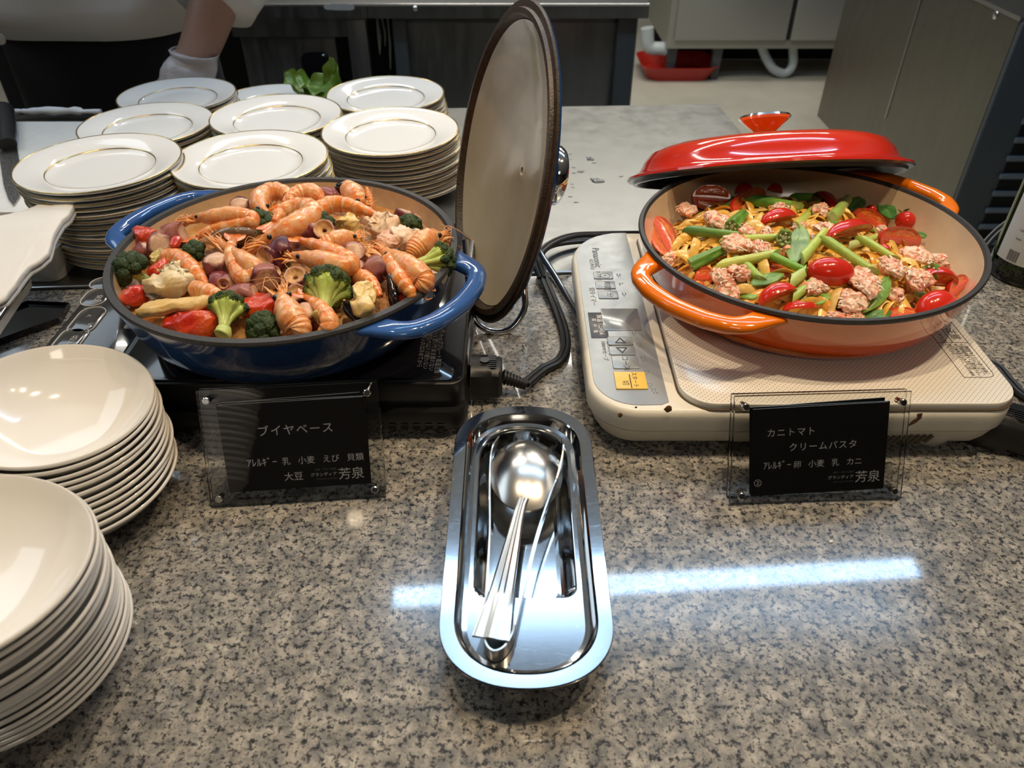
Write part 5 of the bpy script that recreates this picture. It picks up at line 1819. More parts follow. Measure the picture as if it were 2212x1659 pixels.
def octo_chunk(label, u, v, z, r, ln, direc, sd, cup=None, face=(0.66, 0.42, 0.28), purple=0.0):
    """thick slice of tentacle; direc = world direction of its axis"""
    c = at(u, v, z)
    d = V3(direc).normalized()
    t = thing('octopus_piece', label, 'octopus piece', c, group='octopus pieces in the stew')
    n = 16
    P_ = [d * (ln * (i / (n - 1) - 0.5)) + V3((0, 0, 0.001 * math.sin(i * 0.5 + sd))) for i in range(n)]
    rr = [r * prof([(0, 0.55), (0.06, 0.86), (0.18, 1.0), (0.5, 0.94), (0.85, 1.02), (0.95, 0.9), (1, 0.62)], i / (n - 1)) for i in range(n)]
    def cf(s, a):
        e = max(0, 1 - min(s, 1 - s) * 22)
        k = noise.noise(V3((math.cos(a) * 1.6 + sd, math.sin(a) * 1.6, s * 3)))
        skin_ = cmix(PURP, DPUR, 0.35 + k * 1.1 + purple)
        under = max(0, -math.sin(a + sd)) ** 4
        return cmix(cmix(skin_, LPK, under * 0.5), face, e * 0.9)
    g = MB().tube(P_, rr, 26, up=(0.1, 0.2, 1), cap=True, col=cf)
    g.displace(r * 0.30, 95, sd)
    g.displace(r * 0.07, 420, sd)
    g.build('flesh', M['food'], t, sharp=False)
    if cup:
        for (du, dv, cr, n_) in cup:
            sucker_part(t, at(u + du, v + dv, z) - c, cr, n_, sd)
    return t


def sucker_part(t, p, r, n_, sd):
    P_ = [(r * 0.62, -r * 0.95), (r * 0.80, -r * 0.5), (r * 1.0, -r * 0.05), (r * 1.03, r * 0.16), (r * 0.96, r * 0.27), (r * 0.84, r * 0.24), (r * 0.74, r * 0.05), (r * 0.60, -r * 0.12), (r * 0.30, -r * 0.22), (r * 0.17, -r * 0.30), (r * 0.14, -r * 0.6), (0.0, -r * 0.62)]
    co = [PURP, PURP, (0.27, 0.10, 0.085), (0.40, 0.17, 0.12), (0.46, 0.22, 0.15), (0.50, 0.27, 0.16), (0.62, 0.36, 0.16), (0.64, 0.40, 0.18), (0.60, 0.34, 0.14), (0.22, 0.10, 0.05), (0.08, 0.03, 0.02), (0.06, 0.02, 0.02)]
    g = MB().lathe(P_, 32)
    g.c = [co[i // 32] for i in range(len(g.c))]
    g.displace(r * 0.10, 260, sd)
    g.build('sucker', M['food'], t, sharp=False, M=axis_frame(p, n_))


def sucker_piece(label, u, v, z, r, n_, sd):
    c = at(u, v, z)
    t = thing('octopus_piece', label, 'octopus piece', c, group='octopus pieces in the stew')
    g = MB().tube([V3(n_).normalized() * (-r * 1.9), V3(n_).normalized() * (-r * 1.2) + V3((0, 0, 0)), V3(n_).normalized() * (-r * 0.5)], [r * 1.15, r * 1.2, r * 0.8], 22, col=lambda s, a: cmix(PURP, DPUR, 0.5 + math.sin(a) * 0.5))
    g.displace(r * 0.25, 170, sd)
    g.build('flesh', M['food'], t, sharp=False)
    sucker_part(t, V3((0, 0, 0)), r, n_, sd)
    return t


def broccoli(label, u, v, z, R_, stem, sd, spread=1.0, dark=0.0, fan=False):
    """crown centred at the pixel; stem = world vector from crown centre to the stem's foot"""
    c = at(u, v, z)
    st_ = V3(stem)
    t = thing('broccoli_floret', label, 'broccoli floret', c, group='broccoli florets in the stew')
    up_ = (-st_).normalized()
    rr = random.Random(sd)
    side = up_.cross(V3((0, 0, 1)))
    if side.length < 0.3:
        side = V3((1, 0, 0)) - up_ * up_.x
    side.normalize()
    side2 = up_.cross(side)
    g = MB()
    gs = MB()
    mid = st_ * (0.70 if fan else 0.45)
    PG, PG2 = (0.56, 0.62, 0.20), (0.38, 0.50, 0.09)
    kk = 1.25 if fan else 1.0
    gs.tube(spline([st_, st_ * 0.88 + side * R_ * 0.05, mid], 8), [R_ * x * kk for x in (0.30, 0.34, 0.34, 0.33, 0.32, 0.31, 0.30, 0.28)], 14, col=lambda s, a: cmix(PG, PG2, 0.3 + 0.5 * noise.noise(V3((s * 3, a * 2, sd)))))
    nl = 17 if fan else 13
    for k in range(nl):
        ph = math.acos(1 - (k + 0.5) / nl * (0.75 if fan else 1.0))
        th = k * 2.39996 + sd
        d = up_ * math.cos(ph) + (side * math.cos(th) + side2 * math.sin(th)) * math.sin(ph)
        pc = d * R_ * (0.80 if fan else 0.62) * spread
        br_r = 0.17 if fan else 0.13
        gs.tube(spline([mid, mid * 0.4 + pc * 0.35, pc * 0.92], 7), [R_ * x for x in (0.22, 0.19, br_r, br_r, br_r * 1.05, br_r * 1.25, br_r * 1.4)], 8, col=lambda s, a: cmix(PG, PG2, s * 0.8))
        s0 = len(g.v)
        lr = R_ * (rr.uniform(0.27, 0.34) if fan else rr.uniform(0.36, 0.46))
        g.ball(pc, lr, 34, 22)
        for i in range(s0, len(g.v)):
            p = V3(g.v[i])
            q = (p - pc)
            b_ = noise.voronoi(p * (2.6 / (R_ * 0.13)))[0][0]
            amp = (0.30 - b_) * R_ * 0.17
            lo = noise.noise(p * (1.2 / R_) * 2 + V3((sd, 0, 0)))
            outw = q.normalized().dot(d)
            if fan and outw < 0:
                q = q * 0.75
                amp *= 0.3
            g.v[i] = tuple(pc + q + q.normalized() * (amp + lo * R_ * 0.08))
            tip = max(0, 0.40 - b_) * 1.8
            co = cmix((0.022, 0.050, 0.010), (0.15, 0.21, 0.035), tip + 0.4 * lo - dark * 0.25)
            if dark < 0.5:
                co = cmix((0.34, 0.46, 0.08), co, outw * 2.2 + (0.25 if fan else 0.5))
            g.c[i] = co
    g.build('crown', M['broc'], t, sharp=False)
    gs.displace(R_ * 0.03, 200, sd)
    gs.build('stem', M['food'], t, sharp=False)
    return t


def shellhalf(label, P1, P2, width, depth, mat, roll, sd, pointed=0.7, name='mussel_shell', cat='shell', meat=None):
    """a half shell: long axis P1 (hinge) -> P2; hollow faces local +Z"""
    P1, P2 = at(*P1), at(*P2)
    Mx = frame(P1, P2, roll)
    L_ = (P2 - P1).length
    t = thing(name, label, cat, M=Mx)
    n, m = 22, 16
    def outline(a):
        x = math.cos(a)
        w_ = math.sin(a) * (0.5 * (1 - pointed * 0.45 * (1 - x) * 0.5 - (0.10 * pointed if x < 0 else 0)))
        return x * 0.5 * L_, w_ * width
    rows_o, rows_i = [], []
    for i in range(m + 1):
        s = i / m
        ro, ri = [], []
        for j in range(n * 2):
            a = PI * j / n
            x, y = outline(a)
            h = -depth * math.sqrt(max(0, 1 - s * s))
            ro.append((x * s, y * s, h))
            ri.append((x * s * 0.955, y * s * 0.93, h * 0.88))
        rows_o.append(ro)
        rows_i.append(ri)
    g = MB().loops(rows_o + list(reversed(rows_i)), cap0=True, cap1=True)
    g.build('shell', mat, t, sharp=False)
    if meat:
        g = MB().ball((L_ * meat[0], 0, depth * meat[1]), (L_ * meat[2], width * meat[3], depth * 0.9), 20, 14, col=lambda p: cmix((0.75, 0.50, 0.16), (0.80, 0.64, 0.36), 0.5 + nz(p, 160, sd)))
        g.displace(width * 0.14, 130, sd)
        g.displace(width * 0.04, 420, sd)
        g.build('meat', M['food'], t, sharp=False)
    return t


def lump(name, label, cat, group, P1, P2, wy, wz, col1, col2, mat, roll=0, sd=0, amp=0.15, scale=110, boxy=0.0, col3=None):
    P1, P2 = at(*P1), at(*P2)
    Mx = frame(P1, P2, roll)
    L_ = (P2 - P1).length
    g = MB()
    g.ball((0, 0, 0), (1, 1, 1), 44, 30)
    for i, v in enumerate(g.v):
        p = V3(v)
        if boxy:
            m_ = max(abs(p.x), abs(p.y), abs(p.z))
            p = p.lerp(p / m_, boxy)
        q = V3((p.x * L_ / 2, p.y * wy / 2, p.z * wz / 2))
        k = min(wy, wz)
        q += noise.noise_vector(q * scale + V3((sd * 2.3, sd, 0))) * k * amp * 2
        q += noise.noise_vector(q * scale * 4 + V3((sd, 0, 0))) * k * amp * 0.5
        g.v[i] = tuple(q)
        t_ = 0.5 + nz(q, scale * 1.3, sd)
        co = cmix(col1, col2, t_)
        if col3 and p.y > 0.55:
            co = cmix(co, col3, 0.9 if nz(q, scale * 9, sd) > -0.15 else 0.3)
        g.c[i] = co
    o_ = g.build(name, mat, sharp=False)
    o_.matrix_world = Mx
    return tag(o_, label, cat, group)


def crab(label, u, v, z, wu, hv, sd, strands=16):
    c = at(u, v, z)
    e = at(u + wu / 2, v, z)
    e2 = at(u, v - hv / 2, z)
    rx_, ry_ = (e - c).length, (e2 - c).length
    rr = random.Random(sd * 7 + 1)
    g = MB()
    A, B_, C_2 = (0.92, 0.74, 0.60), (0.80, 0.22, 0.12), (0.90, 0.52, 0.32)
    base = rr.uniform(0, PI)
    for k in range(3 + int(strands / 8)):
        a, q = rr.uniform(0, 2 * PI), rr.uniform(0.1, 0.62)
        p0 = V3((rx_ * q * math.cos(a), ry_ * q * math.sin(a), rr.uniform(-0.001, 0.002)))
        th = base + rr.gauss(0, 0.5)
        ct, st2 = math.cos(th), math.sin(th)
        s0 = len(g.v)
        sz = rr.uniform(0.40, 0.66)
        g.ball((0, 0, 0), (1, 1, 1), 40, 26)
        for i in range(s0, len(g.v)):
            p = V3(g.v[i])
            q3 = V3((p.x * rx_ * sz * 1.1, p.y * ry_ * sz, p.z * 0.0046))
            # fibres run along the clump's own axis
            fx, fy = q3.x * ct + q3.y * st2, -q3.x * st2 + q3.y * ct
            f = noise.noise(V3((fx * 120 + sd, fy * 900, q3.z * 700 + k)))
            f2 = noise.noise(V3((fx * 260 + sd, fy * 420, q3.z * 400 + k)))
            q3 += p * (0.0011 * f + 0.0019 * f2) + noise.noise_vector(q3 * 170 + V3((k, sd, 0))) * 0.0028
            g.v[i] = tuple(p0 + q3)
            g.c[i] = cmix(cmix(A, C_2, 0.45 + f), B_, max(0, f2 * 2.6 - 0.25) + max(0, f - 0.25))
    for k in range(strands):
        a = rr.uniform(0, 2 * PI)
        q = math.sqrt(rr.random()) * 0.95
        p0 = V3((rx_ * q * math.cos(a), ry_ * q * math.sin(a), 0.0045 * (1 - q * q) + rr.uniform(-0.001, 0.001)))
        th = base + rr.gauss(0, 0.7)
        L_ = rr.uniform(0.003, 0.009)
        d = V3((math.cos(th), math.sin(th), rr.uniform(-0.3, 0.4))) * L_ / 2
        w_ = rr.uniform(0.0004, 0.0011)
        g.tube(spline([p0 - d, p0 + V3((rr.uniform(-1, 1) * 0.001, rr.uniform(-1, 1) * 0.001, 0.0009)), p0 + d], 7), [w_ * x for x in (0.45, 0.8, 1.0, 1.0, 0.9, 0.8, 0.4)], 6, col=cmix(A, B_, 0.7 if rr.random() > 0.7 else 0.1))
    o_ = g.build('crab_flake', M['rough_food'], loc=c, sharp=False)
    return tag(o_, label, 'crab meat', 'crab meat clumps on the pasta')


RED1, RED2 = (0.66, 0.06, 0.02), (0.50, 0.015, 0.008)


def tomato_wedge(label, P1, P2, w, roll, sd, sector=55, depth=None, name='tomato_wedge', group='tomato pieces on the pasta'):
    """orange-segment slice: long axis P1->P2, skin on local -Z, cut faces meet at the ridge near +Z.
    sector 90 = a half with one flat cut face up"""
    P1, P2 = at(*P1), at(*P2)
    Mx = frame(P1, P2, roll)
    L_ = (P2 - P1).length
    t = thing(name, label, 'tomato', M=Mx, group=group)
    b = w / 2
    dz = depth if depth else w / 2
    n, m = 20, 16
    A_ = math.radians(sector)
    g = MB()
    rows = []
    for i in range(n + 1):
        la = -PI / 2 + PI * i / n
        rows.append([(math.sin(la) * L_ / 2, math.cos(la) * b * math.sin(-A_ + 2 * A_ * j / m) / max(math.sin(min(A_, PI / 2)), 0.3), -math.cos(la) * dz * math.cos(-A_ + 2 * A_ * j / m)) for j in range(m + 1)])
    g.loops(rows, False, False, closed=False)
    g.build('tomato_skin', M['tom_skin'], t, sharp=False)
    # cut faces
    g = MB()
    for sgn in (-1, 1):
        a = A_ * sgn
        ey, ez = b * math.sin(a) / max(math.sin(min(A_, PI / 2)), 0.3), -dz * math.cos(a)
        rows = []
        k = 12
        for i in range(n + 1):
            la = -PI / 2 + PI * i / n
            row = []
            for j in range(k + 1):
                s = j / k
                rr_2 = s
                x = math.sin(la) * L_ / 2
                y = math.cos(la) * ey * s
                z = math.cos(la) * ez * s
                u_ = abs(math.sin(la))
                cav = 0
                if 0.30 < s < 0.86 and u_ < 0.80:
                    cav = 1
                q = V3((x, y, z))
                d_ = V3((0, -ez, ey * 1.0)).normalized() * (-1 if sgn > 0 else 1)
                inward = V3((0, 0, -1)) if sector > 80 else V3((0, -sgn, -0.2))
                dd = 0.0
                if cav:
                    dd = 0.0011 + 0.0010 * noise.noise(q * 700 + V3((sd, 0, 0)))
                q = q + inward * dd
                row.append((q, s, cav))
            rows.append(row)
        fl = [[p for p, _, _ in r_] for r_ in rows]
        cs = []
        for r_ in rows:
            for p, s, cav in r_:
                if cav:
                    co = cmix((0.66, 0.05, 0.015), (0.80, 0.26, 0.05), 0.5 + 0.9 * noise.noise(V3(p) * 900 + V3((sd, 2, 0))))
                elif s > 0.9:
                    co = (0.66, 0.07, 0.03)
                else:
                    co = (0.74, 0.10, 0.04)
                cs.append(co)
        g.loops(fl, False, False, closed=False, col=cs)
    g.build('cut_face', M['tom_flesh'], t, sharp=50)
    return t


def whole_tomato(label, P1, P2, w, sd=0, calyx=False, group='tomato pieces on the pasta'):
    P1, P2 = at(*P1), at(*P2)
    Mx = frame(P1, P2, 0)
    L_ = (P2 - P1).length
    t = thing('cherry_tomato', label, 'tomato', M=Mx, group=group)
    g = MB().ball((0, 0, 0), (L_ / 2, w / 2, w / 2), 40, 28)
    for i, v in enumerate(g.v):
        x = v[0] / (L_ / 2)
        k = 1 + 0.06 * (1 - x * x) - 0.06 * x
        g.v[i] = (v[0] - 0.0008 * math.exp(-((1 - x) * 14)), v[1] * k, v[2] * k)
    g.build('tomato_skin', M['tom_skin'], t, sharp=False)
    if calyx:
        g = MB()
        for q in range(5):
            a = q * 2 * PI / 5
            d = V3((0.15, math.cos(a), math.sin(a)))
            b_ = V3((-L_ / 2 * 0.95, 0, 0))
            g.tube(spline([b_, b_ + V3((-0.001, d.y * 0.004, d.z * 0.004)), b_ + V3((-0.002 + 0.003 * (q % 2), d.y * 0.009, d.z * 0.009))], 7), [0.0008, 0.0011, 0.0013, 0.0012, 0.001, 0.0007, 0.0002], 6, flat=0.4, col=(0.05, 0.10, 0.02))
        g.ball((-L_ / 2, 0, 0), 0.0022, 10, 6, col=(0.05, 0.10, 0.02))
        g.build('calyx', M['food'], t, sharp=False)
    return t


def pod(label, P1, P2, w, roll, sd, col1=(0.12, 0.26, 0.04), col2=(0.25, 0.42, 0.08), th=0.0022, skew=0.25):
    """flat piece of snow pea cut aslant to a pointed lozenge"""
    P1, P2 = at(*P1), at(*P2)
    Mx = frame(P1, P2, roll)
    L_ = (P2 - P1).length
    ol_ = [(-0.5, -skew * 0.5 * w / L_ * 0), (-0.18, -0.40), (0.12, -0.5), (0.36, -0.30), (0.5, 0.02), (0.22, 0.40), (-0.10, 0.5), (-0.36, 0.30)]
    pts = spline([V3((x * L_, y * w, 0)) for x, y in ol_] + [V3((-0.5 * L_, 0, 0))], 41)[:-1]
    Ls = []
    for s, h in ((0.90, -1), (1.0, -0.5), (1.0, 0.3), (0.95, 0.75), (0.8, 1.0), (0.5, 1.25), (0.2, 1.3), (0.02, 1.3)):
        Ls.append([V3((p.x * s, p.y * s, h * th / 2 + 0.0012 * nz(p * s, 160, sd) * (1 if s < 0.9 else 0.3) - (p.x / L_) ** 2 * 0.006 - (p.y / w) ** 2 * 0.003)) for p in pts])
    g = MB().loops(Ls, col=lambda p: cmix(col1, col2, 0.5 + 1.1 * nz(p, 110, sd) + (0.4 if abs(p.y) > w * 0.42 else 0)))
    o_ = g.build('pea_pod_piece', M['food'], sharp=40)
    o_.matrix_world = Mx
    return tag(o_, label, 'green pod', 'green pod pieces on the pasta')


def stick(label, P1, P2, w, sd, c1, c2, bend=0.0, rib=0.0, cutface=(0.60, 0.68, 0.30), slant=0.8):
    """asparagus stalk piece cut slantwise at both ends"""
    A_, B_ = at(*P1), at(*P2)
    d = (B_ - A_)
    L_ = d.length
    Mx = frame(A_, B_, 0)
    n, m = 16, 18
    Ls, cs = [], []
    r = w / 2
    for i in range(n + 3):
        e0 = i == 0 or i == n + 2
        t_ = min(max((i - 1) / n, 0), 1)
        row = []
        for j in range(m):
            a = 2 * PI * j / m
            k = (1 + rib * math.cos(a * 6)) * (0.0 if e0 else 1) * (1 - 0.25 * t_)
            y, z = math.cos(a) * r * k, math.sin(a) * r * k
            sl = slant * (y / r) * r * (1 if t_ < 0.5 else 1)
            ww = max(0, 1 - min(t_, 1 - t_) * 5)
            row.append(V3(((t_ - 0.5) * L_ + sl * ww * 2.0, y, z + bend * (0.25 - (t_ - 0.5) ** 2) * L_)))
            cs.append(cutface if (e0) else cmix(c1, c2, t_ * 0.8 + 0.45 * noise.noise(V3((t_ * 2, a * 2, sd)))))
        Ls.append(row)
    g = MB().loops(Ls, col=cs)
    o_ = g.build('asparagus_stick', M['food'], sharp=50)
    o_.matrix_world = Mx
    return tag(o_, label, 'asparagus', 'green stalk pieces on the pasta')


def okra(label, P1, P2, w, sd, star_at=None):
    """five-ribbed pod piece, star-shaped cut end showing seeds at P1"""
    A_, B_ = at(*P1), at(*P2)
    L_ = (B_ - A_).length
    Mx = frame(A_, B_, sd * 20)
    t = thing('okra_piece', label, 'okra', M=Mx, group='okra pieces on the pasta')
    n, m = 12, 40
    Ls, cs = [], []
    for i in range(n + 1):
        t_ = i / n
        row = []
        for j in range(m):
            a = 2 * PI * j / m
            k = (0.80 + 0.20 * abs(math.cos(a * 2.5)) ** 1.5) * prof([(0, 0.97), (0.2, 1), (1, 0.70)], t_)
            row.append(V3(((t_ - 0.5) * L_, math.cos(a) * w / 2 * k, math.sin(a) * w / 2 * k)))
            cs.append(cmix((0.06, 0.19, 0.02), (0.17, 0.34, 0.05), 0.5 + noise.noise(V3((t_ * 3, a * 3, sd))) + 0.3 * abs(math.cos(a * 2.5))))
        Ls.append(row)
    g = MB().loops(Ls, cap0=False, cap1=True, col=cs)
    g.build('okra_skin', M['food'], t, sharp=60)
    Ls = []
    cs = []
    for s, dx, co in ((1, 0, (0.17, 0.34, 0.05)), (0.82, 0.0002, (0.42, 0.52, 0.20)), (0.70, 0.0014, (0.30, 0.42, 0.12)), (0.45, 0.0020, (0.34, 0.44, 0.15)), (0.30, 0.0004, (0.55, 0.60, 0.32)), (0.02, 0.0004, (0.60, 0.62, 0.38))):
        Ls.append([V3((-L_ / 2 + dx, math.cos(2 * PI * j / m) * w / 2 * s * (0.80 + 0.20 * abs(math.cos(5 * PI * j / m)) ** 1.5) * 0.97, math.sin(2 * PI * j / m) * w / 2 * s * (0.80 + 0.20 * abs(math.cos(5 * PI * j / m)) ** 1.5) * 0.97)) for j in range(m)])
        cs += [co] * m
    g = MB().loops(Ls, cap0=False, col=cs)
    g.build('cut_face', M['food'], t, sharp=60)
    g = MB()
    for q in range(5):
        a = (q + 0.5) * 2 * PI / 5
        g.ball((-L_ / 2 + 0.0004, math.cos(a) * w * 0.26, math.sin(a) * w * 0.26), w * 0.075, 10, 7, col=(0.62, 0.62, 0.40))
    g.build('seeds', M['food'], t)
    return t


# ============================================================ STEW IN THE BLUE PAN
def heap(cx, cy, R_, base, fn, name, label, mat, cat, colf, n=64, m=150, par=None):
    rows = []
    cs = []
    for i in range(n + 1):
        s = i / n
        row = []
        for j in range(m):
            a = 2 * PI * j / m
            x, y = cx + R_ * s * math.cos(a), cy + R_ * s * math.sin(a)
            row.append(V3((x, y, fn(x, y, s))))
            cs.append(colf(x, y, s))
        rows.append(row)
    g = MB().loops(rows, cap0=False, cap1=False, col=cs)
    o_ = g.build(name, mat, sharp=False)
    tag(o_, label, cat, kind='stuff')
    return o_


br_z = BC.z + 0.0012
heap(BC.x, BC.y, BR * 0.925, 0, lambda x, y, s: 0.0905 + 0.0003 * noise.noise(V3((x * 90, y * 90, 0))), 'stew_broth', 'orange brown broth lying round the edge of the blue pan', M['broth'], 'broth', lambda x, y, s: (1, 1, 1), 30, 120)


def stew_h(x, y, s):
    h = 0.0905 + 0.0145 * max(0, 1 - s ** 2.6) - 0.0035 * max(0, s - 0.55)
    # leave the back and left rims low
    dx, dy = x - BC.x, y - BC.y
    h -= 0.012 * max(0, (dy / BR - 0.45)) + 0.010 * max(0, -dx / BR - 0.55)
    h += 0.0045 * noise.noise(V3((x * 55, y * 55, 1))) + 0.0022 * noise.noise(V3((x * 150, y * 150, 2))) + 0.0008 * noise.noise(V3((x * 420, y * 420, 2)))
    return h if s < 0.97 else 0.086


def stew_c(x, y, s):
    a = noise.noise(V3((x * 70, y * 70, 5)))
    b_ = noise.noise(V3((x * 180, y * 180, 9)))
    c = cmix((0.46, 0.17, 0.035), (0.70, 0.42, 0.16), 0.5 + a)
    c = cmix(c, (0.36, 0.07, 0.02), max(0, b_) * 1.2)
    return c


heap(BC.x, BC.y, BR * 0.88, 0, stew_h, 'stew_mash', 'mashed orange flakes of fish and onion between the seafood pieces', M['rough_food'], 'stew', stew_c, 90, 200)

shrimp('long shrimp folded double along the back left rim, snout pointing left', [(375, 479, .112), (415, 470, .116), (455, 470, .120), (500, 466, .121), (536, 470, .120), (545, 480, .118), (510, 487, .115), (460, 495, .113), (425, 512, .110)], 0.0082, sd=1)
shrimp('curled shrimp at the back, left of centre, head hanging down', [(592, 470, .116), (570, 455, .118), (560, 436, .119), (576, 418, .120), (603, 414, .120), (625, 426, .118), (614, 440, .116)], 0.0098, sd=2, pale=0.3)
shrimp('pale curled shrimp at the very back centre', [(706, 446, .110), (692, 428, .116), (668, 416, .119), (642, 420, .119), (630, 434, .117), (650, 444, .115)], 0.0090, sd=3, eye=False, pale=0.3)
shrimp('big shrimp near the back centre with its pointed snout aimed down left', [(533, 533, .112), (572, 518, .118), (620, 498, .124), (664, 476, .127), (676, 458, .127), (648, 448, .126), (612, 458, .124), (594, 480, .121)], 0.0110, sd=4, pale=0.35, feel=4)
shrimp('shrimp bent to a V left of centre, both ends up', [(446, 498, .116), (487, 535, .120), (528, 565, .121), (552, 588, .116), (528, 602, .113), (508, 572, .118), (498, 540, .121), (505, 520, .120)], 0.0088, sd=5, pale=0.15, feel=4)
shrimp('shrimp lying across the middle, head left with two black eyes, tail raised', [(606, 550, .119), (640, 553, .122), (690, 564, .124), (733, 576, .124), (757, 570, .124), (737, 553, .126), (692, 532, .127), (650, 520, .126)], 0.0092, sd=6, feel=3)
shrimp('bright orange shrimp tail lying diagonally at the back right', [(690, 452, .119), (725, 440, .121), (770, 448, .121), (818, 467, .116)], 0.0086, head=False, sd=7, tail=True)
shrimp('shrimp head with two black eyes looking out at the back right', [(796, 448, .112), (776, 432, .118), (757, 415, .118), (748, 402, .112)], 0.0105, sd=8, headlen=0.6, tail=False, feel=2, pale=0.2)
shrimp('orange shrimp head right of the centre pointing right', [(790, 508, .118), (752, 514, .121), (715, 526, .121), (686, 540, .116)], 0.0090, sd=9, headlen=0.6, tail=False)
shrimp('longest shrimp slanting down at the right, above the blue handle side', [(796, 528, .116), (840, 548, .120), (885, 580, .121), (915, 608, .116), (900, 626, .111)], 0.0104, sd=10, headlen=0.68, feel=4, tail=False)
shrimp('red shrimp tail curving down at the right before the front rim', [(842, 560, .118), (862, 598, .119), (884, 628, .114), (893, 648, .108)], 0.0078, head=False, sd=11, tail=False)
shrimp('shrimp at the far right rim with its head raised to the back', [(970, 508, .112), (938, 512, .114), (905, 532, .113), (885, 556, .108)], 0.0105, sd=12, headlen=0.66, tail=False, feel=5, pale=0.1)
shrimp('shrimp at the front centre with its head standing up', [(600, 612, .122), (610, 645, .119), (626, 682, .114), (646, 712, .108), (640, 728, .104)], 0.0112, sd=13, headlen=0.62, tail=False, feel=5, pale=0.3)
shrimp('small curled shrimp tail at the front, right of the standing head', [(706, 722, .104), (713, 697, .112), (694, 664, .117), (662, 642, .117)], 0.0080, head=False, sd=14, pale=0.15)
shrimp('peeled orange shrimp tail curving between the tomato and the fish', [(362, 558, .108), (392, 562, .112), (424, 588, .112), (446, 616, .108)], 0.0088, head=False, sd=15, tail=False)
shrimp('short orange shrimp piece in front of the octopus tip', [(424, 626, .110), (450, 632, .114), (478, 646, .113), (494, 656, .108)], 0.0080, head=False, sd=16, tail=False, pale=0.2)
shrimp('upright orange tail tip at the back right of the pan', [(800, 446, .105), (797, 425, .113), (791, 404, .121)], 0.0046, head=False, sd=17, tail=False)
shrimp('orange shrimp piece in the middle right under the octopus', [(775, 598, .113), (800, 610, .115), (822, 640, .110)], 0.0076, head=False, sd=18, tail=False)

TOV = V3((0.15, -0.75, 0.62))
octo_chunk('purple octopus chunk with a flat pale top left of the V-shaped shrimp', 468, 578, .112, .0105, .018, (0.15, -0.2, 1.0), 1, [(14, 34, .0048, (0.4, -0.8, 0.2))])
octo_chunk('dark octopus piece at the centre with a round open sucker facing left', 600, 548, .117, .0110, .020, (0.6, 0.5, 0.25), 2, [(-26, 8, .0095, (-0.5, -0.75, 0.45))], purple=0.5)
octo_chunk('large octopus piece in the middle showing a pale round cut face', 572, 600, .115, .0120, .023, (0.35, -0.85, 0.25), 3, [(24, -14, .0046, (0.8, -0.2, 0.6))], face=(0.72, 0.48, 0.32))
octo_chunk('curly pale octopus tip with small suckers in front of the middle', 522, 636, .113, .0078, .022, (0.9, 0.2, 0.15), 4, [(-22, 2, .0062, (-0.3, -0.7, 0.6)), (-4, 10, .0045, (0.1, -0.8, 0.5))], purple=-0.9)
sucker_piece('octopus sucker facing the viewer on top of the back broccoli', 700, 496, .128, .0088, (0.05, -0.62, 0.78), 5)
octo_chunk('purple octopus stalk left of the sucker on the back broccoli', 664, 498, .121, .0080, .018, (0.8, 0.3, 0.4), 6)
sucker_piece('round octopus sucker left of the large pale broccoli', 637, 597, .119, .0086, (0.0, -0.40, 0.92), 7)
sucker_piece('lower octopus sucker half hidden beside the large pale broccoli', 640, 634, .114, .0080, (0.0, -0.50, 0.85), 8)
octo_chunk('purple octopus chunk at the left behind the round broccoli', 345, 535, .106, .0105, .018, (0.3, -0.5, 0.8), 9, [(18, 10, .0045, (0.7, -0.6, 0.3))], purple=-0.1)
octo_chunk('pale pink octopus piece at the back left', 378, 512, .108, .0120, .020, (0.9, 0.2, 0.2), 10, purple=-1.3)
octo_chunk('small pink octopus piece at the left wall of the pan', 312, 540, .102, .0085, .014, (0.5, 0.2, 0.6), 11, purple=-0.6)
octo_chunk('dark round octopus piece at the back behind the long shrimp', 520, 446, .110, .0095, .014, (0.2, -0.7, 0.6), 12, purple=0.5)
octo_chunk('purple octopus piece at the back right behind the small broccoli', 872, 470, .108, .0085, .014, (0.3, 0.3, 0.9), 13, [(22, 6, .0068, (0.2, -0.4, 0.85))], purple=0.3)
octo_chunk('pink bulging octopus piece right of the centre', 765, 552, .118, .0086, .017, (0.2, -0.5, 0.8), 14, [(-12, 14, .0042, (-0.4, -0.8, 0.3))], purple=-0.4)
octo_chunk('dark red octopus piece below the shrimp across the middle', 762, 588, .112, .0095, .018, (0.3, -0.2, 0.9), 15, purple=0.1)
octo_chunk('purple octopus piece with a pale upright sucker at the right', 812, 585, .113, .0095, .020, (0.5, 0.3, 0.3), 16, [(26, 0, .0078, (0.6, -0.55, 0.5))], purple=0.2)
octo_chunk('dark octopus piece in the front gap right of the standing head', 668, 682, .106, .0080, .026, (0.05, -0.5, 0.75), 17, purple=0.0)
octo_chunk('pink octopus piece at the back between the shrimps', 712, 424, .110, .0085, .022, (0.9, 0.1, 0.1), 18, purple=-0.7)
octo_chunk('octopus piece lying deep at the left centre below the flat-topped chunk', 486, 612, .106, .0095, .018, (0.9, -0.2, 0.1), 19, purple=-0.7)
octo_chunk('dark red octopus piece between the centre and the large broccoli', 712, 602, .110, .0080, .018, (0.9, 0.1, 0.2), 20, purple=0.5)

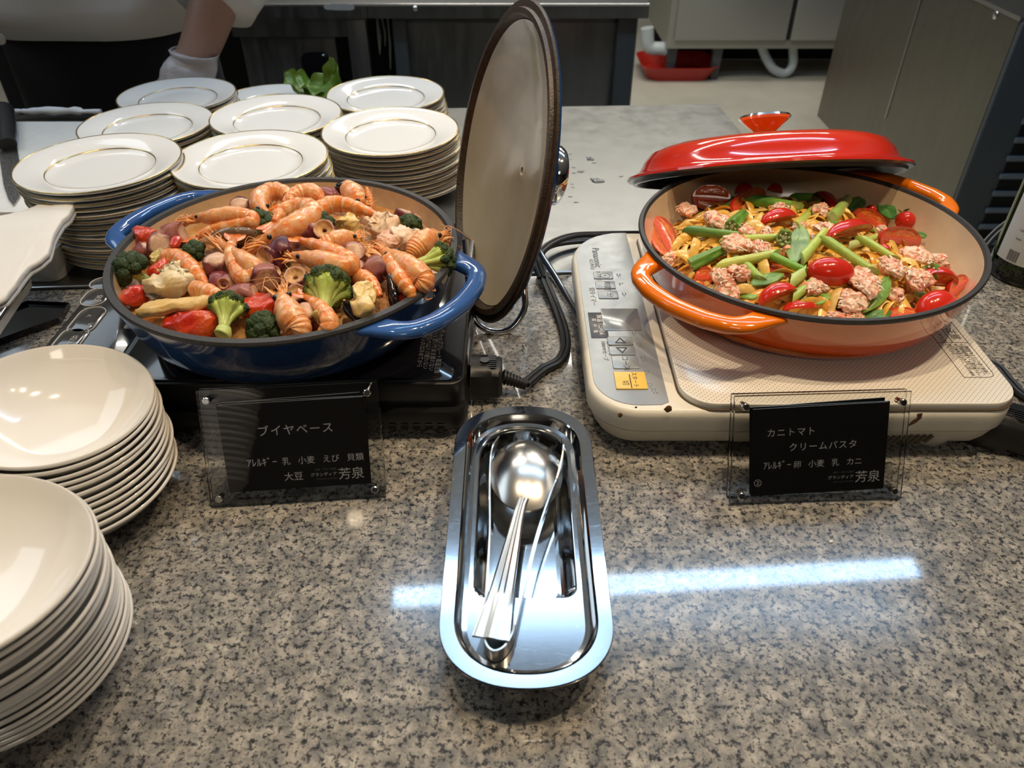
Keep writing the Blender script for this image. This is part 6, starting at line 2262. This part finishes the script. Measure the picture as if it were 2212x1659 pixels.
broccoli('dark round broccoli floret at the left wall of the pan', 284, 584, .104, .0165, (0.012, 0.006, -0.020), 1, dark=0.8)
broccoli('small dark broccoli floret in the left part, half sunk', 421, 548, .105, .0120, (0.004, 0.004, -0.015), 2, dark=0.6)
broccoli('broccoli floret at the back behind the clam shell', 566, 484, .111, .0140, (-0.006, -0.006, -0.018), 3, dark=0.3)
broccoli('dark broccoli floret under the octopus sucker at the back centre', 690, 488, .117, .0150, (0.0, 0.0, -0.018), 4, dark=0.5)
broccoli('small broccoli floret at the back right', 886, 490, .107, .0120, (-0.008, -0.004, -0.012), 5, dark=0.2)
broccoli('pale broccoli at the right rim, stem pointing left', 944, 563, .112, .0150, (-0.034, -0.010, -0.002), 6, fan=True)
broccoli('largest pale broccoli with a fan of stems in front right of centre', 706, 632, .119, .0205, (0.000, -0.026, -0.008), 7, fan=True)
broccoli('broccoli at the front with its pale stem pointing down to the rim', 490, 674, .115, .0155, (0.001, -0.022, -0.007), 8, fan=True)
broccoli('dark green broccoli crown touching the front rim', 572, 712, .103, .0150, (0.004, 0.014, -0.014), 9, dark=0.4, spread=1.0)

shellhalf('open brown-grey clam shell below the long shrimp', (452, 516, .112), (552, 500, .118), .026, .009, M['clam'], -58, 1, pointed=0.2, name='clam_shell')
shellhalf('black mussel shell at the back centre behind the shrimps', (722, 420, .108), (756, 398, .122), .020, .007, M['mussel'], -60, 2)
shellhalf('upright black mussel shell at the right front', (836, 590, .122), (846, 668, .100), .019, .007, M['mussel'], 80, 3)
shellhalf('dark narrow mussel shell right beside the upright one', (852, 600, .118), (868, 668, .100), .020, .007, M['mussel'], -70, 4)
shellhalf('black mussel shell at the front rim holding yellow meat', (742, 650, .113), (812, 700, .102), .024, .010, M['mussel'], -12, 5, meat=(0.05, 0.7, 0.30, 0.40))
lump('mussel_meat', 'plump yellow mussel meat beside the largest broccoli', 'mussel meat', None, (760, 650, .114), (812, 630, .112), .020, .016, (0.76, 0.52, 0.16), (0.80, 0.66, 0.36), M['food'], 20, 3, 0.16, 90)
FI1, FI2 = (0.74, 0.56, 0.30), (0.78, 0.68, 0.48)
lump('fish_piece', 'cream fish chunk with scaly grey skin at the left front', 'fish piece', 'fish pieces in the stew', (318, 622, .104), (412, 604, .114), .030, .020, FI1, FI2, M['rough_food'], -30, 1, 0.13, 80, 0.35)
lump('fish_skin', 'strip of silver scaly fish skin at the left front', 'fish skin', None, (316, 612, .108), (338, 648, .102), .010, .005, (0.10, 0.085, 0.07), (0.46, 0.40, 0.32), M['rough_food'], 10, 5, 0.12, 500, 0.4)
lump('fish_piece', 'crumbly pale flake on top of the cream fish chunk', 'fish piece', 'fish pieces in the stew', (352, 580, .115), (398, 598, .118), .014, .012, (0.78, 0.66, 0.42), (0.82, 0.74, 0.56), M['rough_food'], 0, 6, 0.30, 160)
lump('fish_piece', 'flat tan fish fillet near the front left rim', 'fish piece', 'fish pieces in the stew', (298, 674, .106), (458, 650, .115), .034, .010, (0.66, 0.42, 0.14), (0.78, 0.56, 0.26), M['rough_food'], -20, 2, 0.14, 70, 0.55)
lump('fish_piece', 'flaky white fish piece at the right back', 'fish piece', 'fish pieces in the stew', (792, 478, .116), (848, 496, .116), .022, .018, (0.72, 0.46, 0.26), (0.80, 0.64, 0.48), M['rough_food'], 10, 3, 0.20, 110, 0.3)
lump('fish_piece', 'white cube of fish beside the back right broccoli', 'fish piece', 'fish pieces in the stew', (856, 505, .112), (893, 525, .113), .020, .018, (0.76, 0.52, 0.38), (0.82, 0.68, 0.54), M['food'], 0, 4, 0.14, 100, 0.5)
lump('fish_piece', 'pink-white boiled piece below the flaky fish at the right', 'fish piece', 'fish pieces in the stew', (815, 512, .114), (862, 530, .114), .018, .015, (0.68, 0.38, 0.26), (0.76, 0.52, 0.38), M['food'], 0, 7, 0.16, 100)
lump('fish_piece', 'yellow piece at the back centre between shrimp and white fish', 'fish piece', 'fish pieces in the stew', (726, 478, .116), (775, 486, .117), .018, .014, (0.66, 0.44, 0.10), (0.76, 0.58, 0.28), M['rough_food'], 0, 8, 0.18, 120)
lump('fish_piece', 'orange flaky piece in the right middle beside the pink octopus', 'fish piece', 'fish pieces in the stew', (775, 538, .113), (812, 556, .113), .014, .012, (0.66, 0.30, 0.08), (0.76, 0.48, 0.20), M['rough_food'], 0, 9, 0.22, 150)
TR1, TR2 = (0.56, 0.025, 0.010), (0.70, 0.10, 0.02)
def stewtom(label, P1, P2, wy, wz, sd, roll=0):
    lump('tomato_chunk', label, 'tomato', 'tomato chunks in the stew', P1, P2, wy, wz, TR1, TR2, M['tom_flesh'], roll, sd, 0.12, 60, 0.25)
stewtom('largest red tomato chunk at the front left rim', (352, 706, .100), (466, 690, .110), .026, .022, 1, -10)
stewtom('orange-red tomato piece behind the largest tomato chunk', (402, 672, .106), (474, 652, .112), .020, .014, 2)
stewtom('red tomato chunk at the front centre left of the standing shrimp head', (522, 652, .108), (598, 676, .108), .024, .018, 3)
stewtom('small red tomato chunk at the back left', (296, 508, .105), (332, 520, .108), .018, .018, 4)
stewtom('curved red tomato piece behind the cream fish chunk', (326, 596, .106), (366, 566, .110), .014, .013, 5)
stewtom('red tomato chunk in the broth below the dark broccoli', (266, 645, .098), (318, 632, .102), .018, .014, 6)
stewtom('red sliver of tomato in the front right beside the mussels', (880, 632, .104), (868, 652, .104), .010, .010, 7)
stewtom('red tomato sliver left of the small dark broccoli', (372, 535, .109), (388, 512, .112), .008, .007, 8)
lump('onion_piece', 'yellow soft vegetable piece behind the round left broccoli', 'vegetable piece', None, (322, 560, .104), (356, 556, .106), .014, .012, (0.50, 0.40, 0.10), (0.66, 0.50, 0.22), M['rough_food'], 0, 3, 0.2, 140)


# ============================================================ PASTA IN THE ORANGE PAN
def pasta_h(x, y, s=None):
    dx, dy = (x - OC.x), (y - OC.y)
    # heap shifted towards the left, free wall at right and back
    s2 = math.hypot((dx + 0.012) / 0.120, (dy + 0.012) / 0.122)
    return 0.0800 + 0.028 * max(0, 1 - s2 ** 2.8)


def pz(u, v, up=0.0):
    z = 0.098
    for _ in range(6):
        p = at(u, v, z)
        z = max(pasta_h(p.x, p.y), 0.084) + up
    return z


heap(OC.x - 0.010, OC.y - 0.010, 0.128, 0, lambda x, y, s: (pasta_h(x, y) - 0.006 + 0.003 * noise.noise(V3((x * 60, y * 60, 3)))) if s < 0.96 else 0.068, 'pasta_sauce', 'orange crab cream sauce under the fettuccine', M['rough_food'], 'sauce',
     lambda x, y, s: cmix((0.60, 0.22, 0.04), (0.74, 0.40, 0.12), 0.5 + noise.noise(V3((x * 80, y * 80, 1)))), 50, 120)
g = MB()
rs = random.Random(77)
for k in range(420):
    a = rs.uniform(0, 2 * PI)
    q = math.sqrt(rs.random()) * 0.112
    cx1_, cy1_ = OC.x - 0.010 + q * math.cos(a), OC.y - 0.010 + q * math.sin(a)
    th = rs.uniform(0, 2 * PI)
    kind = rs.random()
    pts = []
    R1 = rs.uniform(0.010, 0.030)
    arc = rs.uniform(1.2, 4.2)
    off = rs.uniform(0.0, 0.005)
    for i in range(7):
        t_ = i / 6 - 0.5
        if kind < 0.7:
            x = cx1_ + R1 * (math.cos(th + arc * t_) - math.cos(th))
            y = cy1_ + R1 * (math.sin(th + arc * t_) - math.sin(th))
            zz = off + 0.0018 * math.sin(i * 1.3 + k)
        else:   # standing loops
            x = cx1_ + math.cos(th) * t_ * 0.030
            y = cy1_ + math.sin(th) * t_ * 0.030
            zz = off - 0.002 + 0.010 * math.cos(t_ * PI)
        rr_3 = math.hypot(x - OC.x, y - OC.y)
        if rr_3 > 0.128:
            x = OC.x + (x - OC.x) * 0.128 / rr_3
            y = OC.y + (y - OC.y) * 0.128 / rr_3
        pts.append(V3((x, y, pasta_h(x, y) + zz - 0.0015)))
    S = spline(pts, 22)
    w_ = rs.uniform(0.0034, 0.0045)
    tw = rs.uniform(-0.9, 0.9)
    upv = V3((math.sin(k) * 0.6, math.cos(k) * 0.6, 1)).normalized()
    hue = rs.random()
    g.tube(S, w_, 8, flat=0.26, up=upv, col=cmix(cmix((0.86, 0.46, 0.06), (0.88, 0.60, 0.18), hue), (0.80, 0.28, 0.02), max(0, rs.random() - 0.5)))
o = g.build('fettuccine', M['pasta'], sharp=50)
tag(o, 'tangled golden fettuccine ribbons coated in orange sauce in the orange pan', 'pasta', kind='stuff')

TW = lambda lab, u1, v1, u2, v2, w, roll, sd, up1=0.004, up2=0.004, sector=60, depth=None: tomato_wedge(lab, (u1, v1, pz(u1, v1, up1)), (u2, v2, pz(u2, v2, up2)), w, roll, sd, sector, depth)
TW('cut tomato half at the back left of the pasta, seeds facing the viewer', 1496, 424, 1578, 430, .026, 62, 1, .010, .010, 88, .014)
TW('cut tomato half with seeds at the back, second from the left', 1584, 452, 1655, 418, .024, 62, 2, .008, .010, 88, .013)
TW('long tomato wedge leaning on the left wall of the orange pan', 1412, 470, 1452, 548, .024, 40, 3, .008, .008, 88, .010)
TW('orange-red tomato wedge behind the star-shaped okra slice', 1645, 486, 1720, 470, .018, 140, 4, .010, .010, 80, .012)
TW('dark red tomato wedge at the back right of centre', 1762, 424, 1797, 456, .020, 130, 5, .006, .006, 80, .012)
TW('oval tomato half with glistening seeds at the back right', 1842, 456, 1908, 494, .021, 50, 6, .010, .010, 88, .010)
TW('shiny tomato wedge with skin up right of the pods', 1790, 518, 1884, 496, .021, 128, 7, .013, .013, 75, .014)
TW('tomato wedge with cream edge at the right, cut side front', 1903, 514, 1990, 524, .025, 75, 8, .012, .012, 85, .012)
TW('round tomato slice end near the left handle', 1500, 598, 1541, 598, .019, 45, 10, .004, .005, 88, .010)
TW('tomato half buried under the green stalk in the middle', 1632, 570, 1712, 592, .020, 30, 11, .004, .004, 88, .012)
TW('tomato wedge with pale edge at the front rim', 1640, 662, 1722, 628, .022, 130, 12, .006, .012, 80, .013)
TW('flat red tomato piece right at the front rim', 1690, 672, 1766, 666, .016, 140, 13, .003, .003, 85, .008)
TW('large tomato wedge under the crab at the right', 1986, 604, 2066, 618, .026, 125, 14, .008, .008, 75, .014)
TW('round tomato slice at the right wall of the pan', 2052, 640, 2094, 606, .022, 60, 15, .006, .008, 88, .010)
TW('wet tomato half with skin up near the right front rim', 1984, 682, 2060, 652, .025, 145, 16, .006, .010, 80, .015)
TW('oval tomato half with seeds up at the front right rim', 1912, 684, 1998, 682, .020, 20, 17, .006, .006, 88, .012)
TW('small tomato piece hidden behind the green pod at the back', 1895, 548, 1920, 552, .016, 120, 20, .004, .004, 80, .010)
TW('small dark tomato bit at the back in the shadow of the lid', 1590, 418, 1625, 412, .014, 150, 21, .004, .004, 80, .010)
TW('small dark tomato bit in the deep shadow at the back centre', 1655, 414, 1690, 418, .012, 150, 22, .002, .002, 80, .010)
whole_tomato('whole glossy cherry tomato in the centre front of the pasta', (1741, 586, pz(1741, 586, .012)), (1846, 590, pz(1846, 590, .012)), .0235)
whole_tomato('cherry tomato with its green calyx at the back right', (1950, 461, pz(1950, 461, .014)), (1962, 494, pz(1962, 494, .006)), .0175, 1, True)
whole_tomato('tiny whole red tomato at the back between two green pods', (1870, 450, pz(1870, 450, .006)), (1894, 458, pz(1894, 458, .006)), .010, 2)

PD = lambda lab, u1, v1, u2, v2, w, roll, sd, up=0.008, up2=None, **k: pod(lab, (u1, v1, pz(u1, v1, up)), (u2, v2, pz(u2, v2, up if up2 is None else up2)), w, roll, sd, **k)
PD('pointed green pod piece standing in the centre of the pasta', 1729, 482, 1717, 566, .0190, 10, 1, .016, .013, col1=(0.13, 0.24, 0.06), col2=(0.28, 0.42, 0.14))
PD('green pod piece lying flat in front of the left centre', 1616, 616, 1693, 588, .0150, 0, 2, .011, col1=(0.12, 0.24, 0.05), col2=(0.22, 0.38, 0.10))
PD('dark green pod piece under the front left pod', 1592, 638, 1645, 632, .0140, 0, 3, .004)
PD('large leaf-shaped green pod piece at the front right', 1922, 594, 1866, 672, .0170, -15, 4, .014, .010)
PD('dull green pod piece right at the front rim', 1861, 690, 1926, 670, .0130, 0, 5, .006, .010, col1=(0.08, 0.20, 0.05), col2=(0.16, 0.32, 0.09))
PD('light green pod piece in front of the crab at the rim', 1716, 658, 1797, 634, .0150, 0, 6, .006, .008, col1=(0.20, 0.36, 0.05), col2=(0.30, 0.48, 0.09))
PD('dark green pod piece at the back beside the pale stalk', 1836, 452, 1868, 424, .0150, 20, 7, .010, col1=(0.04, 0.14, 0.03), col2=(0.09, 0.24, 0.06))
PD('triangular dark green pod at the back right', 1898, 428, 1932, 470, .0160, 20, 8, .010, col1=(0.04, 0.14, 0.03), col2=(0.09, 0.24, 0.06))
PD('green pod piece between the shiny wedge and the oval half', 1866, 488, 1926, 506, .0100, 0, 9, .008)
PD('curled green pod piece at the right end of the pasta', 1964, 508, 2002, 504, .0130, 0, 10, .008, col1=(0.06, 0.17, 0.03), col2=(0.14, 0.28, 0.06))
PD('light green pod tip between the two right tomatoes', 1976, 632, 2018, 644, .0140, 0, 11, .008, col1=(0.22, 0.38, 0.05), col2=(0.32, 0.50, 0.09))
PD('small triangular green pod in front of the left handle', 1548, 566, 1572, 586, .0110, 0, 12, .008)

DG, MG, YG, LG = (0.09, 0.26, 0.03), (0.24, 0.42, 0.06), (0.55, 0.62, 0.12), (0.42, 0.58, 0.12)
SK = lambda lab, u1, v1, u2, v2, w, sd, c1, c2, up=0.010, up2=None, **k: stick(lab, (u1, v1, pz(u1, v1, up)), (u2, v2, pz(u2, v2, up if up2 is None else up2)), w, sd, c1, c2, **k)
SK('thick dark green stalk piece at the back left of centre', 1636, 434, 1716, 446, .0125, 1, DG, MG, .010)
SK('dark green stalk piece behind the first, against the back', 1712, 428, 1760, 426, .0110, 2, DG, (0.30, 0.46, 0.08), .006)
SK('slim dark green stalk at the left behind the crab', 1494, 498, 1606, 510, .0095, 3, (0.10, 0.22, 0.06), MG, .012)
SK('yellow-green stalk left of the star-shaped okra slice', 1568, 518, 1682, 512, .0085, 4, YG, LG, .012)
SK('long yellow stalk across the left front', 1560, 572, 1676, 548, .0095, 5, YG, (0.52, 0.62, 0.16), .014)
SK('bright green stalk leading right from the long yellow one', 1660, 550, 1742, 586, .0080, 6, (0.24, 0.46, 0.06), (0.14, 0.36, 0.04), .013)
SK('pale green stalk slanting up to the back centre', 1720, 490, 1772, 434, .0085, 7, YG, LG, .013, .012)
SK('pale green stalk slanting beside the standing pod', 1732, 560, 1792, 488, .0090, 8, LG, YG, .014, .014)
SK('green stalk running from the shiny wedge to the lower right', 1786, 520, 1884, 584, .0090, 9, (0.34, 0.50, 0.10), LG, .014)
SK('pale green stalk left of the wedge with the cream edge', 1866, 518, 1932, 558, .0080, 10, LG, YG, .013)
SK('pale lozenge of stalk standing at the back right', 1797, 472, 1832, 430, .0120, 11, LG, (0.50, 0.62, 0.22), .012)
SK('short pale stalk piece left of the whole tomato, cut end up', 1708, 610, 1740, 586, .0110, 12, (0.52, 0.60, 0.20), LG, .012)
SK('green stalk piece below the short pale one', 1714, 642, 1758, 606, .0085, 13, LG, (0.34, 0.50, 0.10), .010)
SK('light green stalk between the crab and the flat pod', 1602, 564, 1644, 604, .0090, 14, LG, (0.30, 0.48, 0.10), .010)
SK('thin green sliver above the shiny wedge', 1796, 484, 1860, 482, .0045, 15, (0.14, 0.34, 0.04), MG, .014)
SK('pale yellow stalk below the shiny wedge', 1832, 532, 1894, 512, .0080, 16, (0.56, 0.60, 0.24), YG, .009)
SK('small green stalk at the back between tomato halves', 1566, 452, 1584, 430, .0075, 17, DG, MG, .006)

OK_ = lambda lab, u1, v1, u2, v2, w, sd, up=0.012, up2=None: okra(lab, (u1, v1, pz(u1, v1, up)), (u2, v2, pz(u2, v2, up if up2 is None else up2)), w, sd)
OK_('okra piece with a pale seedy cut end at the back left', 1580, 490, 1606, 462, .0140, 1, .014, .010)
OK_('dark green okra tip lying left above the handle', 1492, 574, 1560, 540, .0135, 2, .010)
OK_('star-shaped okra slice left of the standing pod', 1694, 514, 1692, 504, .0140, 3, .019, .011)
OK_('ribbed green okra slice on the tomatoes at the right', 2008, 586, 2036, 592, .0150, 4, .018, .013)

for i, (u, v, w_, h_, up, lab) in enumerate([
        (1482, 458, 48, 26, .008, 'pink crab clump at the back left end of the pasta'), (1548, 478, 46, 36, .012, 'white crab clump left of the okra piece'),
        (1592, 532, 62, 34, .012, 'crab clump right above the long yellow stalk'), (1645, 540, 52, 26, .012, 'orange-white crab clump ending at the bright green stalk'),
        (1562, 596, 48, 40, .014, 'white crab flakes above the front left pod'), (1598, 588, 44, 26, .016, 'upper part of the front left crab pile'),
        (1572, 626, 50, 32, .008, 'crab shreds hanging towards the front left rim'), (1449, 558, 30, 20, .008, 'tiny crab clump beside the left handle'),
        (1684, 452, 46, 20, .010, 'crab bits behind the orange-red wedge'), (1728, 492, 44, 18, .010, 'crab bits above the standing pod'),
        (1776, 458, 30, 26, .010, 'small crab clump beside the back lozenge'), (1776, 496, 44, 24, .012, 'crab clump left of the shiny wedge'),
        (1610, 502, 32, 22, .012, 'small crab bit left of the star-shaped slice'), (1930, 580, 50, 40, .014, 'crab clump under the wedge with cream edge'),
        (1985, 556, 66, 38, .012, 'crab clump near the right wall'), (2025, 566, 42, 18, .012, 'long crab shred beside the ribbed okra slice'),
        (1868, 612, 70, 50, .012, 'crab pile right of the whole tomato'), (1836, 652, 70, 40, .010, 'crab pile in front of the whole tomato'),
        (1838, 682, 60, 26, .006, 'crab clump touching the front rim'), (1760, 622, 56, 26, .008, 'crab strip under the whole tomato'),
        (1986, 602, 50, 34, .018, 'crab shreds draped over the right tomato wedge'), (1905, 500, 26, 16, .010, 'tiny crab bit beside the cream-edged wedge'),
        (1808, 688, 40, 18, .004, 'small crab clump left of the rim clump'), (1658, 508, 36, 18, .006, 'crab bit below the orange-red wedge'),
        (1700, 545, 36, 20, .006, 'crab bit at the foot of the standing pod'), (1930, 640, 40, 26, .006, 'crab shreds right of the leaf-shaped pod')]):
    crab(lab, u, v, pz(u, v, up), w_, h_, i + 1, max(8, int(w_ * h_ / 70)))
# sauce drop on the inner wall
